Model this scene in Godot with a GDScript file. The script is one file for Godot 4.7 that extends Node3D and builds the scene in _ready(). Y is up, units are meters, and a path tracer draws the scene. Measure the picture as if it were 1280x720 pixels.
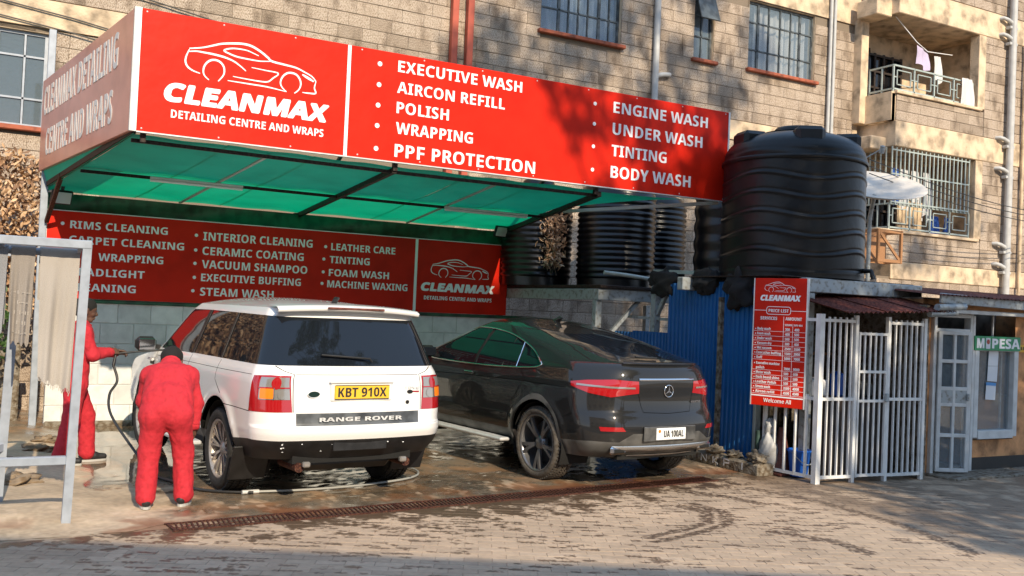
extends Node3D
# A car wash bay under a green canopy, in front of a stone apartment building. Units are metres, the camera stands at x 0, z 0 and the bay lies towards -z.

var rng := RandomNumberGenerator.new()
var M := {}
var T := {}
var taken := {}
var sun_dir := Vector3(0.07, -0.594, -1.0).normalized()

class MB:
	var v := PackedVector3Array()
	var n := PackedVector3Array()
	var sg := PackedInt32Array()
	var cur := -1
	func tri(a: Vector3, b: Vector3, c: Vector3) -> void:
		v.append(a); v.append(b); v.append(c)
		sg.append(cur); sg.append(cur); sg.append(cur)
	func quad(a: Vector3, b: Vector3, c: Vector3, d: Vector3) -> void:
		tri(a, b, c); tri(a, c, d)
	func box(c: Vector3, s: Vector3, b := Basis()) -> MB:
		var p := []
		for i in 8:
			p.append(c + b * (Vector3((i & 1) - 0.5, ((i >> 1) & 1) - 0.5, ((i >> 2) & 1) - 0.5) * s))
		quad(p[4], p[6], p[7], p[5]); quad(p[1], p[3], p[2], p[0])
		quad(p[0], p[2], p[6], p[4]); quad(p[5], p[7], p[3], p[1])
		quad(p[2], p[3], p[7], p[6]); quad(p[0], p[4], p[5], p[1])
		return self
	# box with chamfered edges
	func cbox(c: Vector3, s: Vector3, r: float, b := Basis()) -> MB:
		var h := s * 0.5
		r = minf(r, minf(h.x, minf(h.y, h.z)) * 0.95)
		var f := func(ax: int, sx: float) -> Array:
			var q := []
			var u := (ax + 1) % 3
			var w := (ax + 2) % 3
			for k in [[-1, -1], [1, -1], [1, 1], [-1, 1]]:
				var p := Vector3()
				p[ax] = sx * h[ax]; p[u] = k[0] * (h[u] - r); p[w] = k[1] * (h[w] - r)
				q.append(p)
			return q
		var faces := []
		for ax in 3:
			for sx in [-1.0, 1.0]:
				var q: Array = f.call(ax, sx)
				faces.append(q)
		for q in faces:
			_poly(q, c, b)
		for ax in 3:
			var u := (ax + 1) % 3
			var w := (ax + 2) % 3
			for su in [-1.0, 1.0]:
				for sw in [-1.0, 1.0]:
					var a1 := Vector3(); var a2 := Vector3(); var b1 := Vector3(); var b2 := Vector3()
					a1[ax] = -(h[ax] - r); a1[u] = su * h[u]; a1[w] = sw * (h[w] - r)
					a2 = a1; a2[ax] = h[ax] - r
					b1[ax] = -(h[ax] - r); b1[u] = su * (h[u] - r); b1[w] = sw * h[w]
					b2 = b1; b2[ax] = h[ax] - r
					_poly([a1, a2, b2, b1], c, b)
		for sx in [-1.0, 1.0]:
			for sy in [-1.0, 1.0]:
				for sz in [-1.0, 1.0]:
					_poly([Vector3(sx * h.x, sy * (h.y - r), sz * (h.z - r)), Vector3(sx * (h.x - r), sy * h.y, sz * (h.z - r)), Vector3(sx * (h.x - r), sy * (h.y - r), sz * h.z)], c, b)
		return self
	# convex polygon about the origin, wound so that it faces outwards
	func _poly(q: Array, c: Vector3, b: Basis) -> void:
		var mid := Vector3()
		for p in q: mid += p
		var nn: Vector3 = (q[1] - q[0]).cross(q[2] - q[0])
		var rev := nn.dot(mid) > 0.0
		for i in range(1, q.size() - 1):
			if rev: tri(c + b * q[0], c + b * q[i + 1], c + b * q[i])
			else: tri(c + b * q[0], c + b * q[i], c + b * q[i + 1])
	func bar(a: Vector3, e: Vector3, w: float, h: float, up := Vector3.UP) -> MB:
		var z := (e - a).normalized()
		if absf(z.dot(up)) > 0.98: up = Vector3.RIGHT
		var x := up.cross(z).normalized()
		return box((a + e) * 0.5, Vector3(w, h, a.distance_to(e)), Basis(x, z.cross(x), z))
	func tube(pts: Array, r, k := 8, caps := true, closed := false) -> MB:
		var m := pts.size()
		var rings := []
		var up := Vector3.UP
		for i in m:
			var d: Vector3
			if closed: d = pts[(i + 1) % m] - pts[(i + m - 1) % m]
			else: d = pts[mini(i + 1, m - 1)] - pts[maxi(i - 1, 0)]
			d = d.normalized()
			if i == 0:
				up = Vector3.UP if absf(d.y) < 0.9 else Vector3.RIGHT
			var x := up.cross(d).normalized()
			up = d.cross(x).normalized()
			var rr: float = r[i] if r is Array else r
			var ring := []
			for j in k:
				var t := TAU * j / k
				ring.append(pts[i] + (x * cos(t) + up * sin(t)) * rr)
			rings.append(ring)
		var was := cur
		cur = 1 if k > 5 else -1
		for i in (m if closed else m - 1):
			for j in k:
				var a: Array = rings[i]
				var b: Array = rings[(i + 1) % m]
				quad(a[j], a[(j + 1) % k], b[(j + 1) % k], b[j])
		cur = -1
		if caps and not closed:
			for j in range(1, k - 1):
				tri(rings[0][0], rings[0][j + 1], rings[0][j])
				tri(rings[m - 1][0], rings[m - 1][j], rings[m - 1][j + 1])
		cur = was
		return self
	# profile of (radius, height) round the y axis of xf; a crease wherever a point repeats
	func lathe(prof: Array, k: int, xf := Transform3D()) -> MB:
		var was := cur
		cur = 2
		for i in prof.size() - 1:
			var p: Vector2 = prof[i]
			var q: Vector2 = prof[i + 1]
			if p.is_equal_approx(q):
				cur += 1
				continue
			for j in k:
				var t0 := TAU * j / k
				var t1 := TAU * (j + 1) / k
				var a := xf * Vector3(p.x * cos(t0), p.y, p.x * sin(t0))
				var b := xf * Vector3(p.x * cos(t1), p.y, p.x * sin(t1))
				var c := xf * Vector3(q.x * cos(t1), q.y, q.x * sin(t1))
				var d := xf * Vector3(q.x * cos(t0), q.y, q.x * sin(t0))
				if p.x < 1e-5: tri(a, c, d)
				elif q.x < 1e-5: tri(a, b, c)
				else: quad(a, b, c, d)
		cur = was
		return self
	# polygon in the xy plane of xf, thickness d towards +z
	func prism(poly: PackedVector2Array, d: float, xf := Transform3D()) -> MB:
		var t := Geometry2D.triangulate_polygon(poly)
		var cw := Geometry2D.is_polygon_clockwise(poly)
		for i in range(0, t.size(), 3):
			var a := poly[t[i]]; var b := poly[t[i + 1]]; var c := poly[t[i + 2]]
			tri(xf * Vector3(a.x, a.y, d), xf * Vector3(b.x, b.y, d), xf * Vector3(c.x, c.y, d))
			if d > 0.0: tri(xf * Vector3(a.x, a.y, 0), xf * Vector3(c.x, c.y, 0), xf * Vector3(b.x, b.y, 0))
		if d > 0.0:
			for i in poly.size():
				var a := poly[i]
				var b := poly[(i + 1) % poly.size()]
				if cw: quad(xf * Vector3(a.x, a.y, d), xf * Vector3(a.x, a.y, 0), xf * Vector3(b.x, b.y, 0), xf * Vector3(b.x, b.y, d))
				else: quad(xf * Vector3(a.x, a.y, 0), xf * Vector3(a.x, a.y, d), xf * Vector3(b.x, b.y, d), xf * Vector3(b.x, b.y, 0))
		return self
	# smooth sheet: f(u, v) for u, v in 0..1
	func sheet(f: Callable, nu: int, nv: int, group := 1) -> MB:
		var was := cur
		cur = group
		var p := []
		for i in nu + 1:
			var row := []
			for j in nv + 1:
				row.append(f.call(float(i) / nu, float(j) / nv))
			p.append(row)
		for i in nu:
			for j in nv:
				quad(p[i][j], p[i][j + 1], p[i + 1][j + 1], p[i + 1][j])
		cur = was
		return self
	# flat ribbon of width w along points in the xy plane of xf
	func ribbon(pts: Array, w: float, d: float, xf := Transform3D(), taper := false) -> MB:
		var l := PackedVector2Array()
		var r := PackedVector2Array()
		for i in pts.size():
			var a: Vector2 = pts[maxi(i - 1, 0)]
			var b: Vector2 = pts[mini(i + 1, pts.size() - 1)]
			var dir := (b - a).normalized().orthogonal()
			var ww := w * 0.5
			if taper: ww *= 0.35 + 0.65 * sin(PI * (0.08 + 0.84 * i / (pts.size() - 1)))
			l.append(pts[i] + dir * ww); r.append(pts[i] - dir * ww)
		for i in pts.size() - 1:
			var a := xf * Vector3(l[i].x, l[i].y, d); var b := xf * Vector3(l[i + 1].x, l[i + 1].y, d)
			var c := xf * Vector3(r[i + 1].x, r[i + 1].y, d); var e := xf * Vector3(r[i].x, r[i].y, d)
			quad(a, b, c, e)
		return self
	# part of a surface fn(Vector2): inside one of inc, outside every exc, cut along the grid lines xs and ys; normals from the surface itself
	func patch(inc: Array, exc: Array, fn: Callable, xs: Array, ys: Array, flip := false) -> MB:
		var ib := []
		for q in inc: ib.append(_rect(q))
		var eb := []
		for q in exc: eb.append(_rect(q))
		var memo := {}
		for i in xs.size() - 1:
			for j in ys.size() - 1:
				var rc := Rect2(xs[i], ys[j], xs[i + 1] - xs[i], ys[j + 1] - ys[j])
				var cell := PackedVector2Array([rc.position, rc.position + Vector2(rc.size.x, 0), rc.end, rc.position + Vector2(0, rc.size.y)])
				for k in inc.size():
					if not ib[k].intersects(rc): continue
					var parts: Array = Geometry2D.intersect_polygons(inc[k], cell)
					for e in exc.size():
						if not eb[e].intersects(rc): continue
						var nxt := []
						for q in parts:
							nxt.append_array(Geometry2D.clip_polygons(q, exc[e]))
						parts = nxt
					for q in parts:
						var t := Geometry2D.triangulate_polygon(q)
						for m in range(0, t.size(), 3):
							var ids := [0, 1, 2]
							if ((q[t[m + 1]] - q[t[m]]).cross(q[t[m + 2]] - q[t[m]]) > 0.0) != flip: ids = [0, 2, 1]
							for o in ids:
								var p: Vector2 = q[t[m + o]]
								if not memo.has(p):
									var c: Vector3 = fn.call(p)
									var du: Vector3 = fn.call(p + Vector2(0.004, 0)) - fn.call(p - Vector2(0.004, 0))
									var dv: Vector3 = fn.call(p + Vector2(0, 0.004)) - fn.call(p - Vector2(0, 0.004))
									var nn := du.cross(dv).normalized()
									memo[p] = [c, -nn if flip else nn]
								v.append(memo[p][0]); n.append(memo[p][1]); sg.append(0)
		return self
	func quad_sheet(a: Vector3, b: Vector3) -> MB:
		quad(a, Vector3(b.x, a.y, a.z), b, Vector3(a.x, a.y, b.z))
		return self
	func _rect(q: PackedVector2Array) -> Rect2:
		var r := Rect2(q[0], Vector2.ZERO)
		for p in q: r = r.expand(p)
		return r
	func mesh() -> ArrayMesh:
		var am := ArrayMesh.new()
		if v.is_empty(): return am
		var flat := n.is_empty()
		if flat:
			for g in sg:
				if g != -1: flat = false
			if not flat:
				var st := SurfaceTool.new()
				st.begin(Mesh.PRIMITIVE_TRIANGLES)
				for i in v.size():
					st.set_smooth_group(sg[i])
					st.add_vertex(v[i])
				st.generate_normals()
				return st.commit()
		var a := []
		a.resize(Mesh.ARRAY_MAX)
		a[Mesh.ARRAY_VERTEX] = v
		if not flat: a[Mesh.ARRAY_NORMAL] = n
		am.add_surface_from_arrays(Mesh.PRIMITIVE_TRIANGLES, a)
		return am

func mb() -> MB:
	return MB.new()

func numbered(called: String) -> String:
	if not taken.has(called):
		taken[called] = 0
		return called
	taken[called] += 1
	return "%s_%03d" % [called, taken[called]]

func thing(called: String, label: String, category: String, group := "", at := Vector3.ZERO, turn := 0.0) -> Node3D:
	var o := Node3D.new()
	o.name = numbered(called)
	add_child(o)
	o.position = at
	o.rotation.y = turn
	o.set_meta("label", label); o.set_meta("category", category)
	if group: o.set_meta("group", group)
	return o

func setting(called: String) -> Node3D:
	var o := Node3D.new()
	o.name = numbered(called)
	add_child(o)
	o.set_meta("kind", "structure")
	return o

func part(called: String, m, mat: Material, parent: Node3D, xf := Transform3D()) -> MeshInstance3D:
	var o := MeshInstance3D.new()
	o.name = called
	o.mesh = m.mesh() if m is MB else m
	o.material_override = mat
	parent.add_child(o, true)
	o.transform = xf
	return o

func stuff(o: Node3D) -> Node3D:
	o.set_meta("kind", "stuff")
	return o

func lin(r: float, g: float, b: float) -> Color:
	return Color(r, g, b).linear_to_srgb()

func mat(c: Color, rough := 0.7, metal := 0.0, tex := "", scale := 1.0, world := false) -> StandardMaterial3D:
	var m := StandardMaterial3D.new()
	m.albedo_color = c
	m.roughness = rough
	m.metallic = metal
	if tex:
		m.albedo_texture = T[tex]
		m.uv1_triplanar = true
		m.uv1_world_triplanar = world
		m.uv1_scale = Vector3.ONE * scale
	return m

func noise_tex(seed_: int, freq: float, oct: int, stops: Array, size := 512, type := FastNoiseLite.TYPE_SIMPLEX_SMOOTH) -> NoiseTexture2D:
	var t := NoiseTexture2D.new()
	var nz := FastNoiseLite.new()
	nz.seed = seed_; nz.frequency = freq; nz.fractal_octaves = oct; nz.noise_type = type
	t.noise = nz
	t.width = size; t.height = size; t.seamless = true; t.seamless_blend_skirt = 0.25
	var g := Gradient.new()
	var of := PackedFloat32Array(); var cs := PackedColorArray()
	for s in stops:
		of.append(s[0]); cs.append(s[1])
	g.offsets = of; g.colors = cs
	t.color_ramp = g
	return t

func normal_tex(seed_: int, freq: float, oct: int, strength: float, size := 512) -> NoiseTexture2D:
	var t := NoiseTexture2D.new()
	var nz := FastNoiseLite.new()
	nz.seed = seed_; nz.frequency = freq; nz.fractal_octaves = oct
	t.noise = nz
	t.width = size; t.height = size; t.seamless = true
	t.as_normal_map = true; t.bump_strength = strength
	return t

func rough_it(m: StandardMaterial3D, tex: String, k := 1.0) -> StandardMaterial3D:
	m.normal_enabled = true
	m.normal_texture = T[tex]
	m.normal_scale = k
	return m

func v2(a: Array) -> PackedVector2Array:
	var p := PackedVector2Array()
	for q in a: p.append(Vector2(q[0], q[1]))
	return p

func steps(a: float, b: float, d: float) -> Array:
	var k := maxi(1, ceili((b - a) / d))
	var r := []
	for i in k + 1: r.append(a + (b - a) * i / k)
	return r

# smooth interpolation of a table of [key, value]
func tab(t: Array, k: float) -> float:
	var m := t.size()
	if k <= t[0][0]: return t[0][1]
	if k >= t[m - 1][0]: return t[m - 1][1]
	var i := 0
	while k > t[i + 1][0]: i += 1
	var h: float = t[i + 1][0] - t[i][0]
	var s: float = (t[i + 1][1] - t[i][1]) / h
	var s0 := s
	var s1 := s
	if i > 0:
		var q: float = (t[i][1] - t[i - 1][1]) / (t[i][0] - t[i - 1][0])
		s0 = 0.0 if q * s <= 0.0 else 2.0 * q * s / (q + s)
	if i < m - 2:
		var q2: float = (t[i + 2][1] - t[i + 1][1]) / (t[i + 2][0] - t[i + 1][0])
		s1 = 0.0 if q2 * s <= 0.0 else 2.0 * q2 * s / (q2 + s)
	var u: float = (k - t[i][0]) / h
	var u2 := u * u
	var u3 := u2 * u
	return t[i][1] * (2 * u3 - 3 * u2 + 1) + s0 * h * (u3 - 2 * u2 + u) + t[i + 1][1] * (-2 * u3 + 3 * u2) + s1 * h * (u3 - u2)

# a line of lettering from (x0, y0) to (x1, y1) with capitals cap high, in the xy plane of xf
func lettering(txt: String, p0: Vector2, p1: Vector2, cap: float, xf: Transform3D, m: Material, parent: Node3D, called := "lettering", slant := 0.0, fat := 0.0, bold := true, depth := 0.004, face := "Droid Sans") -> MeshInstance3D:
	var tm := TextMesh.new()
	var f := SystemFont.new()
	f.font_names = PackedStringArray([face])
	f.font_weight = 700 if bold else 400
	tm.font = f
	tm.font_size = 64
	tm.pixel_size = 0.01
	tm.depth = depth
	tm.curve_step = 2.0
	tm.text = txt
	tm.horizontal_alignment = HORIZONTAL_ALIGNMENT_LEFT
	tm.vertical_alignment = VERTICAL_ALIGNMENT_BOTTOM
	var arr := tm.get_mesh_arrays()
	var vs: PackedVector3Array = arr[Mesh.ARRAY_VERTEX]
	var idx: PackedInt32Array = arr[Mesh.ARRAY_INDEX]
	# bounds of capitals: the baseline is taken from a plain E
	var probe := TextMesh.new()
	probe.font = f; probe.font_size = 64; probe.pixel_size = 0.01; probe.depth = 0.0; probe.text = "E"
	probe.vertical_alignment = VERTICAL_ALIGNMENT_BOTTOM
	var pb := probe.get_aabb()
	var lo := 1e9
	var hi := -1e9
	for p in vs:
		lo = minf(lo, p.x); hi = maxf(hi, p.x)
	var dir := p1 - p0
	var kx := dir.length() / maxf(hi - lo, 1e-4)
	var ky := cap / maxf(pb.size.y, 1e-4)
	var ux := dir.normalized()
	var uy := ux.orthogonal() * -1.0
	if uy.y < 0: uy = -uy
	var b := mb()
	var offs := [Vector2.ZERO]
	if fat > 0.0:
		offs = []
		for k in 6: offs.append(Vector2(cos(TAU * k / 6), sin(TAU * k / 6)) * fat)
	for k in offs.size():
		var q := PackedVector3Array()
		for p in vs:
			var yy: float = (p.y - pb.position.y) * ky + offs[k].y
			var xx: float = (p.x - lo) * kx + yy * slant + offs[k].x
			var w: Vector2 = p0 + ux * xx + uy * yy
			q.append(xf * Vector3(w.x, w.y, p.z + depth * 0.5 + 0.00005 * k))
		for i in range(0, idx.size(), 3):
			b.tri(q[idx[i]], q[idx[i + 1]], q[idx[i + 2]])
	return part(called, b, m, parent)

# thin row of dabs that reads as a word too small to make out
func face_z(z: float) -> Transform3D:
	return Transform3D(Basis(), Vector3(0, 0, z))

func _ready() -> void:
	# --- camera
	var cam := Camera3D.new()
	cam.name = "camera"
	add_child(cam)
	var yaw := 0.504
	var pit := 0.023
	var rol := 0.043
	var fw := Vector3(sin(yaw) * cos(pit), sin(pit), -cos(yaw) * cos(pit))
	var r0 := Vector3(cos(yaw), 0, sin(yaw))
	var u0 := r0.cross(fw)
	var rx := r0 * cos(rol) + u0 * sin(rol)
	var uy := u0 * cos(rol) - r0 * sin(rol)
	cam.transform = Transform3D(Basis(rx, uy, -fw), Vector3(0, 1.82, 0))
	cam.fov = rad_to_deg(2.0 * atan(360.0 / 1200.0))
	cam.near = 0.05
	cam.far = 900.0
	cam.current = true
	# --- sky, exposure
	var we := WorldEnvironment.new()
	we.name = "environment"
	var env := Environment.new()
	env.background_mode = Environment.BG_SKY
	var sky := Sky.new()
	var sm := ProceduralSkyMaterial.new()
	sm.sky_top_color = lin(0.30, 0.46, 0.72)
	sm.sky_horizon_color = lin(0.70, 0.76, 0.80)
	sm.sky_curve = 0.13
	sm.ground_bottom_color = lin(0.22, 0.20, 0.18)
	sm.ground_horizon_color = lin(0.50, 0.50, 0.48)
	sm.sky_energy_multiplier = 1.08
	sm.ground_energy_multiplier = 1.0
	sky.sky_material = sm
	env.sky = sky
	env.tonemap_mode = Environment.TONE_MAPPER_LINEAR
	env.tonemap_exposure = 1.36
	env.sdfgi_enabled = true
	env.ssao_enabled = true
	env.ssil_enabled = true
	we.environment = env
	add_child(we)
	# --- sun
	var sun := DirectionalLight3D.new()
	sun.name = "sun"
	sun.light_energy = 1.42
	sun.light_color = Color(1.0, 0.93, 0.82)
	sun.light_angular_distance = 0.53
	sun.shadow_enabled = true
	add_child(sun)
	sun.look_at_from_position(Vector3.ZERO, sun_dir, Vector3.UP)
	# --- materials, then the place
	rng.seed = 7
	make_textures()
	make_materials()
	build_ground()
	build_back_wall()
	build_apartments()
	build_canopy()
	build_signs()
	build_tanks()
	build_blue_fence()
	build_cage()
	build_kiosk()
	build_rack()
	build_white_car()
	build_dark_car()
	build_people()
	build_small_things()
	build_plants()
	build_across_the_street()

func make_textures() -> void:
	var W := Color.WHITE
	var g := func(x: float) -> Color: return Color(x, x, x)
	T.grain = noise_tex(3, 0.09, 4, [[0.0, g.call(0.72)], [0.45, g.call(0.93)], [1.0, W]])
	T.blotch = noise_tex(5, 0.012, 5, [[0.0, g.call(0.60)], [0.4, g.call(0.88)], [0.7, g.call(0.98)], [1.0, W]])
	T.dirt = noise_tex(9, 0.02, 6, [[0.0, Color(0.45, 0.38, 0.30)], [0.38, Color(0.80, 0.75, 0.68)], [0.62, Color(0.97, 0.96, 0.94)], [1.0, W]])
	T.stone = noise_tex(11, 0.045, 5, [[0.0, Color(0.50, 0.46, 0.42)], [0.30, Color(0.76, 0.72, 0.68)], [0.42, Color(0.93, 0.91, 0.88)], [0.7, W], [1.0, Color(1, 0.98, 0.95)]])
	T.stone2 = noise_tex(12, 0.07, 4, [[0.0, Color(0.42, 0.39, 0.36)], [0.36, Color(0.68, 0.64, 0.60)], [0.48, Color(0.92, 0.90, 0.87)], [1.0, W]])
	T.rust = noise_tex(17, 0.03, 6, [[0.0, Color(0.30, 0.16, 0.10)], [0.42, Color(0.55, 0.32, 0.24)], [0.6, Color(0.80, 0.66, 0.58)], [1.0, Color(0.95, 0.9, 0.86)]])
	T.cloth = noise_tex(21, 0.11, 3, [[0.0, g.call(0.70)], [0.5, g.call(0.90)], [1.0, W]])
	T.coverall = noise_tex(23, 0.02, 4, [[0.0, Color(0.80, 0.72, 0.72)], [0.4, Color(0.95, 0.93, 0.93)], [1.0, W]])
	T.scuff = noise_tex(27, 0.008, 6, [[0.0, g.call(0.45)], [0.4, g.call(0.75)], [0.6, g.call(0.95)], [1.0, W]])
	T.faint = noise_tex(29, 0.01, 5, [[0.0, g.call(0.86)], [0.5, g.call(0.95)], [1.0, W]])
	T.worn = noise_tex(37, 0.03, 5, [[0.0, Color(0.62, 0.55, 0.47)], [0.28, Color(0.86, 0.83, 0.80)], [0.45, Color(0.97, 0.96, 0.95)], [1.0, W]])
	T.soot = noise_tex(39, 0.016, 6, [[0.0, Color(0.55, 0.53, 0.51)], [0.30, Color(0.80, 0.78, 0.76)], [0.48, Color(0.95, 0.94, 0.93)], [1.0, W]])
	T.bump_fine = normal_tex(31, 0.12, 3, 5.0)
	T.bump_stone = normal_tex(33, 0.05, 5, 9.0)
	T.bump_soft = normal_tex(35, 0.02, 3, 6.0)
	make_ground_maps()

# colour and gloss of the street and the bay, 24 m by 16 m: dust, wet, mud, tyre tracks, foam, and painted tree shade on the right
func make_ground_maps() -> void:
	var w := 1536
	var h := 1024
	var nz := func(s: int, f: float, o: int, sx := 1.0) -> PackedByteArray:
		var q := FastNoiseLite.new()
		q.seed = s; q.frequency = f; q.fractal_octaves = o
		return q.get_image(w, h, false, false, true).get_data()
	var n1: PackedByteArray = nz.call(41, 0.0075, 5)
	var n2: PackedByteArray = nz.call(42, 0.0375, 4)
	var n3: PackedByteArray = nz.call(43, 0.22, 2)
	var n4: PackedByteArray = nz.call(44, 0.015, 4)
	# wet marks left by tyres: polylines in x, z
	var tracks := []
	for t in [[[6.0, -7.35], [6.05, -7.0], [5.75, -6.65], [5.35, -6.5], [4.9, -6.38]], [[6.18, -7.4], [6.22, -6.95], [5.9, -6.55], [5.45, -6.38], [4.85, -6.22]], [[6.55, -8.0], [6.8, -7.55], [6.9, -7.1]], [[6.1, -6.2], [6.35, -5.75], [6.3, -5.3]], [[7.4, -7.9], [7.6, -7.0], [7.5, -6.0], [7.2, -5.0]]]:
		tracks.append(v2(t))
	var wetmap := PackedFloat32Array()
	wetmap.resize(w * h)
	for t in tracks:
		for k in t.size() - 1:
			var a: Vector2 = t[k]
			var b: Vector2 = t[k + 1]
			var m := int(a.distance_to(b) / 0.008)
			for s in m:
				var p := a.lerp(b, float(s) / m)
				var hit := rng.randf()
				for q in 3:
					var o := p + Vector2(rng.randf_range(-0.05, 0.05), rng.randf_range(-0.03, 0.03))
					var ix := int((o.x + 6.0) / 24.0 * w)
					var iy := int((o.y + 16.0) / 16.0 * h)
					for dx in range(-2, 3):
						var at := iy * w + ix + dx
						if at >= 0 and at < w * h: wetmap[at] = maxf(wetmap[at], 0.9 if hit < 0.75 else 0.2)
	# short wet dashes along the joints
	for q in 900:
		var px := rng.randf_range(0.5, 9.5)
		var pz := -8.2 + absf(rng.randfn()) * 1.7
		if pz > -2.0: continue
		var ln := rng.randf_range(0.04, 0.22)
		var m := int(ln / 0.006)
		for s in m:
			var o := Vector2(px, pz) + Vector2(cos(0.47), sin(0.47)) * (ln * s / m)
			var iy := int((o.y + 16.0) / 16.0 * h)
			for dy in range(0, 2 if q % 3 else 3):
				var at := (iy + dy) * w + int((o.x + 6.0) / 24.0 * w)
				if at >= 0 and at < w * h: wetmap[at] = maxf(wetmap[at], 0.85)
	var col := PackedByteArray()
	col.resize(w * h * 3)
	var rou := PackedByteArray()
	rou.resize(w * h)
	var k := 0
	for j in h:
		var z := -16.0 + 16.0 * j / h
		for i in w:
			var x := -6.0 + 24.0 * i / w
			var a := n1[k] / 255.0
			var b := n2[k] / 255.0
			var c := n3[k] / 255.0
			var d := n4[k] / 255.0
			var dz := z - (-7.88 - (x - 1.37) * 0.099)   # distance this side of the drain
			var r: float
			var g: float
			var bl: float
			var ro := 0.85
			if dz > 0.0 or x > 8.1:
				# pavers: pale dust
				var base := 0.86 + 0.14 * (a - 0.5) + 0.10 * (b - 0.5) + 0.09 * (c - 0.5)
				r = base * 0.80; g = base * 0.705; bl = base * 0.60
				var edge := 0.62 * clampf(1.0 - absf(x - 4.2) / 4.2, 0.0, 1.0) + 0.12
				var wet := clampf((edge + (b - 0.5) * 1.5 + (c - 0.5) * 0.5 - dz) * 6.0, 0.0, 1.0)
				wet = maxf(wet, wetmap[k] * clampf((c - 0.30) * 9.0, 0.0, 1.0))
				wet = maxf(wet, clampf((b * 0.75 + c * 0.35 - 0.80) * 12.0, 0.0, 1.0) * 0.6)
				if x > 7.0: wet = maxf(wet, clampf((x - 7.2) * 0.8, 0.0, 0.55) * clampf((a + b - 0.6) * 3.0, 0.0, 1.0))  # right of the bay, tree shade is put into the colour as extra wet
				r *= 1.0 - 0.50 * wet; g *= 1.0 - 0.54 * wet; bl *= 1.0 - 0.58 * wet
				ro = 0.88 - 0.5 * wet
			else:
				# bay floor: wet concrete with brown silt, paler where it has dried
				var dry := clampf((1.55 - x + (a - 0.5) * 1.2 + (b - 0.5) * 0.6) * 2.4, 0.0, 1.0) * clampf((z + 13.2) * 1.2, 0.0, 1.0) 
				if z > -10.2: dry = maxf(dry, clampf((1.75 - x + (b - 0.5) * 0.9) * 3.0, 0.0, 1.0))
				if x < 1.95 and z < -9.7 + (b - 0.5) * 0.5 and x > 0.98 + (a - 0.5) * 0.3 : dry *= 0.1
				var silt := clampf((d * 0.65 + b * 0.55 - 0.48) * 3.0, 0.0, 1.0)
				var base2 := 0.50 + 0.20 * a + 0.12 * (c - 0.5) + 0.16 * (b - 0.5)
				var wr := base2 * lerpf(0.76, 0.86, silt)
				var wg := base2 * lerpf(0.68, 0.67, silt)
				var wb := base2 * lerpf(0.58, 0.50, silt)
				var db := 0.74 + 0.18 * (a - 0.5) + 0.14 * (b - 0.5) + 0.12 * (c - 0.5)
				r = lerpf(wr, db * 0.93, dry); g = lerpf(wg, db * 0.83, dry); bl = lerpf(wb, db * 0.70, dry)
				# dried foam and mud drawn out in long smears towards the drain
				var foam := clampf((n2[(k + w * 7 * ((i / 5) % 3)) % (w * h)] / 255.0 - 0.60) * 8.0, 0.0, 1.0) * clampf(1.0 - absf(dz + 0.55) * 1.6, 0.0, 1.0)
				r = lerpf(r, 0.82, foam * 0.6); g = lerpf(g, 0.74, foam * 0.6); bl = lerpf(bl, 0.64, foam * 0.6)
				var rusty := clampf((d + b * 0.5 - 0.72) * 5.0, 0.0, 1.0) * clampf(1.0 - absf(dz + 0.2) * 2.2, 0.0, 1.0)
				r = lerpf(r, 0.42, rusty * 0.7); g = lerpf(g, 0.25, rusty * 0.7); bl = lerpf(bl, 0.16, rusty * 0.7)
				var pud := clampf((0.55 - absf(x - 1.5) + (b - 0.5) * 0.3) * 6.0, 0.0, 1.0) * clampf((-9.75 - z + (b - 0.5) * 0.4) * 5.0, 0.0, 1.0)
				dry *= 1.0 - pud
				ro = lerpf(clampf(0.10 + 0.55 * clampf((b * 0.6 + a * 0.6 - 0.42) * 1.6, 0.0, 1.0), 0.08, 0.7), 0.85, maxf(dry, foam * 0.7))
				ro = lerpf(ro, 0.05, pud)
			col[k * 3] = int(clampf(r, 0, 1) * 255); col[k * 3 + 1] = int(clampf(g, 0, 1) * 255); col[k * 3 + 2] = int(clampf(bl, 0, 1) * 255)
			rou[k] = int(clampf(ro, 0, 1) * 255)
			k += 1
	T.ground = ImageTexture.create_from_image(Image.create_from_data(w, h, false, Image.FORMAT_RGB8, col))
	T.ground_gloss = ImageTexture.create_from_image(Image.create_from_data(w, h, false, Image.FORMAT_L8, rou))

func ground_mat(tint: Color, vertex := false) -> StandardMaterial3D:
	var m := StandardMaterial3D.new()
	m.albedo_color = tint
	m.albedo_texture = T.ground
	m.roughness = 1.0
	m.roughness_texture = T.ground_gloss
	m.uv1_triplanar = true
	m.uv1_world_triplanar = true
	m.uv1_scale = Vector3(1.0 / 24.0, 1.0 / 16.0, 1.0 / 16.0)
	m.uv1_offset = Vector3(0.25, 0, 1.0)
	m.uv1_triplanar_sharpness = 8.0
	m.vertex_color_use_as_albedo = vertex
	return m

# stains and soot that run over many stones
func weather(m: StandardMaterial3D) -> void:
	m.detail_enabled = true
	m.detail_albedo = T.soot
	m.detail_blend_mode = BaseMaterial3D.BLEND_MODE_MUL
	m.detail_uv_layer = BaseMaterial3D.DETAIL_UV_2
	m.uv2_triplanar = true
	m.uv2_world_triplanar = true
	m.uv2_scale = Vector3(0.30, 0.13, 0.30)

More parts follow.
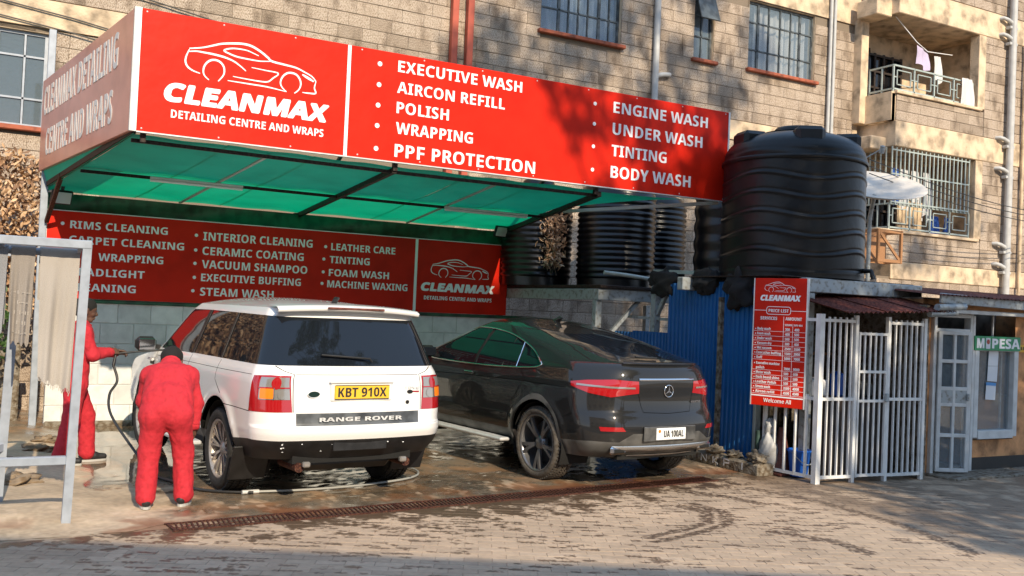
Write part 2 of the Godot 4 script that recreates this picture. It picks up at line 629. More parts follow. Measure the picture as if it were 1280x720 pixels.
func make_materials() -> void:
	M.paver = []
	for c in [Color(0.985, 0.98, 0.97), Color(0.96, 0.95, 0.94), Color(1, 1, 1), Color(0.93, 0.925, 0.92)]:
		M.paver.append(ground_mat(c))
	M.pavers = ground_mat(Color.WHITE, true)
	M.concrete_wet = ground_mat(Color.WHITE)
	M.bedding = ground_mat(Color(0.93, 0.92, 0.91))
	M.earth = mat(lin(0.26, 0.20, 0.14), 0.95, 0, "dirt", 0.6, true)
	M.dark_steel = mat(lin(0.05, 0.045, 0.04), 0.6, 0.3, "rust", 1.5)
	M.rust_iron = mat(lin(0.16, 0.09, 0.06), 0.75, 0.2, "rust", 2.5)
	M.red = mat(lin(0.67, 0.019, 0.006), 0.45, 0, "faint", 0.35)
	M.red.metallic_specular = 0.25
	rough_it(M.red, "bump_soft", 0.06)
	M.red_faded_sheen = mat(lin(0.62, 0.27, 0.21), 0.26, 0, "faint", 0.4)  # faded red, with the sky sheen at grazing view put into the colour
	M.ink = mat(lin(0.86, 0.86, 0.86), 0.5)
	M.ink_grey = mat(lin(0.62, 0.60, 0.58), 0.5)
	M.ink_black = mat(lin(0.02, 0.02, 0.02), 0.5)
	M.alu = mat(lin(0.75, 0.75, 0.74), 0.4, 0.3, "faint", 1.2)
	M.steel_blue = mat(lin(0.34, 0.38, 0.44), 0.45, 0.1, "faint", 1.4)
	M.steel_green = mat(lin(0.06, 0.12, 0.10), 0.5, 0.2, "scuff", 1.2)
	M.steel_pale = mat(lin(0.42, 0.48, 0.45), 0.5, 0.1, "faint", 1.2)
	M.roof_green = mat(lin(0.025, 0.48, 0.335), 0.5, 0, "faint", 0.25)
	M.roof_green.backlight = lin(0.05, 1.0, 0.72)
	M.roof_green.backlight_enabled = true
	M.green_trim = mat(lin(0.02, 0.12, 0.06), 0.5, 0, "scuff", 0.8)
	M.white_block = []
	for c in [0.72, 0.66, 0.76]:
		M.white_block.append(rough_it(mat(lin(c, c, c * 0.97), 0.55, 0, "faint", 0.9, true), "bump_fine", 0.25))
	M.mortar_white = mat(lin(0.50, 0.50, 0.48), 0.8)
	M.plaster = rough_it(mat(lin(0.73, 0.56, 0.38), 0.85, 0, "blotch", 0.35, true), "bump_fine", 0.2)
	M.plaster_orange = rough_it(mat(lin(0.72, 0.35, 0.15), 0.85, 0, "blotch", 0.5, true), "bump_fine", 0.2)
	M.stone = []
	var sc := [[0.57, 0.485, 0.405], [0.56, 0.475, 0.395], [0.585, 0.495, 0.41], [0.56, 0.475, 0.395], [0.54, 0.46, 0.385], [0.575, 0.49, 0.41]]
	for i in sc.size():
		M.stone.append(rough_it(mat(lin(sc[i][0], sc[i][1], sc[i][2]), 0.95, 0, "stone2" if i in [3, 4] else "stone", 1.0, true), "bump_stone", 1.0))
		M.stone[i].uv1_scale = Vector3(2.6 + 0.2 * i, 0.9, 2.6)
		weather(M.stone[i])
	M.mortar = mat(lin(0.24, 0.19, 0.14), 0.95, 0, "grain", 1.0, true)
	M.sill_red = mat(lin(0.40, 0.10, 0.045), 0.7, 0, "blotch", 1.0, true)
	M.pipe_red = mat(lin(0.46, 0.085, 0.045), 0.55, 0, "faint", 0.8)
	M.pipe_grey = mat(lin(0.50, 0.50, 0.49), 0.5, 0, "faint", 0.8)
	M.frame = mat(lin(0.10, 0.12, 0.13), 0.5, 0, "scuff", 1.0)
	M.frame_white = mat(lin(0.68, 0.68, 0.66), 0.5, 0, "faint", 0.9)
	M.frame_brown = mat(lin(0.035, 0.025, 0.02), 0.5)
	M.glass = mat(Color(0.55, 0.62, 0.66, 0.22), 0.03)
	M.glass.transparency = BaseMaterial3D.TRANSPARENCY_ALPHA
	M.glass_dark = mat(lin(0.008, 0.010, 0.014), 0.03)
	M.room = mat(lin(0.42, 0.36, 0.29), 0.9, 0, "blotch", 0.5, true)
	M.curtain = mat(lin(0.66, 0.66, 0.64), 0.85, 0, "cloth", 1.0)
	M.curtain_blue = mat(lin(0.30, 0.40, 0.54), 0.85, 0, "cloth", 1.0)
	M.tank = rough_it(mat(lin(0.009, 0.0095, 0.011), 0.36, 0, "scuff", 0.3), "bump_soft", 0.12)
	M.tank.metallic_specular = 0.38
	M.tank_rib = rough_it(mat(lin(0.007, 0.007, 0.008), 0.28, 0, "scuff", 0.4), "bump_soft", 0.1)
	M.tank_label = mat(lin(0.50, 0.10, 0.03), 0.5)
	M.blue_sheet = mat(lin(0.010, 0.125, 0.36), 0.40, 0.1, "faint", 0.5)
	M.black_cloth = rough_it(mat(lin(0.008, 0.008, 0.009), 0.9), "bump_fine", 0.4)
	M.roof_rust = mat(lin(0.26, 0.10, 0.07), 0.8, 0.1, "rust", 1.2, true)
	M.zinc = mat(lin(0.36, 0.40, 0.42), 0.5, 0.3, "worn", 0.7)
	M.white_bar = mat(lin(0.78, 0.77, 0.74), 0.45, 0, "faint", 0.9, true)
	M.black_paint = mat(lin(0.012, 0.011, 0.010), 0.55)
	M.sign_green = mat(lin(0.015, 0.26, 0.10), 0.45)
	M.yellow = mat(lin(0.75, 0.42, 0.02), 0.5)
	M.paper = mat(lin(0.72, 0.73, 0.75), 0.8)
	M.paper_blue = mat(lin(0.10, 0.30, 0.62), 0.7)
	M.kerb = rough_it(mat(lin(0.24, 0.215, 0.18), 0.95, 0, "dirt", 0.9, true), "bump_stone", 0.6)
	M.towel = rough_it(mat(lin(0.35, 0.31, 0.275), 0.95, 0, "cloth", 2.2), "bump_fine", 0.8)
	M.towel_pale = rough_it(mat(lin(0.50, 0.455, 0.41), 0.95, 0, "cloth", 2.6), "bump_fine", 0.8)
	M.towel_grey = rough_it(mat(lin(0.31, 0.315, 0.335), 0.92, 0, "cloth", 1.8), "bump_fine", 0.6)
	# cars
	M.paint_white = mat(lin(0.74, 0.73, 0.71), 0.32)
	M.paint_white.clearcoat_enabled = true
	M.paint_white.clearcoat = 1.0
	M.paint_white.clearcoat_roughness = 0.04
	M.paint_dark = mat(lin(0.016, 0.016, 0.0165), 0.35, 0.0)
	M.paint_dark.metallic_specular = 0.15
	M.brushed = mat(lin(0.55, 0.55, 0.55), 0.22, 0.9)
	M.paint_dark.clearcoat_enabled = true
	M.paint_dark.clearcoat = 1.0
	M.paint_dark.clearcoat_roughness = 0.02
	M.trim_black = mat(lin(0.014, 0.014, 0.015), 0.5, 0, "scuff", 1.2)
	M.trim_grey = mat(lin(0.12, 0.13, 0.14), 0.4, 0.2, "scuff", 1.0)
	M.trim_satin = mat(lin(0.13, 0.127, 0.12), 0.38, 0.2, "scuff", 0.8)
	M.chrome = mat(lin(0.72, 0.72, 0.72), 0.10, 1.0)
	M.gap = mat(lin(0.006, 0.006, 0.006), 0.9)
	M.rubber = rough_it(mat(lin(0.018, 0.018, 0.018), 0.75, 0, "dirt", 2.0), "bump_fine", 0.4)
	M.rubber_dusty = rough_it(mat(lin(0.095, 0.087, 0.078), 0.85, 0, "dirt", 2.0), "bump_fine", 0.4)
	M.rim_silver = mat(lin(0.40, 0.37, 0.34), 0.38, 0.5, "worn", 3.0)
	M.rim_black = mat(lin(0.17, 0.17, 0.175), 0.28, 0.6)
	M.lamp_red = mat(lin(0.34, 0.008, 0.010), 0.08)
	M.lamp_red.clearcoat_enabled = true
	M.lamp_red.clearcoat = 1.0
	M.lamp_red.clearcoat_roughness = 0.02
	M.lamp_clear = mat(lin(0.36, 0.34, 0.32), 0.10, 0.55)
	M.lamp_amber = mat(lin(0.85, 0.20, 0.015), 0.12)
	M.plate_yellow = mat(lin(0.80, 0.46, 0.03), 0.45)
	M.plate_white = mat(lin(0.74, 0.75, 0.75), 0.45)
	M.badge = mat(lin(0.012, 0.035, 0.03), 0.3, 0.3)
	M.drum = mat(lin(0.02, 0.03, 0.05), 0.4)
	# people
	M.coverall = rough_it(mat(lin(0.50, 0.018, 0.032), 0.85, 0, "coverall", 1.6), "bump_soft", 0.5)
	M.skin = mat(lin(0.105, 0.052, 0.034), 0.5)
	M.skin.subsurf_scatter_enabled = true
	M.skin.subsurf_scatter_strength = 0.1
	M.hair = rough_it(mat(lin(0.008, 0.007, 0.006), 0.9), "bump_fine", 1.0)
	M.shoe = mat(lin(0.016, 0.016, 0.018), 0.6)
	M.shoe_sole = mat(lin(0.42, 0.42, 0.40), 0.7)
	M.hose = mat(lin(0.02, 0.02, 0.02), 0.45)
	M.hose_grey = mat(lin(0.30, 0.30, 0.28), 0.4)
	M.wood = mat(lin(0.40, 0.20, 0.09), 0.8, 0, "grain", 0.8)
	M.bark = rough_it(mat(lin(0.10, 0.075, 0.055), 0.95, 0, "grain", 0.5), "bump_stone", 1.0)
	M.leaf = mat(lin(0.045, 0.095, 0.022), 0.6)
	M.leaf.backlight_enabled = true
	M.leaf.backlight = lin(0.05, 0.10, 0.02)
	M.leaf_dry = mat(Color.WHITE, 0.85)
	M.leaf_dry.vertex_color_use_as_albedo = true
	M.leaf_dry.backlight_enabled = true
	M.leaf_dry.backlight = lin(0.10, 0.06, 0.03)
	M.dish = mat(lin(0.68, 0.63, 0.56), 0.5, 0, "faint", 0.8)
	M.lens = mat(lin(0.55, 0.57, 0.58), 0.25)
	M.lamp_tube = mat(lin(0.75, 0.76, 0.75), 0.3)
	M.cloth_white = mat(lin(0.75, 0.74, 0.74), 0.9, 0, "cloth", 1.2)
	M.cloth_lilac = mat(lin(0.62, 0.54, 0.74), 0.9, 0, "cloth", 1.2)
	M.cloth_blue = mat(lin(0.04, 0.13, 0.50), 0.9, 0, "cloth", 1.2)
	M.plastic_blue = mat(lin(0.01, 0.09, 0.42), 0.4)
	M.cone = mat(lin(0.16, 0.05, 0.035), 0.7, 0, "dirt", 2.0)
	M.sack = rough_it(mat(lin(0.42, 0.42, 0.41), 0.45, 0, "faint", 1.5), "bump_soft", 0.6)

# where a point falls in a 1280 x 720 picture, and how far off it is: only used to choose which pavers and stones become single parts
func on_picture(p: Vector3) -> Vector3:
	var c: Camera3D = get_node("camera")
	var q := c.transform.affine_inverse() * p
	if q.z > -0.1: return Vector3(-9999, -9999, 1e6)
	return Vector3(640.0 - 1200.0 * q.x / q.z, 360.0 + 1200.0 * q.y / q.z, -q.z)

func drain_z(x: float) -> float:
	return -7.88 - (x - 1.37) * 0.099

func build_ground() -> void:
	var far := setting("ground")
	part("earth", mb().quad_sheet(Vector3(-300, -0.05, -300), Vector3(300, -0.05, 300)), M.earth, far)
	# --- pavers
	var road := setting("paved_road")
	part("bedding", mb().quad_sheet(Vector3(-9, -0.0032, -9.2), Vector3(19, -0.0032, 6)), M.bedding, road)
	var pv := mb().cbox(Vector3(0, -0.03, 0), Vector3(0.2042, 0.06, 0.1042), 0.0028).mesh()
	var turn := 0.47
	var d := Vector2(cos(turn), sin(turn))
	var e := Vector2(-sin(turn), cos(turn))
	var spots := []
	for i in range(-40, 110):
		for j in range(-120, 70):
			var u := (i + (0.5 if j % 2 else 0.0)) * 0.2065
			var w := j * 0.1065
			var p := d * u + e * w + Vector2(3, -3)
			if p.x < -3.5 or p.x > 14.5 or p.y > 0.5: continue
			var back := drain_z(p.x) + 0.19 if p.x < 7.35 else (-9.1 if p.x < 10.3 else -7.6)
			if p.x < 1.25: back = -7.78
			if p.y < back: continue
			var at := Vector3(p.x, rng.randf_range(-0.0014, 0.0010), p.y)
			var pix := on_picture(at)
			var seen := pix.x > -10 and pix.x < 1290 and pix.y < 730
			spots.append([pix.z if seen else 1e5 + pix.z, at, rng.randf_range(-0.012, 0.012), rng.randf_range(-0.006, 0.006)])
	spots.sort_custom(func(a, b): return a[0] < b[0])
	var rest := MultiMesh.new()
	rest.transform_format = MultiMesh.TRANSFORM_3D
	rest.use_colors = true
	rest.mesh = pv
	rest.instance_count = spots.size() - 300
	for k in spots.size():
		var s: Array = spots[k]
		var xf := Transform3D(Basis(Vector3.UP, -turn + s[2]) * Basis(Vector3.RIGHT, s[3]), s[1])
		if k < 300:
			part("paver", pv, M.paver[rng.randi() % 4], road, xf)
		else:
			rest.set_instance_transform(k - 300, xf)
			var c := rng.randf_range(0.86, 1.0)
			rest.set_instance_color(k - 300, Color(c, c * 0.985, c * 0.965))
	var mi := MultiMeshInstance3D.new()
	mi.name = "pavers"
	mi.multimesh = rest
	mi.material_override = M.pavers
	road.add_child(mi)
	stuff(mi)
	# --- bay floor
	var bay := setting("bay_floor")
	var nz := FastNoiseLite.new()
	nz.seed = 51; nz.frequency = 0.9; nz.fractal_octaves = 4
	var hgt := func(p: Vector2) -> Vector3:
		var y := 0.010 * nz.get_noise_2d(p.x, p.y) + 0.004 * nz.get_noise_2d(p.x * 5.0, p.y * 5.0)
		y += 0.05 * clampf((1.05 - p.x) * 2.0, 0.0, 1.0) * clampf((drain_z(p.x) - 0.25 - p.y) * 2.0, 0.0, 1.0)
		y *= 1.0 - 0.85 * clampf((0.65 - absf(p.x - 1.5)) * 5.0, 0.0, 1.0) * clampf((-9.6 - p.y) * 4.0, 0.0, 1.0)
		return Vector3(p.x, y + 0.002, p.y)
	var poly := PackedVector2Array([Vector2(-2.5, -16.0), Vector2(8.25, -16.0), Vector2(8.25, -8.9), Vector2(7.5, drain_z(7.5) - 0.13), Vector2(1.3, drain_z(1.3) - 0.13), Vector2(1.1, -7.85), Vector2(-2.5, -7.78)])
	part("concrete", mb().patch([poly], [], hgt, steps(-2.6, 8.3, 0.06), steps(-16.1, -7.7, 0.06), true), M.concrete_wet, bay)
	# pavement in front of the kiosk
	var walk := setting("pavement")
	part("slab", mb().cbox(Vector3(13.5, 0.0, -8.55), Vector3(6.4, 0.05, 2.1), 0.012), M.kerb, walk)
	# --- drain
	var a := Vector3(1.37, 0, drain_z(1.37))
	var b := Vector3(7.35, 0, drain_z(7.35))
	var dirv := (b - a).normalized()
	var side := Vector3(-dirv.z, 0, dirv.x)
	var gr := thing("drain_grate", "long rusty iron drain grate set in the ground along the bay", "drain")
	part("channel", mb().bar(a + Vector3(0, -0.16, 0), b + Vector3(0, -0.16, 0), 0.30, 0.14), M.gap, gr)
	var fr := mb()
	for s in [-1.0, 1.0]:
		fr.bar(a + side * s * 0.125 + Vector3(0, -0.006, 0), b + side * s * 0.125 + Vector3(0, -0.006, 0), 0.022, 0.03)
	part("frame", fr, M.rust_iron, gr)
	var bars := mb()
	var m := int(a.distance_to(b) / 0.042)
	for k in m:
		var p := a.lerp(b, (k + 0.5) / m) + Vector3(0, -0.004, 0)
		if k % 24 == 0:
			bars.bar(p - side * 0.12, p + side * 0.12, 0.026, 0.026)
		else:
			bars.bar(p - side * 0.113 + dirv * 0.02, p + side * 0.113 - dirv * 0.02, 0.013, 0.02)
	bars.bar(a + Vector3(0, -0.008, 0), b + Vector3(0, -0.008, 0), 0.012, 0.018)
	part("bars", bars, M.rust_iron, gr)

func build_back_wall() -> void:
	var w := thing("block_wall", "low white painted block wall at the back of the bay", "wall")
	var x0 := 0.80
	var x1 := 8.30
	part("core", mb().box(Vector3((x0 + x1) / 2, 0.85, -14.29), Vector3(x1 - x0 - 0.02, 1.69, 0.19)), M.mortar_white, w)
	var blocks := []
	for lx in [0.42, 0.205]:
		blocks.append(mb().cbox(Vector3.ZERO, Vector3(lx, 0.272, 0.20), 0.006).mesh())
	for r in 6:
		var x := x0 + (0.0 if r % 2 else -0.215)
		while x < x1 - 0.05:
			var first := x < x0
			var l := 0.205 if first or x + 0.43 > x1 + 0.1 else 0.42
			var cx := x0 + 0.1025 if first else x + l / 2
			part("block", blocks[1 if l < 0.3 else 0], M.white_block[rng.randi() % 3], w, Transform3D(Basis(), Vector3(cx, 0.142 + r * 0.28, -14.285 + rng.randf_range(-0.002, 0.002))))
			x += 0.43
	part("coping", mb().cbox(Vector3((x0 + x1) / 2, 1.695, -14.27), Vector3(x1 - x0 + 0.02, 0.05, 0.24), 0.01), M.green_trim, w)
	part("plinth", mb().cbox(Vector3((x0 + x1) / 2, 0.03, -14.14), Vector3(x1 - x0, 0.09, 0.10), 0.02), M.kerb, w)

var stones := []

# courses of cut stone on the plane facing +z at zf, keeping clear of the openings (Rect2 in x, y)
func courses(x0: float, x1: float, y0: float, y1: float, zf: float, holes: Array, off := 0.0) -> void:
	var hgt := 0.228
	var y := y0
	while y < y1 - 0.05:
		var ht := minf(hgt, y1 - y)
		var cuts := [[x0, x1]]
		for hl in holes:
			if hl.position.y < y + ht - 0.02 and hl.end.y > y + 0.02:
				var nxt := []
				for c in cuts:
					if hl.position.x > c[0]: nxt.append([c[0], minf(c[1], hl.position.x)])
					if hl.end.x < c[1]: nxt.append([maxf(c[0], hl.end.x), c[1]])
				cuts = nxt
		for c in cuts:
			var x: float = c[0]
			var first := true
			while x < c[1] - 0.02:
				var l := rng.randf_range(0.32, 0.50)
				if first: l *= rng.randf_range(0.4, 1.0)
				first = false
				if c[1] - x - l < 0.16: l = c[1] - x
				var hidden := zf < -15.5 and x > 1.2 and x < 7.2 and y < 5.6
				if l > 0.05 and not hidden: stones.append([Vector3(x + l / 2, y + ht / 2, zf), Vector3(l - 0.0035, ht - 0.008, 0.14)])
				x += l
		y += hgt

func place_stones(parent: Node3D) -> void:
	var list := []
	for s in stones:
		var p := on_picture(s[0])
		var seen := p.x > -20 and p.x < 1300 and p.y > -10 and p.y < 380
		var hid := (p.x > 170 and p.x < 908 and p.y > 8 + (p.x - 170) * 0.178 and p.y < 400) or (p.x > 900 and p.x < 1080 and p.y > 165) or (p.x > 60 and p.x < 640 and p.y > 90 and p.y < 400)
		list.append([p.z if seen and not hid else 1e4 + p.z, s])
	list.sort_custom(func(a, b): return a[0] < b[0])
	var rest := {}
	for k in list.size():
		var s: Array = list[k][1]
		var jut := rng.randf_range(-0.004, 0.004)
		var c: Vector3 = s[0] + Vector3(0, 0, -0.07 + jut)
		var which := rng.randi() % 6
		if rng.randf() < 0.3: which = 0
		if k < 300:
			part("stone", mb().cbox(Vector3.ZERO, s[1], 0.006), M.stone[which], parent, Transform3D(Basis(), c))
		else:
			if not rest.has(which): rest[which] = mb()
			rest[which].cbox(c, s[1], 0.006)
	var am := ArrayMesh.new()
	for w in rest:
		var arr := []
		arr.resize(Mesh.ARRAY_MAX)
		arr[Mesh.ARRAY_VERTEX] = rest[w].v
		am.add_surface_from_arrays(Mesh.PRIMITIVE_TRIANGLES, arr)
		am.surface_set_material(am.get_surface_count() - 1, M.stone[w])
	stuff(part("stones", am, null, parent))

# mortar behind the stones, cut out round the openings
func mortar_sheet(x0: float, x1: float, y0: float, y1: float, z: float, holes: Array, parent: Node3D) -> void:
	var ex := []
	for hl in holes:
		ex.append(PackedVector2Array([hl.position, Vector2(hl.end.x, hl.position.y), hl.end, Vector2(hl.position.x, hl.end.y)]))
	var xs := steps(x0, x1, 0.6)
	var ys := steps(y0, y1, 0.6)
	part("mortar", mb().patch([PackedVector2Array([Vector2(x0, y0), Vector2(x1, y0), Vector2(x1, y1), Vector2(x0, y1)])], ex, func(p: Vector2) -> Vector3: return Vector3(p.x, p.y, z), xs, ys), M.mortar, parent)

# a steel window in an opening: frame, bars, panes, reveal, sill, curtain and the dark room behind
func window(r: Rect2, zf: float, parent: Node3D, cols: Array, rows: Array, curtain: Material, frame: Material, share := [0.0, 1.0], sill := true) -> void:
	var w := Node3D.new()
	w.name = "window"
	parent.add_child(w, true)
	var x0 := r.position.x
	var y0 := r.position.y
	var x1 := r.end.x
	var y1 := r.end.y
	var zb := zf - 0.11
	var rv := mb()
	rv.box(Vector3(x0 - 0.02, (y0 + y1) / 2, zf - 0.13), Vector3(0.05, y1 - y0, 0.22)).box(Vector3(x1 + 0.02, (y0 + y1) / 2, zf - 0.13), Vector3(0.05, y1 - y0, 0.22)).box(Vector3((x0 + x1) / 2, y1 + 0.02, zf - 0.13), Vector3(x1 - x0 + 0.08, 0.05, 0.22))
	part("reveal", rv, M.plaster, w)
	var fr := mb()
	fr.box(Vector3(x0 + 0.025, (y0 + y1) / 2, zb), Vector3(0.05, y1 - y0 - 0.01, 0.05)).box(Vector3(x1 - 0.025, (y0 + y1) / 2, zb), Vector3(0.05, y1 - y0 - 0.01, 0.05))
	fr.box(Vector3((x0 + x1) / 2, y1 - 0.025, zb), Vector3(x1 - x0 - 0.1, 0.05, 0.05)).box(Vector3((x0 + x1) / 2, y0 + 0.025, zb), Vector3(x1 - x0 - 0.1, 0.05, 0.05))
	part("frame", fr, frame, w)
	for c in cols:
		var x := lerpf(x0, x1, absf(c))
		part("glazing_bar", mb().box(Vector3(x, (y0 + y1) / 2, zb + 0.003), Vector3(0.055 if c < 0 else 0.028, y1 - y0 - 0.1, 0.04)), frame, w)
	for q in rows:
		var y := lerpf(y0, y1, q)
		part("glazing_bar", mb().box(Vector3((x0 + x1) / 2, y, zb + 0.006), Vector3(x1 - x0 - 0.1, 0.028, 0.034)), frame, w)
	var cx := [0.0]
	for c in cols: cx.append(absf(c))
	cx.append(1.0)
	for i in cx.size() - 1:
		var a := lerpf(x0, x1, cx[i]) + 0.02
		var b := lerpf(x0, x1, cx[i + 1]) - 0.02
		part("pane", mb().box(Vector3((a + b) / 2, (y0 + y1) / 2, zb - 0.004 + 0.001 * (i % 2)), Vector3(b - a, y1 - y0 - 0.08, 0.005)), M.glass, w)
	if curtain:
		var cw: float = (x1 - x0 - 0.1) * (share[1] - share[0])
		var cx0: float = x0 + 0.05 + (x1 - x0 - 0.1) * share[0]
		var ph := rng.randf() * 9.0
		var f := func(u: float, v: float) -> Vector3:
			var k: float = 15.0 * cw
			return Vector3(cx0 + u * cw, y0 + 0.02 + v * (y1 - y0 - 0.06), zb - 0.16 + 0.035 * sin(u * k * 1.9 + ph + 0.4 * sin(v * 3.0)) + 0.02 * sin(u * k * 4.3 + ph * 2.0))
		part("curtain", mb().sheet(f, int(cw * 90) + 8, 8), curtain, w)
	part("room", mb().box(Vector3((x0 + x1) / 2, (y0 + y1) / 2, zf - 2.6), Vector3(x1 - x0 + 0.3, y1 - y0 + 0.3, 0.04)), M.room, w)
	var ks := mb()
	for s in [x0 - 0.14, x1 + 0.14]: ks.box(Vector3(s, (y0 + y1) / 2, zf - 1.42), Vector3(0.03, y1 - y0 + 0.3, 2.34))
	for s in [y0 - 0.14, y1 + 0.14]: ks.box(Vector3((x0 + x1) / 2, s, zf - 1.42), Vector3(x1 - x0 + 0.24, 0.03, 2.34))
	part("room_side", ks, M.room, w)
	if sill:
		part("sill", mb().cbox(Vector3((x0 + x1) / 2, y0 - 0.035, zf + 0.0), Vector3(x1 - x0 + 0.14, 0.075, 0.20), 0.012), M.sill_red, w)

func build_apartments() -> void:
	var zf := -15.9
	var zb := -14.9
	var bd := thing("apartment_building", "stone block apartment building with cream bands and balconies behind the car wash", "building")
	var wins := [Rect2(-1.25, 4.22, 1.95, 1.43), Rect2(9.15, 7.24, 1.88, 1.62), Rect2(12.90, 7.30, 0.54, 1.56), Rect2(14.42, 7.33, 2.0, 1.52)]
	var bands := [Rect2(-6, 5.72, 23.7, 0.42), Rect2(-6, 8.87, 23.7, 0.6)]
	var holes := wins + bands
	courses(-6, 17.7, 0.0, 10.6, zf, holes)
	mortar_sheet(-6, 17.7, 0.0, 10.7, zf - 0.02, wins, bd)
	for b in bands:
		part("band", mb().box(Vector3(b.get_center().x, b.get_center().y, zf - 0.06), Vector3(b.size.x, b.size.y, 0.16)), M.plaster, bd)
	window(wins[0], zf, bd, [0.19, -0.40, 0.66, 0.84], [0.30, 0.74], M.curtain, M.steel_blue, [0.0, 0.52])
	window(wins[1], zf, bd, [-0.24, 0.36, 0.48, 0.60, -0.74, 0.87], [0.30, 0.62], M.curtain_blue, M.frame, [0.0, 1.0])
	window(wins[2], zf, bd, [0.5], [0.33, 0.62], null, M.frame)
	window(wins[3], zf, bd, [-0.17, 0.33, 0.5, 0.66, -0.80], [0.30, 0.70], M.curtain, M.frame, [0.16, 1.0])
	# casement of the small window, standing open at the top
	part("casement", mb().box(Vector3(13.17, 8.42, zf + 0.10), Vector3(0.50, 0.62, 0.03), Basis(Vector3.RIGHT, -0.35)), M.frame, bd)
	# drain pipes on the wall
	for x in [7.29, 7.60]:
		part("steel_column", mb().cbox(Vector3(x, 6.9, zf + 0.08), Vector3(0.125, 7.0, 0.12), 0.008), M.pipe_red, bd)
	var pipe := part("drain_pipe", mb().tube([Vector3(11.86, 2.2, zf + 0.09), Vector3(11.86, 10.6, zf + 0.09)], 0.065, 14), M.pipe_grey, bd)
	part("branch", mb().tube([Vector3(11.86, 6.74, zf + 0.09), Vector3(12.05, 6.80, zf + 0.09), Vector3(12.22, 6.82, zf + 0.08), Vector3(12.26, 6.82, zf - 0.05)], 0.05, 12), M.pipe_grey, pipe)
	for x in [16.83, 16.95]:
		part("drain_pipe", mb().tube([Vector3(x, 2.2, zf + 0.07), Vector3(x, 10.6, zf + 0.07)], 0.042, 10), M.pipe_grey, bd)
	var cab := mb()
	for q in [[5.9, 0.0], [6.3, 0.25], [5.78, -0.1]]:
		cab.tube([Vector3(-4, q[0] + 0.55 + q[1], zf + 0.05), Vector3(1.0, q[0] + 0.02 + q[1], zf + 0.06), Vector3(3.5, q[0] - 0.35 + q[1], zf + 0.05)], 0.012, 5)
	part("cable", cab, M.ink_black, bd)
	# --- projecting bay with balconies, front on zb
	var bx0 := 17.98
	var bx1 := 20.95
	var ex := 27.0
	var cent := (bx0 + bx1) / 2
	# floor slabs with cream edges
	for y in [[5.93, 0.58], [8.98, 0.62]]:
		part("slab", mb().cbox(Vector3((bx0 + ex) / 2, y[0] + y[1] / 2, -15.66), Vector3(ex - bx0, y[1], 1.56), 0.015), M.plaster, bd)
	part("slab", mb().cbox(Vector3((bx0 + ex) / 2, 3.10, -15.66), Vector3(ex - bx0, 0.40, 1.54), 0.015), M.plaster, bd)
	part("slab_soffit_beam", mb().cbox(Vector3(17.75, 6.0, -15.4), Vector3(0.5, 0.30, 0.5), 0.02), M.plaster, bd)
	part("slab_soffit_beam", mb().cbox(Vector3(17.75, 9.12, -15.4), Vector3(0.5, 0.40, 0.6), 0.02), M.plaster, bd)
	# parapets of stone
	courses(bx0 + 0.02, bx1 + 0.15, 6.52, 7.12, zb, [])
	courses(bx0 - 0.5, bx1 + 0.15, 3.31, 3.95, zb, [])
	part("parapet", mb().box(Vector3(cent, 6.82, zb - 0.10), Vector3(bx1 - bx0 + 0.2, 0.62, 0.14)), M.plaster, bd)
	part("parapet", mb().box(Vector3(cent - 0.2, 3.63, zb - 0.10), Vector3(bx1 - bx0 + 0.6, 0.64, 0.14)), M.mortar, bd)
	part("coping", mb().cbox(Vector3(cent, 7.16, zb - 0.05), Vector3(bx1 - bx0 + 0.06, 0.07, 0.22), 0.01), M.plaster, bd)
	part("coping", mb().cbox(Vector3(cent - 0.25, 3.985, zb - 0.05), Vector3(bx1 - bx0 + 0.6, 0.07, 0.22), 0.01), M.plaster, bd)
	part("parapet_side", mb().box(Vector3(bx0 - 0.06, 6.84, zb - 0.56), Vector3(0.12, 0.66, 1.06)), M.plaster, bd)
	# side of the bay, columns, inside walls
	part("column", mb().cbox(Vector3(17.80, 7.75, -15.79), Vector3(0.24, 2.46, 0.24), 0.012), M.plaster, bd)
	part("column", mb().cbox(Vector3(bx1 + 0.04, 8.08, zb - 0.12), Vector3(0.26, 1.8, 0.26), 0.012), M.plaster, bd)
	part("column", mb().cbox(Vector3(bx1 + 0.04, 4.97, zb - 0.12), Vector3(0.26, 1.9, 0.26), 0.012), M.plaster, bd)
	part("balcony_wall", mb().box(Vector3(cent + 0.3, 7.8, -16.5), Vector3(4.4, 2.5, 0.1)), M.plaster, bd)
	part("balcony_wall", mb().box(Vector3(cent + 0.3, 4.7, -16.5), Vector3(4.4, 2.5, 0.1)), M.plaster, bd)
	part("balcony_wall", mb().box(Vector3(bx1 + 0.4, 6.3, -15.75), Vector3(0.12, 6.4, 1.4)), M.plaster, bd)
	part("wall_return", mb().box(Vector3(17.78, 5.6, -16.2), Vector3(0.16, 11.0, 0.62)), M.plaster, bd)
	# doors and windows inside the balconies
	for fy in [6.52, 3.50]:
		var dr := part("door", mb().box(Vector3(18.35, fy + 1.05, -16.40), Vector3(0.85, 2.1, 0.06)), M.frame_brown, bd)
		for k in 4:
			part("pane", mb().box(Vector3(18.15 + (k % 2) * 0.40, fy + 0.75 + 0.9 * (k / 2), -16.36), Vector3(0.34, 0.75, 0.02)), M.glass_dark, dr)
		var wn := part("window", mb().box(Vector3(19.25, fy + 1.35, -16.42), Vector3(1.3, 1.25, 0.03)), M.glass_dark, bd)
		var wb := mb()
		for k in 5: wb.box(Vector3(18.62 + 0.315 * k, fy + 1.35, -16.37), Vector3(0.055, 1.3, 0.05))
		for k in 4: wb.box(Vector3(19.25, fy + 0.75 + 0.4 * k, -16.365), Vector3(1.3, 0.05, 0.04))
		part("grille", wb, M.frame_brown, wn)
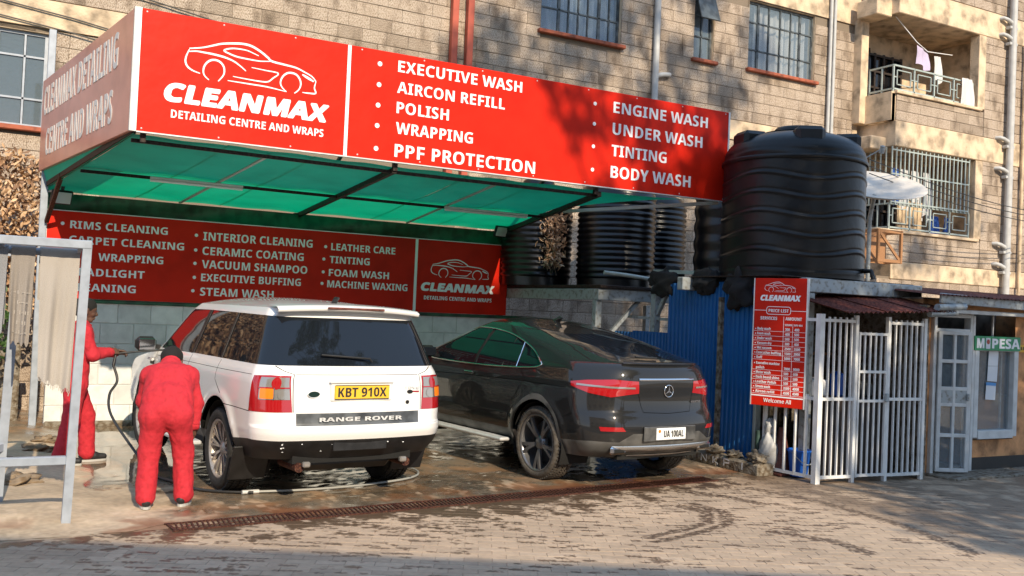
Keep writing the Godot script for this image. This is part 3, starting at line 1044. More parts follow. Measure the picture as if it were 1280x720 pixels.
	# railings with square pattern
	for fy in [7.19, 4.02]:
		var rl := Node3D.new()
		rl.name = "railing"
		bd.add_child(rl, true)
		var m: Material = M.steel_pale
		var zr := zb - 0.08
		var hgt := 0.60
		for q in [0.06, hgt]:
			part("rail", mb().bar(Vector3(bx0 - 0.02, fy + q, zr), Vector3(bx1 - 0.2, fy + q, zr), 0.035, 0.035), m, rl)
			part("rail", mb().bar(Vector3(bx0 - 0.02, fy + q, zr), Vector3(bx0 - 0.02, fy + q, -15.65), 0.035, 0.035), m, rl)
		for k in 5:
			var x := bx0 - 0.02 + k * 0.70
			part("post", mb().bar(Vector3(x, fy, zr), Vector3(x, fy + hgt, zr), 0.035, 0.035), m, rl)
			if k < 4:
				var sq := mb()
				var a := Vector3(x + 0.12, fy + 0.17, zr)
				var b := Vector3(x + 0.58, fy + 0.50, zr)
				sq.bar(a, Vector3(b.x, a.y, zr), 0.022, 0.022).bar(Vector3(a.x, b.y, zr), b, 0.022, 0.022).bar(a, Vector3(a.x, b.y, zr), 0.022, 0.022).bar(Vector3(b.x, a.y, zr), b, 0.022, 0.022)
				sq.bar(Vector3(x, fy + 0.335, zr), Vector3(a.x, fy + 0.335, zr), 0.022, 0.022).bar(Vector3(b.x, fy + 0.335, zr), Vector3(x + 0.7, fy + 0.335, zr), 0.022, 0.022)
				part("square", sq, m, rl)
		var ss := mb()
		for z in [-15.3, -15.65]: ss.bar(Vector3(bx0 - 0.02, fy, z), Vector3(bx0 - 0.02, fy + hgt, z), 0.03, 0.03)
		part("post", ss, m, rl)
	# burglar bars of the lower balcony
	var cage := Node3D.new()
	cage.name = "burglar_bars"
	bd.add_child(cage)
	for k in 20:
		var x := bx0 - 0.02 + k * 0.143
		part("bar", mb().box(Vector3(x, 5.26, zb - 0.04), Vector3(0.026, 1.32, 0.026)), M.steel_pale, cage)
	for k in 5:
		part("bar", mb().box(Vector3(bx0 - 0.04, 5.26, zb - 0.19 - 0.15 * k), Vector3(0.026, 1.32, 0.026)), M.steel_pale, cage)
	for y in [4.66, 5.3, 5.85]:
		part("bar", mb().box(Vector3(cent - 0.15, y, zb - 0.036), Vector3(bx1 - bx0 - 0.25, 0.03, 0.02)), M.steel_pale, cage)
	# stone pier and the next bay to the right
	var rw := [Rect2(23.05, 7.1, 3.0, 1.9), Rect2(23.05, 3.75, 3.0, 2.1)]
	courses(bx1 + 0.17, ex, 3.31, 5.93, zb, rw)
	courses(bx1 + 0.17, ex, 6.52, 8.98, zb, rw)
	courses(bx1 - 1.5, ex, 9.62, 11.4, zb, [])
	courses(15.5, ex, 0.0, 2.9, zb - 0.02, [])
	mortar_sheet(15.5, ex, 0.0, 2.95, zb - 0.04, [], bd)
	mortar_sheet(bx1 + 0.17, ex, 3.2, 11.4, zb - 0.02, rw, bd)
	for r in rw:
		part("balcony_wall", mb().box(Vector3(24.5, r.get_center().y, zb - 1.5), Vector3(3.6, 2.6, 0.05)), M.plaster, bd)
		part("jamb", mb().cbox(Vector3(23.12, r.get_center().y, zb - 0.06), Vector3(0.16, r.size.y, 0.20), 0.01), M.plaster, bd)
		part("railing", mb().box(Vector3(24.6, r.position.y + 0.35, zb - 0.12), Vector3(2.8, 0.7, 0.03)), M.steel_blue, bd)
	# big soil pipe with branches and brackets
	var sp := part("soil_pipe", mb().tube([Vector3(21.95, 2.2, zb + 0.14), Vector3(21.95, 11.3, zb + 0.14)], 0.085, 14), M.pipe_grey, bd)
	for y in [3.25, 3.75, 5.6, 6.35, 8.9, 9.3]:
		part("bracket", mb().cbox(Vector3(21.95, y, zb + 0.10), Vector3(0.30, 0.07, 0.14), 0.01), M.pipe_grey, sp)
		part("branch", mb().tube([Vector3(21.95, y + 0.1, zb + 0.14), Vector3(21.74, y + 0.18, zb + 0.12), Vector3(21.62, y + 0.20, zb + 0.10), Vector3(21.60, y + 0.20, zb - 0.05)], 0.05, 10), M.pipe_grey, sp)
	part("drain_pipe", mb().tube([Vector3(22.55, 2.2, zb + 0.08), Vector3(22.55, 9.0, zb + 0.08)], 0.04, 8), M.plaster, bd)
	place_stones(bd)
	# wires across the front
	for q in [[5.05, 4.65, "uppermost"], [4.92, 4.55, "middle"], [4.78, 4.42, "lowest"]]:
		var w := thing("overhead_wire", q[2] + " of three thin dark wires sagging across the building beside the huge tank", "wire", "wires across the building")
		var pts := []
		for k in 11:
			var t := k / 10.0
			pts.append(Vector3(lerpf(15.0, 24.0, t), lerpf(q[0], q[1], t) - 0.25 * sin(PI * t), lerpf(-13.0, -13.6, t)))
		part("strand", mb().tube(pts, 0.010, 5), M.ink_black, w)
	# washing on the upper balcony
	var ln := thing("washing_line", "slack washing line hung across the upper balcony", "washing line")
	var l0 := Vector3(18.15, 9.0, zb - 0.25)
	var l1 := Vector3(20.6, 8.55, zb - 0.55)
	part("cord", mb().tube([l0, Vector3(19.0, 8.55, zb - 0.32), Vector3(19.5, 8.42, zb - 0.4), l1], 0.012, 5), M.paper, ln)
	hang("shirt", "white and lilac shirt drying on the balcony line", "shirt", Vector3(18.98, 8.50, zb - 0.33), Vector3(19.62, 8.36, zb - 0.42), 0.42, M.cloth_lilac)
	hang("striped_cloth", "white striped cloth drying at the balcony corner", "cloth", Vector3(19.75, 8.36, zb - 0.43), Vector3(20.15, 8.42, zb - 0.5), 0.62, M.cloth_white)
	hang("towel", "pale towel hung over the upper balcony railing", "towel", Vector3(20.25, 7.84, zb - 0.03), Vector3(20.72, 7.86, zb - 0.03), 0.72, M.cloth_white)
	for q in [[18.62, 0.9, "white", "middle-length"], [19.0, 0.72, "white", "shortest"], [19.4, 1.08, "white", "longest"], [18.3, 0.8, "blue", "long"], [19.75, 0.5, "blue", "wider"], [20.2, 0.38, "blue", "narrower"]]:
		var low: bool = q[0] > 19.6
		hang("garment", "%s %s cloth hanging %s the burglar bars" % [q[3], "bright blue" if q[2] == "blue" else "white", "low behind" if low else "high behind"] , "cloth", Vector3(q[0], 4.5 if low else 5.5, zb - 0.35), Vector3(q[0] + (0.22 if q[3] == "narrower" else 0.32), 4.5 if low else 5.5, zb - 0.35), q[1], M.cloth_blue if q[2] == "blue" else M.cloth_white, "washing behind the burglar bars")

func hang(called: String, label: String, category: String, a: Vector3, b: Vector3, drop: float, m: Material, group := "") -> void:
	var o := thing(called, label, category, group)
	var ph := rng.randf() * 6.0
	var out := (b - a).cross(Vector3.UP).normalized()
	var f := func(u: float, v: float) -> Vector3:
		var k := 0.85 + 0.15 * sin(v * 2.0)
		var p := a.lerp(b, 0.5 + (u - 0.5) * k) + Vector3.DOWN * (drop * v * (1.0 + 0.08 * sin(u * 9.0 + ph)))
		return p + out * (0.03 * sin(u * 14.0 + ph) * (0.3 + v) + 0.02 * sin(u * 5.0 + v * 4.0))
	part("fabric", mb().sheet(f, 16, 10), m, o)

var ROOF_L := [Vector3(1.215, 3.36, -9.93), Vector3(0.65, 3.155, -14.44)]
var ROOF_C := [Vector3(3.93, 3.34, -9.93), Vector3(4.17, 3.155, -14.44)]
var ROOF_R := [Vector3(6.66, 3.34, -9.93), Vector3(7.70, 3.155, -14.44)]

func roof_at(s: float, t: float) -> Vector3:
	var l: Vector3 = ROOF_L[0].lerp(ROOF_L[1], t)
	var c: Vector3 = ROOF_C[0].lerp(ROOF_C[1], t)
	var r: Vector3 = ROOF_R[0].lerp(ROOF_R[1], t)
	return l.lerp(c, s * 2.0) if s < 0.5 else c.lerp(r, s * 2.0 - 1.0)

func build_canopy() -> void:
	var cp := thing("car_wash_canopy", "steel framed canopy roofed with translucent green sheets over the wash bay", "canopy")
	# posts along the back wall
	part("post", mb().cbox(Vector3(0.66, 2.62, -14.10), Vector3(0.09, 5.30, 0.09), 0.006), M.steel_blue, cp)
	part("post", mb().cbox(Vector3(4.15, 1.58, -14.44), Vector3(0.09, 3.16, 0.09), 0.006), M.steel_green, cp)
	part("post", mb().cbox(Vector3(7.74, 1.58, -14.44), Vector3(0.09, 3.16, 0.09), 0.006), M.steel_green, cp)
	# rafters and purlins
	for q in [[ROOF_L, 0.05], [ROOF_C, -0.032], [ROOF_R, -0.032]]:
		part("rafter", mb().bar(q[0][0] + Vector3(0, q[1], 0), q[0][1] + Vector3(0, q[1], 0), 0.05, 0.06), M.dark_steel, cp)
	for t in [0.02, 0.5, 0.985]:
		part("purlin", mb().bar(roof_at(0, t) + Vector3(0, -0.035, 0), roof_at(0.5, t) + Vector3(0, -0.035, 0), 0.034, 0.036), M.dark_steel, cp)
		part("purlin", mb().bar(roof_at(0.5, t) + Vector3(0, -0.035, 0), roof_at(1, t) + Vector3(0, -0.035, 0), 0.034, 0.036), M.dark_steel, cp)
	for s in [0.25, 0.75]:
		part("batten", mb().bar(roof_at(s, 0.03) + Vector3(0, -0.012, 0), roof_at(s, 0.97) + Vector3(0, -0.012, 0), 0.035, 0.02), M.steel_pale, cp)
	# front cantilever hangers behind the sign and the long brace to its far end
	for x in [1.3, 3.93, 6.6]:
		part("hanger", mb().bar(Vector3(x, 3.30, -9.93), Vector3(x, 4.50, -9.93), 0.05, 0.05), M.dark_steel, cp)
	part("sign_rail", mb().bar(Vector3(1.25, 4.50, -9.97), Vector3(8.6, 4.50, -9.97), 0.05, 0.05), M.dark_steel, cp)
	part("sign_rail", mb().bar(Vector3(6.7, 3.42, -9.97), Vector3(8.6, 3.42, -9.97), 0.05, 0.05), M.dark_steel, cp)
	part("side_brace", mb().bar(Vector3(7.06, 3.23, -11.42), Vector3(8.60, 3.38, -9.96), 0.045, 0.045), M.steel_pale, cp)
	part("tie", mb().bar(Vector3(1.25, 4.45, -9.95), Vector3(0.68, 4.60, -14.06), 0.04, 0.04), M.dark_steel, cp)
	part("tie", mb().bar(Vector3(3.93, 4.45, -9.95), Vector3(4.15, 3.20, -13.9), 0.04, 0.04), M.dark_steel, cp)
	part("tie", mb().bar(Vector3(6.6, 4.45, -9.95), Vector3(7.6, 3.20, -13.9), 0.04, 0.04), M.dark_steel, cp)
	part("corner_brace", mb().bar(Vector3(0.70, 2.72, -14.02), Vector3(0.80, 3.26, -13.2), 0.05, 0.05), M.rust_iron, cp)
	# sheets
	for i in 6:
		for j in 2:
			var f := func(u: float, v: float) -> Vector3:
				var p := roof_at(clampf((i - 0.01 + 1.02 * u) / 6.0, 0.0, 1.0), clampf((j - 0.01 + 1.02 * v) / 2.0, 0.0, 1.0))
				return p + Vector3(0, 0.008 - 0.022 * sin(PI * v) * (0.6 + 0.4 * sin(i * 2.1 + j)) + 0.006 * sin(u * 9.0 + i) + 0.004 * (i % 2) + 0.008 * j, 0)
			part("roof_sheet", mb().sheet(f, 10, 10), M.roof_green, cp)
	var f3 := func(u: float, v: float) -> Vector3:
		var a := roof_at(1.0, 0.02 + 0.33 * u)
		var b := Vector3(8.55, 3.40, -10.0).lerp(a, u * 0.97)
		return a.lerp(b, v) + Vector3(0, 0.015 - 0.02 * sin(PI * v), 0)
	part("roof_sheet", mb().sheet(f3, 8, 8), M.roof_green, cp)
	var f4 := func(u: float, v: float) -> Vector3:
		var a := roof_at(0.0, u) + Vector3(0.0, 0.01, 0)
		return a.lerp(Vector3(lerpf(1.20, 0.615, u), 3.43, lerpf(-9.9, -14.1, u)), v)
	part("side_flashing", mb().sheet(f4, 10, 3), M.roof_green, cp)
	# loose green net below the back edge
	var f2 := func(u: float, v: float) -> Vector3:
		var p := roof_at(u, 0.97)
		return p + Vector3(0, -0.03 - v * 0.30, 0.03 + 0.03 * sin(u * 40.0) * v + 0.05 * sin(v * 3.0 + u * 11.0))
	part("net", mb().sheet(f2, 90, 8), M.green_trim, cp)
	# unlit tube lamps under the middle purlin
	for q in [[0.12, 0.295], [0.74, 0.95]]:
		var a := roof_at(q[0], 0.485) + Vector3(0, -0.08, 0.05)
		var b := roof_at(q[1], 0.485) + Vector3(0, -0.08, 0.05)
		var tb := part("tube_lamp", mb().bar(a + Vector3(0, 0.03, 0), b + Vector3(0, 0.03, 0), 0.05, 0.025), M.frame_white, cp)
		part("glass_tube", mb().tube([a, b], 0.016, 8), M.lamp_tube, tb)
	for q in [[Vector3(0.86, 3.04, -13.88), "beside the side sign"], [Vector3(7.42, 3.10, -13.90), "above the end of the back board"]]:
		var fl := thing("floodlight", "small square floodlight under the green roof " + q[1], "floodlight")
		fl.position = q[0]
		fl.rotation = Vector3(0.35, 0.3, 0)
		part("housing", mb().cbox(Vector3(0, 0, -0.02), Vector3(0.27, 0.19, 0.05), 0.012), M.trim_black, fl)
		part("lens", mb().cbox(Vector3(0, 0, 0.012), Vector3(0.225, 0.15, 0.016), 0.004), M.lens, fl)
		part("bracket", mb().box(Vector3(0, 0.11, -0.03), Vector3(0.04, 0.08, 0.02)), M.trim_black, fl)

var LOGO := [
	[0.022, [[-0.324, 0.265], [-0.206, 0.292], [-0.105, 0.329], [-0.019, 0.362], [0.085, 0.384], [0.191, 0.398], [0.281, 0.39], [0.373, 0.351], [0.449, 0.303], [0.496, 0.27], [0.617, 0.257], [0.749, 0.243], [0.845, 0.211], [0.923, 0.177], [0.967, 0.131]]],
	[0.018, [[-0.324, 0.256], [-0.349, 0.185], [-0.355, 0.131], [-0.332, 0.082], [-0.28, 0.051], [-0.211, 0.034]]],
	[0.02, [[-0.327, 0.234], [-0.255, 0.248], [-0.187, 0.248], [-0.083, 0.244], [0.022, 0.232], [0.111, 0.207], [0.185, 0.165], [0.236, 0.128]]],
	[0.016, [[0.496, 0.27], [0.378, 0.252], [0.27, 0.252], [0.144, 0.258], [0.055, 0.279], [0.01, 0.299], [0.053, 0.324], [0.123, 0.339], [0.23, 0.339], [0.302, 0.321], [0.358, 0.303]]],
	[0.02, [[-0.122, -0.018], [-0.167, 0.019], [-0.181, 0.067], [-0.167, 0.126], [-0.128, 0.172], [-0.08, 0.19], [-0.028, 0.181], [0.009, 0.146], [0.023, 0.099], [0.014, 0.048], [-0.032, -0.017]]],
	[0.014, [[0.292, 0.173], [0.43, 0.166], [0.566, 0.156], [0.514, 0.098], [0.461, 0.053], [0.37, 0.045], [0.208, 0.049], [0.11, 0.054]]],
	[0.014, [[0.06, 0.004], [0.282, 0.002], [0.464, -0.001], [0.649, -0.02]]],
	[0.02, [[0.659, -0.022], [0.61, 0.021], [0.593, 0.064], [0.609, 0.122], [0.649, 0.166], [0.695, 0.182], [0.752, 0.173], [0.792, 0.132], [0.806, 0.078], [0.788, 0.02], [0.743, -0.024]]],
	[0.016, [[0.967, 0.131], [0.953, 0.063], [0.969, 0.009], [0.903, -0.001], [0.827, -0.003]]],
	[0.026, [[0.818, 0.183], [0.866, 0.162], [0.944, 0.128]]]]

# the outline of a sports car in white strokes; the point (0, 0) of the drawing goes to at, k scales it
func logo(at: Vector2, k: Vector2, xf: Transform3D, parent: Node3D, m: Material) -> void:
	var b := mb()
	var i := 0
	for s in LOGO:
		var cv := Curve2D.new()
		var ps: Array = s[1]
		for q in ps: cv.add_point(Vector2(at.x + q[0] * k.x, at.y + q[1] * k.y))
		for n in range(1, ps.size() - 1):
			var tg := (cv.get_point_position(n + 1) - cv.get_point_position(n - 1)) / 6.0
			cv.set_point_in(n, -tg); cv.set_point_out(n, tg)
		cv.bake_interval = 0.012 * k.x
		b.ribbon(Array(cv.get_baked_points()), s[0] * k.x, 0.002 + 0.0002 * i, xf, true)
		i += 1
	part("car_outline", b, m, parent)

func dot(p: Vector2, r: float, xf: Transform3D, parent: Node3D, m: Material) -> void:
	var q := PackedVector2Array()
	for k in 10: q.append(p + Vector2(cos(TAU * k / 10), sin(TAU * k / 10)) * r)
	part("bullet", mb().prism(q, 0.003, xf), m, parent)

func build_signs() -> void:
	# --- front sign board
	var zs := -9.842
	var s := thing("front_sign", "long red sign board listing executive wash and other services along the canopy front", "sign")
	part("panel", mb().cbox(Vector3(4.925, 3.987, zs - 0.03), Vector3(7.40, 1.195, 0.06), 0.004), M.red, s)
	part("edge_trim", mb().box(Vector3(1.207, 3.987, zs - 0.02), Vector3(0.032, 1.20, 0.05)), M.alu, s)
	part("edge_trim", mb().box(Vector3(8.637, 3.987, zs - 0.02), Vector3(0.026, 1.20, 0.05)), M.alu, s)
	part("divider", mb().box(Vector3(3.32, 3.985, zs + 0.002), Vector3(0.038, 1.19, 0.004)), M.ink, s)
	part("bottom_trim", mb().box(Vector3(4.925, 3.385, zs - 0.015), Vector3(7.40, 0.012, 0.05)), M.alu, s)
	var xf := face_z(zs + 0.001)
	for t in [["EXECUTIVE WASH", 3.881, 4.382, 5.447, 0.124], ["AIRCON REFILL", 3.881, 4.150, 5.226, 0.122], ["POLISH", 3.884, 3.927, 4.517, 0.124], ["WRAPPING", 3.886, 3.702, 4.831, 0.124], ["PPF PROTECTION", 3.883, 3.445, 5.668, 0.141], ["ENGINE WASH", 6.757, 4.327, 8.266, 0.137], ["UNDER WASH", 6.757, 4.055, 8.189, 0.142], ["TINTING", 6.753, 3.787, 7.609, 0.140], ["BODY WASH", 6.751, 3.516, 8.015, 0.146]]:
		lettering(t[0], Vector2(t[1], t[2]), Vector2(t[3], t[2]), t[4], xf, M.ink, s)
	for y in [4.435, 4.207, 3.983, 3.760, 3.510]: dot(Vector2(3.668, y), 0.027, xf, s, M.ink)
	for y in [4.400, 4.150, 3.872, 3.585]: dot(Vector2(6.482, y), 0.024, xf, s, M.ink)
	logo(Vector2(2.0, 4.0), Vector2.ONE, xf, s, M.ink)
	lettering("CLEANMAX", Vector2(1.455, 3.722), Vector2(3.085, 3.722), 0.170, xf, M.ink, s, "lettering", 0.20, 0.011)
	lettering("DETAILING CENTRE AND WRAPS", Vector2(1.534, 3.560), Vector2(3.073, 3.560), 0.078, xf, M.ink, s)
	var bolt := mb().lathe([Vector2(0, 0.004), Vector2(0.006, 0.0035), Vector2(0.009, 0.0)], 8, Transform3D(Basis(Vector3.RIGHT, PI / 2), Vector3.ZERO)).mesh()
	for k in 11:
		for y in [3.42, 4.555]: part("fixing", bolt, M.alu, s, Transform3D(Basis(), Vector3(1.27 + 0.73 * k, y, zs + 0.001)))
	# --- side sign, splayed outwards
	var p0 := Vector3(1.165, 0, -9.86)
	var p1 := Vector3(0.58, 0, -14.15)
	var along := (p0 - p1).normalized()          # reads from the back to the front
	var sx := Transform3D(Basis(along, Vector3.UP, along.cross(Vector3.UP)), p1)
	var ln := p0.distance_to(p1)
	var sd := thing("side_sign", "faded red sign board with sky sheen in its colour on the canopy side reading detailing centre and wraps", "sign")
	part("panel", mb().cbox(sx * Vector3(ln / 2, 3.987, -0.025), Vector3(ln, 1.195, 0.05), 0.004, sx.basis), M.red_faded_sheen, sd)
	part("edge_trim", mb().box(sx * Vector3(ln + 0.012, 3.987, -0.02), Vector3(0.024, 1.20, 0.06), sx.basis), M.alu, sd)
	var sf := sx.translated_local(Vector3(0, 0, 0.001))
	lettering("CLEANMAX DETAILING", Vector2(0.15, 4.10), Vector2(ln - 0.56, 4.10), 0.36, sf, M.ink_grey, sd)
	lettering("CENTRE AND WRAPS", Vector2(0.38, 3.555), Vector2(ln - 0.68, 3.555), 0.335, sf, M.ink_grey, sd)
	# --- back board
	var zb := -14.12
	var b := thing("back_sign", "red sign board listing rims cleaning and other services above the white wall", "sign")
	part("panel", mb().cbox(Vector3(4.20, 2.307, zb - 0.02), Vector3(6.98, 1.16, 0.04), 0.003), M.red, b)
	part("edge_trim", mb().box(Vector3(0.697, 2.307, zb - 0.012), Vector3(0.034, 1.16, 0.045)), M.alu, b)
	part("divider", mb().box(Vector3(6.025, 2.307, zb + 0.002), Vector3(0.045, 1.155, 0.004)), M.ink, b)
	part("top_trim", mb().box(Vector3(4.20, 2.893, zb - 0.01), Vector3(6.98, 0.012, 0.05)), M.alu, b)
	var xb := face_z(zb + 0.001)
	for t in [["RIMS CLEANING", 0.993, 2.664, 2.241, 0.102], ["CARPET CLEANING", 0.989, 2.462, 2.470, 0.102], ["WRAPPING", 1.360, 2.249, 2.200, 0.102], ["HEADLIGHT", 1.0, 2.035, 1.964, 0.102], ["CLEANING", 1.0, 1.828, 1.859, 0.102], ["INTERIOR CLEANING", 2.726, 2.628, 4.325, 0.116], ["CERAMIC COATING", 2.725, 2.420, 4.198, 0.114], ["VACUUM SHAMPOO", 2.726, 2.230, 4.262, 0.113], ["EXECUTIVE BUFFING", 2.724, 2.043, 4.173, 0.107], ["STEAM WASH", 2.720, 1.838, 3.772, 0.113], ["LEATHER CARE", 4.617, 2.614, 5.662, 0.106], ["TINTING", 4.602, 2.418, 5.245, 0.106], ["FOAM WASH", 4.598, 2.220, 5.574, 0.106], ["MACHINE WAXING", 4.582, 2.047, 5.894, 0.106]]:
		lettering(t[0], Vector2(t[1], t[2]), Vector2(t[3], t[2]), t[4], xb, M.ink, b)
	for q in [[0.90, 2.72], [2.63, 2.69], [2.63, 2.48], [2.63, 2.29], [2.63, 2.09], [2.62, 1.90], [4.53, 2.66], [4.51, 2.47], [4.51, 2.275], [4.50, 2.10]]: dot(Vector2(q[0], q[1]), 0.024, xb, b, M.ink)
	logo(Vector2(6.57, 2.31), Vector2(0.786, 0.72), xb, b, M.ink)
	lettering("CLEANMAX", Vector2(6.125, 2.075), Vector2(7.425, 2.075), 0.122, xb, M.ink, b, "lettering", 0.20, 0.009)
	lettering("DETAILING CENTRE AND WRAPS", Vector2(6.187, 1.932), Vector2(7.407, 1.932), 0.06, xb, M.ink, b)

# A car body is one surface wrapped round the car: p.x runs from the middle of the tail (0) along the tail to the corner (W0) and on along the side (W0 + metres from the tail), negative on the left; p.y is the height.
func skin_at(c: Dictionary, p: Vector2, off := 0.0) -> Vector3:
	var t := absf(p.x)
	var s := -1.0 if p.x < 0.0 else 1.0
	var y := p.y
	var w := tab(c.w, y)
	var zr := tab(c.zr, y)
	var zf := tab(c.zf, y)
	var rc := minf(tab(c.rc, y), w * 0.92)
	var rf: float = minf(c.rf, w * 0.9)
	var W0: float = c.W0
	var L: float = c.L
	var t0 := W0 * (1.0 - rc / w)
	var t1 := W0 + zr + rc
	var t2 := W0 + zf - rf
	var t3 := W0 + L + W0 * rf / w
	var x: float
	var z: float
	var nx := 0.0
	var nz := -1.0
	if t < t0:
		x = t / W0 * w; z = zr
	elif t < t1:
		var q := (t - t0) / (t1 - t0) * PI / 2
		x = w - rc + rc * sin(q); z = zr + rc * (1.0 - cos(q))
		nx = sin(q); nz = -cos(q)
	elif t < t2:
		x = w; z = t - W0
		nx = 1.0; nz = 0.0
	elif t < t3:
		var q := (t - t2) / (t3 - t2) * PI / 2
		x = w - rf + rf * cos(q); z = zf - rf + rf * sin(q)
		nx = cos(q); nz = sin(q)
	else:
		x = maxf(0.0, w * (1.0 - (t - W0 - L) / W0)); z = zf
		nz = 1.0
	z += c.bow * pow(x / w, 2.0) * clampf(1.0 - (z - zr) / 0.9, 0.0, 1.0)
	z -= 0.25 * pow(x / w, 2.0) * clampf((z - 3.0) / 1.6, 0.0, 1.0)
	var far := absf(z / L - 0.52) * 2.0
	x *= 1.0 - c.taper * pow(far, 4.0)
	if nx > 0.5:
		for ax in [c.axle, c.axle + c.base]:
			var d := Vector2(z - ax, y - c.rad).length()
			x += c.flare * exp(-pow((d - c.arch - 0.02) / 0.055, 2.0)) * clampf(1.4 - y, 0.0, 1.0)
	x += off * nx
	z += off * nz
	return Vector3(s * x, tab(c.ymap, y) if c.has("ymap") else y, -(z - c.axle))

func circle(cx: float, cy: float, r: float, k := 36) -> PackedVector2Array:
	var q := PackedVector2Array()
	for i in k: q.append(Vector2(cx + r * cos(TAU * i / k), cy + r * sin(TAU * i / k)))
	return q

func mirror(p: PackedVector2Array) -> PackedVector2Array:
	var q := PackedVector2Array()
	for i in p.size(): q.append(Vector2(-p[p.size() - 1 - i].x, p[p.size() - 1 - i].y))
	return q

func strip(pts: PackedVector2Array, wd: float) -> PackedVector2Array:
	var a := PackedVector2Array()
	var b := PackedVector2Array()
	for i in pts.size():
		var d := (pts[mini(i + 1, pts.size() - 1)] - pts[maxi(i - 1, 0)]).normalized().orthogonal() * wd / 2
		a.append(pts[i] + d); b.append(pts[i] - d)
	b.reverse()
	a.append_array(b)
	return a

func rect2(x0: float, y0: float, x1: float, y1: float, r := 0.0) -> PackedVector2Array:
	if r <= 0.0: return PackedVector2Array([Vector2(x0, y0), Vector2(x1, y0), Vector2(x1, y1), Vector2(x0, y1)])
	var q := PackedVector2Array()
	for c in [[x1 - r, y1 - r, 0.0], [x0 + r, y1 - r, 0.25], [x0 + r, y0 + r, 0.5], [x1 - r, y0 + r, 0.75]]:
		for k in 5:
			var t: float = TAU * (c[2] + k / 16.0)
			q.append(Vector2(c[0] + r * cos(t), c[1] + r * sin(t)))
	return q

# wheel with its face towards -x: tyre with tread blocks, dished rim with spokes, hub
func wheel(c: Dictionary, kind: String, tyre: Material, rim: Material) -> Dictionary:
	var R: float = c.rad
	var wd := 0.27
	var rr: float = c.rim
	var to_x := Transform3D(Basis(Vector3(0, 0, 1), PI / 2), Vector3.ZERO)   # the lathe axis becomes x
	var t := mb()
	var hw := wd / 2
	t.lathe([Vector2(rr, -hw + 0.03), Vector2(rr + 0.012, -hw + 0.008), Vector2(rr + (R - rr) * 0.5, -hw - 0.006), Vector2(R - 0.03, -hw + 0.008), Vector2(R - 0.012, -hw + 0.028), Vector2(R - 0.010, 0), Vector2(R - 0.012, hw - 0.028), Vector2(R - 0.03, hw - 0.008), Vector2(rr + (R - rr) * 0.5, hw + 0.006), Vector2(rr + 0.012, hw - 0.008), Vector2(rr, hw - 0.03)], 56, to_x)
	for k in 64:
		for q in [-0.088, -0.033, 0.033, 0.088]:
			var a := TAU * (k + (0.5 if absf(q) > 0.05 else 0.0)) / 64
			t.box(Vector3(q, (R - 0.008) * cos(a), (R - 0.008) * sin(a)), Vector3(0.044, 0.016, 0.026), Basis(Vector3.RIGHT, a) * Basis(Vector3.UP, 0.35 * signf(q)))
	var r := mb()
	# barrel and lip; +y of the lathe points to -x
	r.lathe([Vector2(rr + 0.002, hw - 0.028), Vector2(rr + 0.012, hw - 0.012), Vector2(rr - 0.006, hw - 0.014), Vector2(rr - 0.018, hw - 0.04), Vector2(rr - 0.025, -0.06), Vector2(rr - 0.02, -hw + 0.03)], 48, to_x)
	var face := hw - 0.03
	var n := 10 if kind == "split" else 5
	for k in n:
		var a := TAU * (k + 0.25) / n
		for sgn in [-1.0, 1.0]:
			var spread := 0.085 if kind == "split" else 0.10
			var pts := []
			for q in 6:
				var u := q / 5.0
				var ang: float = a + sgn * spread * (0.30 + 0.95 * u) * (1.0 if kind == "split" else 1.4)
				var rad := lerpf(0.05, rr - 0.014, u)
				pts.append(Vector3(-face + 0.035 * (1.0 - u) * (1.0 - u) + 0.012, rad * cos(ang), rad * sin(ang)))
			for q in 5:
				r.bar(pts[q], pts[q + 1], lerpf(0.017, 0.016, q / 5.0) if kind == "split" else 0.034, 0.03, Vector3.RIGHT)
	r.lathe([Vector2(0, face - 0.012), Vector2(0.035, face - 0.014), Vector2(0.05, face - 0.022), Vector2(0.075, face - 0.03), Vector2(0.08, face - 0.09)], 24, to_x)
	var d := mb().lathe([Vector2(0, -0.03), Vector2(rr - 0.06, -0.03), Vector2(rr - 0.06, -0.05)], 32, to_x)
	return {"tyre": t.mesh(), "rim": r.mesh(), "disc": d.mesh(), "mt": tyre, "mr": rim}

func put_wheels(car: Node3D, c: Dictionary, w: Dictionary) -> void:
	for q in [[-1, 0.0], [1, 0.0], [-1, c.base], [1, c.base]]:
		var n := Node3D.new()
		n.name = "wheel"
		car.add_child(n, true)
		n.position = Vector3(q[0] * c.track, c.rad, -q[1])
		if q[0] > 0: n.rotation.y = PI
		n.rotate_object_local(Vector3.RIGHT, 0.3 + q[1])
		part("tyre", w.tyre, w.mt, n)
		part("rim", w.rim, w.mr, n)
		part("brake_disc", w.disc, M.trim_grey, n)

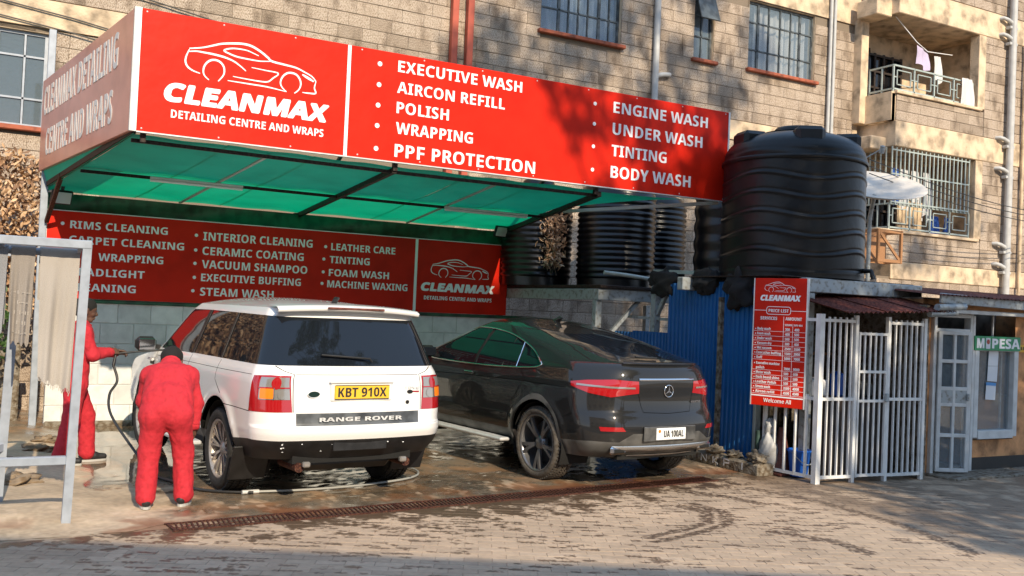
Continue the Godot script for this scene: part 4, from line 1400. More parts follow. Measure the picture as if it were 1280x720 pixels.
func car_shell(car: Node3D, c: Dictionary, paint: Material, holes: Array, xs: Array, ys: Array) -> void:
	var W0: float = c.W0
	var L: float = c.L
	var end := 2.0 * W0 + L
	var f := func(p: Vector2) -> Vector3: return skin_at(c, p)
	var body := mb().patch([rect2(-end, c.ylow, end, c.ytop)], holes, f, xs, ys)
	# roof: rings drawn in from the top outline
	var ring := func(u: float, v: float) -> Vector3:
		var o := skin_at(c, Vector2(lerpf(-end, end, u), c.ytop))
		var mid := Vector3(0, 0, -(c.roof_mid - c.axle))
		var k := pow(1.0 - v, 0.85)
		return Vector3(mid.x + (o.x - mid.x) * k, o.y + c.rise * (1.0 - k * k), mid.z + (o.z - mid.z) * k)
	part("body", body, paint, car)
	part("roof", mb().sheet(ring, 120, 14), paint, car)
	# dark inside, seen through the shut lines, the arches and from below
	var xs2 := steps(-end, end, 0.12)
	var ys2 := steps(c.ylow, c.ytop, 0.06)
	var arches := []
	for s in [-1.0, 1.0]:
		for a in [c.axle, c.axle + c.base]: arches.append(circle(s * (W0 + a), c.rad, c.arch))
	var fi := func(p: Vector2) -> Vector3: return skin_at(c, p, -0.014)
	part("inner_shell", mb().patch([rect2(-end, c.ylow + 0.01, end, c.ytop)], arches, fi, xs2, ys2), M.gap, car)
	var ub := mb().box(Vector3(0, c.ylow + 0.10, -(L / 2 - c.axle)), Vector3(1.15, 0.16, L - 0.35))
	for a in [0.0, c.base]:
		ub.box(Vector3(0, c.rad + 0.22, -a), Vector3(1.20, 0.6, 0.95))
		for s in [-1.0, 1.0]:
			var q := mb()
			var g := func(u: float, v: float) -> Vector3:
				var t := lerpf(-0.42, PI + 0.42, u)
				return Vector3(s * lerpf(0.58, c.half - 0.035, v), c.rad + c.arch * sin(t), -a + c.arch * cos(t))
			ub.sheet(g, 24, 2)
	ub.box(Vector3(0, c.ylow + 0.12, -(L / 2 - c.axle)), Vector3(c.half * 1.86, 0.22, c.base - 2.0 * c.arch - 0.04))
	part("underbody", ub, M.gap, car)

func shade_glass(car: Node3D, c: Dictionary, called: String, poly: PackedVector2Array, both := true, m: Material = null, off := -0.005) -> MeshInstance3D:
	var f := func(p: Vector2) -> Vector3: return skin_at(c, p, off)
	var o: MeshInstance3D
	for q in ([poly, mirror(poly)] if both else [poly]):
		var r := mb()._rect(q)
		o = part(called, mb().patch([q], [], f, steps(r.position.x, r.end.x, 0.05), steps(r.position.y, r.end.y, 0.03)), m if m else M.glass_dark, car)
	return o

func off_poly(p: PackedVector2Array, d: float) -> PackedVector2Array:
	return Geometry2D.offset_polygon(p, d, Geometry2D.JOIN_ROUND)[0]

func build_white_car() -> void:
	var c := {"W0": 0.96, "L": 4.79, "half": 0.955, "axle": 1.10, "base": 2.745, "rad": 0.382, "arch": 0.445, "rim": 0.262, "track": 0.80, "flare": 0.022, "taper": 0.05, "bow": 0.10, "rf": 0.22, "ylow": 0.34, "ytop": 1.665, "rise": 0.095, "roof_mid": 2.0, "ymap": [[0.30, 0.40], [0.50, 0.575], [0.66, 0.695], [0.772, 0.815], [1.10, 1.118], [1.20, 1.203], [1.665, 1.70]],
		"w": [[0.30, 0.88], [0.45, 0.935], [0.62, 0.955], [0.85, 0.955], [1.02, 0.950], [1.13, 0.925], [1.19, 0.900], [1.40, 0.825], [1.62, 0.735], [1.665, 0.705]],
		"zr": [[0.30, 0.16], [0.42, 0.06], [0.50, 0.02], [0.60, 0.0], [0.650, 0.0], [0.662, 0.035], [0.760, 0.05], [0.775, 0.052], [1.10, 0.085], [1.20, 0.115], [1.58, 0.31], [1.665, 0.36]],
		"zf": [[0.30, 4.62], [0.55, 4.79], [0.85, 4.77], [0.97, 4.62], [1.06, 4.15], [1.13, 3.70], [1.18, 3.52], [1.60, 2.82], [1.665, 2.68]],
		"rc": [[0.30, 0.20], [0.60, 0.24], [0.80, 0.20], [1.15, 0.20], [1.60, 0.17], [1.665, 0.17]]}
	var W0 := 0.96
	var car := thing("white_suv", "white four-wheel-drive car", "car", "", Vector3(2.97, 0, -9.40), 0.104)
	car.scale = Vector3.ONE * 1.03
	car.set_meta("label", "white four-wheel-drive car with a yellow number plate, backed by the red coveralls man")
	# glazing: rear window, quarter lights, doors; left side in negative x
	var rear := v2([[-0.885, 1.205], [0.885, 1.205], [0.88, 1.40], [0.865, 1.595], [-0.865, 1.595], [-0.88, 1.40]])
	var quarter := v2([[-0.885, 1.205], [-0.88, 1.40], [-0.865, 1.595], [-2.16, 1.605], [-2.16, 1.205]])
	var rdoor := v2([[-2.20, 1.205], [-2.20, 1.605], [-2.96, 1.61], [-3.02, 1.20]])
	var fdoor := v2([[-3.10, 1.195], [-3.04, 1.61], [-3.62, 1.605], [-4.20, 1.22], [-4.20, 1.185]])
	var lamp := v2([[-0.665, 0.772], [-0.685, 1.105], [-0.93, 1.11], [-1.16, 1.10], [-1.22, 0.772]])
	var gaps := []
	for g in [[[-2.155, 1.19], [-2.16, 0.98], [-2.08, 0.92], [-1.97, 0.86]], [[-3.03, 1.19], [-3.05, 0.45]], [[-4.27, 1.18], [-4.30, 0.95], [-4.30, 0.47]]]:
		gaps.append(strip(v2(g), 0.009))
	var tg := [strip(v2([[-0.90, 1.20], [-0.66, 1.12], [-0.655, 0.77]]), 0.008), strip(v2([[-1.22, 0.768], [-1.95, 0.775]]), 0.007), strip(v2([[-1.24, 1.105], [-2.16, 1.098], [-3.04, 1.095], [-4.28, 1.085]]), 0.005), strip(v2([[-0.645, 1.118], [0.645, 1.118]]), 0.006)]
	var holes := [rear]
	for q in [quarter, rdoor, fdoor, lamp] + gaps + tg.slice(0, 3):
		holes.append(q); holes.append(mirror(q))
	holes.append(tg[3])
	for s in [-1.0, 1.0]:
		for a in [c.axle, c.axle + c.base]: holes.append(circle(s * (W0 + a), c.rad, c.arch))
	# lower black bumper and sills
	var low := rect2(-1.02, 0.30, 1.02, 0.50)
	var lowside := v2([[-1.02, 0.30], [-1.02, 0.50], [-1.24, 0.50], [-1.62, 0.46], [-1.62, 0.30]])
	var sill := v2([[-2.4, 0.30], [-2.4, 0.43], [-4.35, 0.43], [-4.35, 0.30]])
	var bar := rect2(-0.63, 0.664, 0.63, 0.762)
	for q in [low, bar, lowside, mirror(lowside), sill, mirror(sill)]: holes.append(q)
	var xs := [-6.8]
	for a in [[-6.71, -5.6, 0.05], [-5.6, -1.3, 0.05], [-1.3, 1.3, 0.035], [1.3, 5.6, 0.08], [5.6, 6.71, 0.08]]:
		var st := steps(a[0], a[1], a[2])
		st.remove_at(0)
		xs.append_array(st)
	xs[0] = -6.71
	car_shell(car, c, M.paint_white, holes, xs, steps(0.30, 1.665, 0.021))
	shade_glass(car, c, "rear_window", rear, false)
	shade_glass(car, c, "side_window", quarter)
	shade_glass(car, c, "side_window", rdoor)
	shade_glass(car, c, "side_window", fdoor)
	# the black pillars between the panes
	for q in [v2([[-2.16, 1.205], [-2.16, 1.605], [-2.20, 1.605], [-2.20, 1.205]]), v2([[-3.02, 1.20], [-2.96, 1.61], [-3.04, 1.61], [-3.10, 1.195]])]:
		shade_glass(car, c, "pillar", q, true, M.trim_black, 0.002)
	shade_glass(car, c, "bumper_skirt", low, false, M.trim_black, 0.0)
	shade_glass(car, c, "bumper_skirt", lowside, true, M.trim_black, 0.0)
	shade_glass(car, c, "sill", sill, true, M.trim_black, 0.0)
	shade_glass(car, c, "tailgate_bar", bar, false, M.trim_grey, 0.0)
	# tail lamps: red housing with clear and amber cells
	for s in [-1.0, 1.0]:
		var flip := func(p: PackedVector2Array) -> PackedVector2Array: return p if s < 0 else mirror(p)
		var h := shade_glass(car, c, "tail_lamp", flip.call(lamp), false, M.lamp_red, 0.004)
		shade_glass(h, c, "reflector", flip.call(v2([[-0.685, 0.882], [-0.70, 1.09], [-1.03, 1.09], [-1.04, 0.882]])), false, M.lamp_clear, 0.008)
		shade_glass(h, c, "brake_light", flip.call(circle(-0.83, 1.035, 0.058, 18)), false, M.lamp_red, 0.013)
		shade_glass(h, c, "reversing_light", flip.call(circle(-0.77, 0.93, 0.045, 18)), false, M.lamp_clear, 0.013)
		shade_glass(h, c, "bezel", flip.call(rect2(-1.04, 0.985, -0.685, 0.997)), false, M.lamp_red, 0.0145)
		shade_glass(h, c, "bezel", flip.call(rect2(-0.86, 0.882, -0.848, 0.99)), false, M.trim_grey, 0.0145)
		shade_glass(h, c, "indicator", flip.call(rect2(-1.02, 0.89, -0.86, 0.985, 0.015)), false, M.lamp_amber, 0.012)
	# spoiler over the rear window, with the high brake light
	var sp := mb()
	sp.cur = 1
	var fs := func(u: float, v: float) -> Vector3:
		var x := lerpf(-0.70, 0.70, u)
		var e := 0.34 + 0.10 * pow(x / 0.7, 2.0)
		var prof := [[0.14, 0.050], [-0.06, 0.034], [-0.105, 0.012], [-0.095, -0.014], [0.02, -0.03]]
		var k := v * 4.0
		var i := mini(int(k), 3)
		var q := Vector2(prof[i][0], prof[i][1]).lerp(Vector2(prof[i + 1][0], prof[i + 1][1]), k - i)
		return Vector3(x, 1.708 + q.y - 0.03 * pow(x / 0.7, 2.0), -(e + q.x - c.axle))
	part("spoiler", mb().sheet(fs, 24, 12), M.paint_white, car)
	part("high_brake_light", mb().cbox(Vector3(0, 1.714, -(0.241 - c.axle)), Vector3(0.56, 0.020, 0.012), 0.004), M.cone, car)
	var fin := mb().tube([Vector3(0.05, 1.755, 0.25), Vector3(0.05, 1.80, 0.29), Vector3(0.05, 1.806, 0.35)], [0.03, 0.024, 0.012], 8)
	part("aerial", fin, M.trim_black, car)
	# wiper
	part("rear_wiper", mb().tube([skin_at(c, Vector2(0.13, 1.245), 0.02), skin_at(c, Vector2(0.10, 1.275), 0.035), skin_at(c, Vector2(-0.42, 1.30), 0.022)], 0.011, 6), M.trim_black, car)
	# number plate, badges, writing
	var zt: float = -(0.072 - c.axle)
	part("plate_recess", mb().cbox(Vector3(0, 0.985, zt - 0.0), Vector3(0.60, 0.165, 0.03), 0.012), M.paint_white, car)
	var pl := part("number_plate", mb().cbox(Vector3(0, 0.985, zt + 0.020), Vector3(0.53, 0.122, 0.012), 0.004), M.plate_yellow, car)
	lettering("KBT 910X", Vector2(-0.235, 0.945), Vector2(0.235, 0.945), 0.080, face_z(zt + 0.0265), M.ink_black, pl)
	part("plate_frame", mb().tube([Vector3(-0.262, 0.926, zt + 0.024), Vector3(0.262, 0.926, zt + 0.024), Vector3(0.262, 1.044, zt + 0.024), Vector3(-0.262, 1.044, zt + 0.024)], 0.0045, 5, true, true), M.ink_black, pl)
	part("tailgate_handle", mb().cbox(Vector3(0, 1.075, zt + 0.012), Vector3(0.62, 0.03, 0.035), 0.01), M.paint_white, car)
	var bz := skin_at(c, Vector2(0, 0.71)).z
	lettering("RANGE ROVER", Vector2(-0.40, 0.735), Vector2(0.40, 0.735), 0.034, Transform3D(Basis(), Vector3(0, 0, bz + 0.004)), M.alu, car, "lettering", 0.0, 0.001)
	for q in [["badge", -0.47, 0.93, 0.055, 0.028], ["lock", 0.50, 0.845, 0.018, 0.018], ["badge", 0.53, 0.945, 0.03, 0.018]]:
		var pos := skin_at(c, Vector2(q[1], q[2]), 0.003)
		var el := PackedVector2Array()
		for k in 20: el.append(Vector2(q[3] * cos(TAU * k / 20), q[4] * sin(TAU * k / 20)))
		var bg := part(q[0], mb().prism(el, 0.006, Transform3D(Basis(Vector3.RIGHT, 0.10), pos)), M.badge if q[1] < 0 else M.trim_black, car)
		if q[1] < 0:
			var rim := []
			for k in 20: rim.append(pos + Vector3(q[3] * cos(TAU * k / 20), q[4] * sin(TAU * k / 20), 0.004))
			part("badge_rim", mb().tube(rim, 0.004, 5, true, true), M.alu, bg)
	lettering("TDV8", Vector2(0.44, 1.005), Vector2(0.60, 1.005), 0.022, Transform3D(Basis(), Vector3(0, 0, skin_at(c, Vector2(0.5, 1.0)).z + 0.003)), M.alu, car)
	part("red_stroke", mb().cbox(skin_at(c, Vector2(0.60, 0.945), 0.003), Vector3(0.07, 0.014, 0.006), 0.002), M.lamp_red, car)
	# door handles, mirrors, running boards, mud flaps, exhaust
	for s in [-1.0, 1.0]:
		for z in [2.42, 3.55]:
			var hd := part("door_handle", mb().cbox(skin_at(c, Vector2(s * (W0 + z - 0.1), 1.025), 0.022), Vector3(0.03, 0.034, 0.20), 0.012), M.paint_white, car)
			part("grip_recess", mb().cbox(skin_at(c, Vector2(s * (W0 + z - 0.1), 0.995), 0.004), Vector3(0.012, 0.055, 0.14), 0.005), M.trim_black, hd)
		var mr := part("wing_mirror", mb().cbox(Vector3(s * 1.06, 1.225, -(3.28 - c.axle)), Vector3(0.22, 0.165, 0.13), 0.045), M.trim_black, car)
		part("mirror_glass", mb().cbox(Vector3(s * 1.06, 1.225, -(3.207 - c.axle)), Vector3(0.17, 0.12, 0.01), 0.004), M.chrome, mr)
		part("mirror_arm", mb().bar(Vector3(s * 0.90, 1.19, -(3.30 - c.axle)), Vector3(s * 1.0, 1.20, -(3.28 - c.axle)), 0.05, 0.05), M.trim_black, mr)
		part("running_board", mb().cbox(Vector3(s * 0.99, 0.36, -(2.48 - c.axle)), Vector3(0.17, 0.045, 1.72), 0.014), M.alu, car)
		part("mud_flap", mb().cbox(Vector3(s * 0.80, 0.325, -(0.60 - c.axle)), Vector3(0.34, 0.34, 0.018), 0.006, Basis(Vector3.RIGHT, 0.42)), M.trim_black, car)
		part("silencer", mb().tube([Vector3(s * 0.52, 0.33, 0.55), Vector3(s * 0.52, 0.33, 0.95)], 0.042, 10), M.rust_iron, car)
		part("tow_eye", mb().cbox(Vector3(s * 0.47, 0.36, 0.98), Vector3(0.07, 0.05, 0.05), 0.012), M.lamp_clear, car)
	part("exhaust_box", mb().cbox(Vector3(0.0, 0.36, 0.62), Vector3(0.95, 0.20, 0.34), 0.06), M.trim_black, car)
	part("axle_beam", mb().tube([Vector3(-0.62, 0.34, 0.0), Vector3(0.62, 0.34, 0.0)], 0.055, 10), M.rust_iron, car)
	for q in [-0.36, 0.36]:
		part("suspension_arm", mb().bar(Vector3(q, 0.34, 0.45), Vector3(q * 1.8, 0.28, 0.05), 0.06, 0.05), M.rust_iron, car)
	part("tow_cover", mb().cbox(Vector3(0.0, 0.515, skin_at(c, Vector2(0, 0.44)).z + 0.001), Vector3(0.52, 0.085, 0.02), 0.008), M.trim_black, car)
	var fo := mb()
	for k in 14:
		var q := skin_at(c, Vector2(rng.randfn() * 0.28 - 0.1 if k % 3 else rng.randf_range(-0.8, -0.72), rng.randf_range(0.37, 0.47)), 0.003)
		fo.cbox(q, Vector3(rng.randf_range(0.006, 0.018), rng.randf_range(0.005, 0.012), 0.006), 0.0028)
	stuff(part("foam_splashes", fo, M.paper, car))
	put_wheels(car, c, wheel(c, "split", M.rubber, M.rim_silver))

func build_dark_car() -> void:
	var c := {"W0": 1.0, "L": 4.90, "half": 0.995, "axle": 1.06, "base": 2.915, "rad": 0.396, "arch": 0.44, "rim": 0.302, "track": 0.845, "flare": 0.020, "taper": 0.07, "bow": 0.16, "rf": 0.30, "ylow": 0.30, "ytop": 1.635, "rise": 0.075, "roof_mid": 2.45, "ymap": [[0.28, 0.34], [0.45, 0.51], [0.60, 0.66], [0.835, 0.87], [0.935, 1.01], [1.045, 1.135], [1.135, 1.30], [1.185, 1.345], [1.40, 1.49], [1.635, 1.668]],
		"w": [[0.28, 0.90], [0.45, 0.975], [0.62, 0.995], [0.85, 0.995], [1.00, 0.980], [1.08, 0.950], [1.16, 0.900], [1.40, 0.800], [1.58, 0.690], [1.635, 0.640]],
		"zr": [[0.28, 0.16], [0.36, 0.05], [0.45, 0.01], [0.60, 0.0], [0.72, 0.02], [0.80, 0.05], [0.90, 0.065], [1.00, 0.055], [1.06, 0.058], [1.10, 0.075], [1.135, 0.12], [1.16, 0.19], [1.19, 0.28], [1.24, 0.43], [1.30, 0.60], [1.40, 0.88], [1.50, 1.24], [1.58, 1.56], [1.635, 1.82]],
		"zf": [[0.28, 4.70], [0.55, 4.90], [0.85, 4.86], [0.97, 4.62], [1.04, 4.15], [1.10, 3.75], [1.17, 3.50], [1.40, 3.10], [1.58, 2.82], [1.635, 2.70]],
		"rc": [[0.28, 0.26], [0.60, 0.34], [0.95, 0.42], [1.10, 0.50], [1.18, 0.52], [1.30, 0.48], [1.50, 0.38], [1.635, 0.30]]}
	var W0 := 1.0
	var car := thing("dark_coupe_suv", "dark grey fastback car with a white number plate beside the blue tin fence", "car", "", Vector3(6.30, 0, -9.09), 0.102)
	var rear := v2([[-0.70, 1.185], [0.70, 1.185], [0.72, 1.30], [0.70, 1.42], [0.66, 1.52], [-0.66, 1.52], [-0.70, 1.42], [-0.72, 1.30]])
	var glasshouse := v2([[-2.08, 1.095], [-2.13, 1.13], [-2.30, 1.25], [-2.55, 1.385], [-2.90, 1.485], [-3.30, 1.535], [-3.75, 1.545], [-4.10, 1.52], [-4.36, 1.41], [-4.62, 1.15], [-4.66, 1.075], [-3.4, 1.06], [-2.4, 1.075]])
	var lamp := v2([[-0.42, 0.935], [-0.44, 1.045], [-0.80, 1.055], [-1.15, 1.045], [-1.42, 1.025], [-1.40, 0.985], [-1.10, 0.93], [-0.80, 0.905]])
	var holes := [rear, glasshouse, mirror(glasshouse), lamp, mirror(lamp)]
	for g in [[[-2.40, 1.055], [-2.30, 0.99], [-2.42, 0.88], [-2.56, 0.75]], [[-3.36, 1.05], [-3.34, 0.46]], [[-4.55, 1.05], [-4.56, 0.46]], [[-1.32, 0.90], [-1.38, 0.74], [-1.55, 0.68]], [[-0.42, 0.93], [-0.36, 0.78], [0.0, 0.765]], [[-1.52, 0.96], [-2.33, 0.965], [-3.35, 0.95], [-4.5, 0.92]]]:
		var q := strip(v2(g), 0.007)
		holes.append(q); holes.append(mirror(q))
	for s in [-1.0, 1.0]:
		for a in [c.axle, c.axle + c.base]: holes.append(circle(s * (W0 + a), c.rad, c.arch))
	var skirt := v2([[-1.05, 0.28], [-1.05, 0.46], [-0.70, 0.455], [-0.52, 0.54], [0.52, 0.54], [0.70, 0.455], [1.05, 0.46], [1.05, 0.28]])
	var skirtside := v2([[-1.05, 0.28], [-1.05, 0.46], [-1.30, 0.45], [-1.72, 0.43], [-1.72, 0.28]])
	var sill := v2([[-2.44, 0.28], [-2.44, 0.43], [-4.6, 0.43], [-4.6, 0.28]])
	for q in [skirt, skirtside, mirror(skirtside), sill, mirror(sill)]: holes.append(q)
	var xs := []
	for a in [[-6.90, -5.7, 0.06], [-5.7, -1.5, 0.05], [-1.5, 1.5, 0.035], [1.5, 5.7, 0.09], [5.7, 6.90, 0.09]]:
		var st := steps(a[0], a[1], a[2])
		if not xs.is_empty(): st.remove_at(0)
		xs.append_array(st)
	car_shell(car, c, M.paint_dark, holes, xs, steps(0.28, 1.10, 0.021) + steps(1.112, 1.635, 0.0105))
	shade_glass(car, c, "rear_window", rear, false)
	# side panes with chrome round them
	for q in [v2([[-2.08, 1.095], [-2.13, 1.13], [-2.30, 1.25], [-2.50, 1.355], [-2.50, 1.074], [-2.4, 1.075]]), v2([[-2.53, 1.074], [-2.53, 1.375], [-2.55, 1.385], [-2.90, 1.485], [-3.28, 1.532], [-3.34, 1.062]]), v2([[-3.40, 1.06], [-3.34, 1.536], [-3.75, 1.545], [-4.10, 1.52], [-4.36, 1.41], [-4.62, 1.15], [-4.66, 1.075]])]:
		shade_glass(car, c, "side_window", q)
	for s in [-1.0, 1.0]:
		for u in [2.515, 3.35, 2.80]:
			part("window_bar", mb().tube([skin_at(c, Vector2(-s * u, 1.07), 0.001), skin_at(c, Vector2(-s * (u - (0.10 if u == 2.80 else 0.0)), 1.37 if u < 2.6 else 1.45), 0.001)], 0.008, 5), M.chrome if u == 2.515 else M.trim_black, car)
		var rimp := []
		for p in glasshouse: rimp.append(skin_at(c, Vector2(-s * p.x, p.y), 0.004))
		var smooth := []
		for k in rimp.size():
			for q in 4: smooth.append(rimp[k].cubic_interpolate(rimp[(k + 1) % rimp.size()], rimp[(k + rimp.size() - 1) % rimp.size()], rimp[(k + 2) % rimp.size()], q / 4.0))
		part("chrome_trim", mb().tube(smooth, 0.010, 6, true, true), M.chrome, car)
	shade_glass(car, c, "bumper_skirt", skirt, false, M.trim_satin, 0.0)
	shade_glass(car, c, "bumper_skirt", skirtside, true, M.trim_satin, 0.0)
	shade_glass(car, c, "sill", sill, true, M.trim_satin, 0.0)
	for s in [-1.0, 1.0]:
		for a in [c.axle, c.axle + c.base]:
			var f := func(u: float, v: float) -> Vector3:
				var t := lerpf(-0.35, PI + 0.35, u)
				var r: float = c.arch - 0.004 + 0.05 * v
				return skin_at(c, Vector2(s * (W0 + a + r * cos(t)), c.rad + r * sin(t)), 0.010 - 0.008 * v)
			part("arch_trim", mb().sheet(f, 40, 3), M.trim_satin, car)
		var flip := func(p: PackedVector2Array) -> PackedVector2Array: return p if s < 0 else mirror(p)
		var h := shade_glass(car, c, "tail_lamp", flip.call(lamp), false, M.lamp_red, 0.004)
		shade_glass(h, c, "light_bar", flip.call(strip(v2([[-0.48, 0.985], [-0.85, 0.99], [-1.30, 1.005]]), 0.018)), false, M.lamp_clear, 0.009)
		shade_glass(car, c, "reflector", flip.call(v2([[-0.62, 0.565], [-0.66, 0.61], [-0.96, 0.61], [-0.94, 0.565]])), false, M.lamp_red, 0.006)
		# exhaust tips set in the chrome strip
		var ep := skin_at(c, Vector2(s * 0.70, 0.365), -0.012)
		part("exhaust_tip", mb().cbox(ep + Vector3(0, 0.005, 0.012), Vector3(0.21, 0.085, 0.06), 0.022), M.chrome, car)
		part("exhaust_hole", mb().cbox(ep + Vector3(0, 0.0, 0.036), Vector3(0.15, 0.045, 0.02), 0.008), M.gap, car)
		for z in [2.62, 3.75]:
			var hd := part("door_handle", mb().cbox(skin_at(c, Vector2(s * (W0 + z - 0.2), 0.975), 0.020), Vector3(0.026, 0.030, 0.20), 0.010), M.paint_dark, car)
			part("handle_trim", mb().cbox(skin_at(c, Vector2(s * (W0 + z - 0.2), 0.988), 0.026), Vector3(0.02, 0.008, 0.19), 0.003), M.chrome, hd)
		var mr := part("wing_mirror", mb().cbox(Vector3(s * 1.08, 1.255, -(3.32 - c.axle)), Vector3(0.22, 0.15, 0.14), 0.05), M.paint_dark, car)
		part("mirror_glass", mb().cbox(Vector3(s * 1.08, 1.255, -(3.242 - c.axle)), Vector3(0.17, 0.11, 0.01), 0.004), M.glass_dark, mr)
		part("mirror_arm", mb().bar(Vector3(s * 0.90, 1.20, -(3.34 - c.axle)), Vector3(s * 1.0, 1.22, -(3.32 - c.axle)), 0.05, 0.04), M.trim_black, mr)
		part("running_board", mb().cbox(Vector3(s * 1.0, 0.36, -(2.52 - c.axle)), Vector3(0.14, 0.04, 1.85), 0.014), M.alu, car)
	var dif := mb()
	var fd := func(u: float, v: float) -> Vector3: return skin_at(c, Vector2(lerpf(-0.80, 0.80, u), lerpf(0.352, 0.415, v)), 0.006 + 0.014 * sin(PI * v))
	part("chrome_strip", dif.sheet(fd, 30, 5), M.brushed, car)
	var fd2 := func(u: float, v: float) -> Vector3: return skin_at(c, Vector2(lerpf(-0.55, 0.55, u), lerpf(0.285, 0.31, v)), 0.01 + 0.01 * sin(PI * v))
	part("skid_strip", mb().sheet(fd2, 30, 4), M.brushed, car)
	# chrome blade between the lamps and the boot lip
	var fl := func(u: float, v: float) -> Vector3: return skin_at(c, Vector2(lerpf(-0.44, 0.44, u), lerpf(1.050, 1.064, v)), 0.004 + 0.008 * sin(PI * v))
	part("boot_blade", mb().sheet(fl, 20, 4), M.chrome, car)
	var fl2 := func(u: float, v: float) -> Vector3:
		var x := lerpf(-0.68, 0.68, u)
		var p := skin_at(c, Vector2(x, 1.135), 0.0)
		return p + Vector3(0, lerpf(-0.01, 0.028, v), 0.004 + 0.05 * v - (0.10 if v > 0.75 else 0.0)) * Vector3(1, 1, 1.0 - 0.5 * pow(absf(x) / 0.68, 3.0))
	part("boot_lip", mb().sheet(fl2, 30, 4), M.paint_dark, car)
	part("rear_wiper", mb().tube([skin_at(c, Vector2(0.02, 1.19), 0.01) + Vector3(0, 0.02, 0), skin_at(c, Vector2(-0.30, 1.20), 0.01) + Vector3(0, 0.02, 0)], 0.012, 6), M.trim_black, car)
	# plate and badges
	var zp := skin_at(c, Vector2(0, 0.52)).z
	var py := 0.595
	part("plate_recess", mb().cbox(Vector3(0, py, zp - 0.002), Vector3(0.74, 0.155, 0.02), 0.008), M.trim_satin, car)
	var pl := part("number_plate", mb().cbox(Vector3(0, py, zp + 0.014), Vector3(0.42, 0.122, 0.012), 0.003), M.plate_white, car)
	var zpf := face_z(zp + 0.0205)
	lettering("UA 100AL", Vector2(-0.11, py - 0.034), Vector2(0.175, py - 0.034), 0.068, zpf, M.ink_black, pl)
	part("plate_emblem", mb().prism(circle(-0.17, py + 0.03, 0.018, 12), 0.002, zpf), M.lamp_amber, pl)
	var zs := skin_at(c, Vector2(0, 0.985)).z + 0.008
	var ringp := []
	for k in 28: ringp.append(Vector3(0.062 * cos(TAU * k / 28), 1.035 + 0.062 * sin(TAU * k / 28), zs))
	var em := part("star_emblem", mb().tube(ringp, 0.006, 6, true, true), M.chrome, car)
	var star := mb()
	for k in 3:
		var a := PI / 2 + TAU * k / 3
		star.prism(PackedVector2Array([Vector2(0.060 * cos(a), 1.035 + 0.060 * sin(a)), Vector2(0.011 * cos(a + 2.0), 1.035 + 0.012 * sin(a + 2.0)), Vector2(0.011 * cos(a - 2.0), 1.035 + 0.012 * sin(a - 2.0))]), 0.006, face_z(zs))
	part("star", star, M.chrome, em)
	var zl := skin_at(c, Vector2(-0.5, 0.85)).z + 0.012
	lettering("GLE350d", Vector2(-0.62, 0.905), Vector2(-0.36, 0.905), 0.028, Transform3D(Basis(Vector3.UP, -0.16), Vector3(0, 0, zl - 0.085)), M.chrome, car)
	lettering("4MATIC", Vector2(0.36, 0.905), Vector2(0.52, 0.905), 0.022, Transform3D(Basis(Vector3.UP, 0.12), Vector3(0, 0, zl + 0.055)), M.chrome, car)
	part("roof_fin", mb().tube([Vector3(0, 1.70, -1.0), Vector3(0, 1.745, -0.92), Vector3(0, 1.752, -0.86)], [0.04, 0.028, 0.01], 8), M.paint_dark, car)
	put_wheels(car, c, wheel(c, "twin", M.rubber_dusty, M.rim_black))

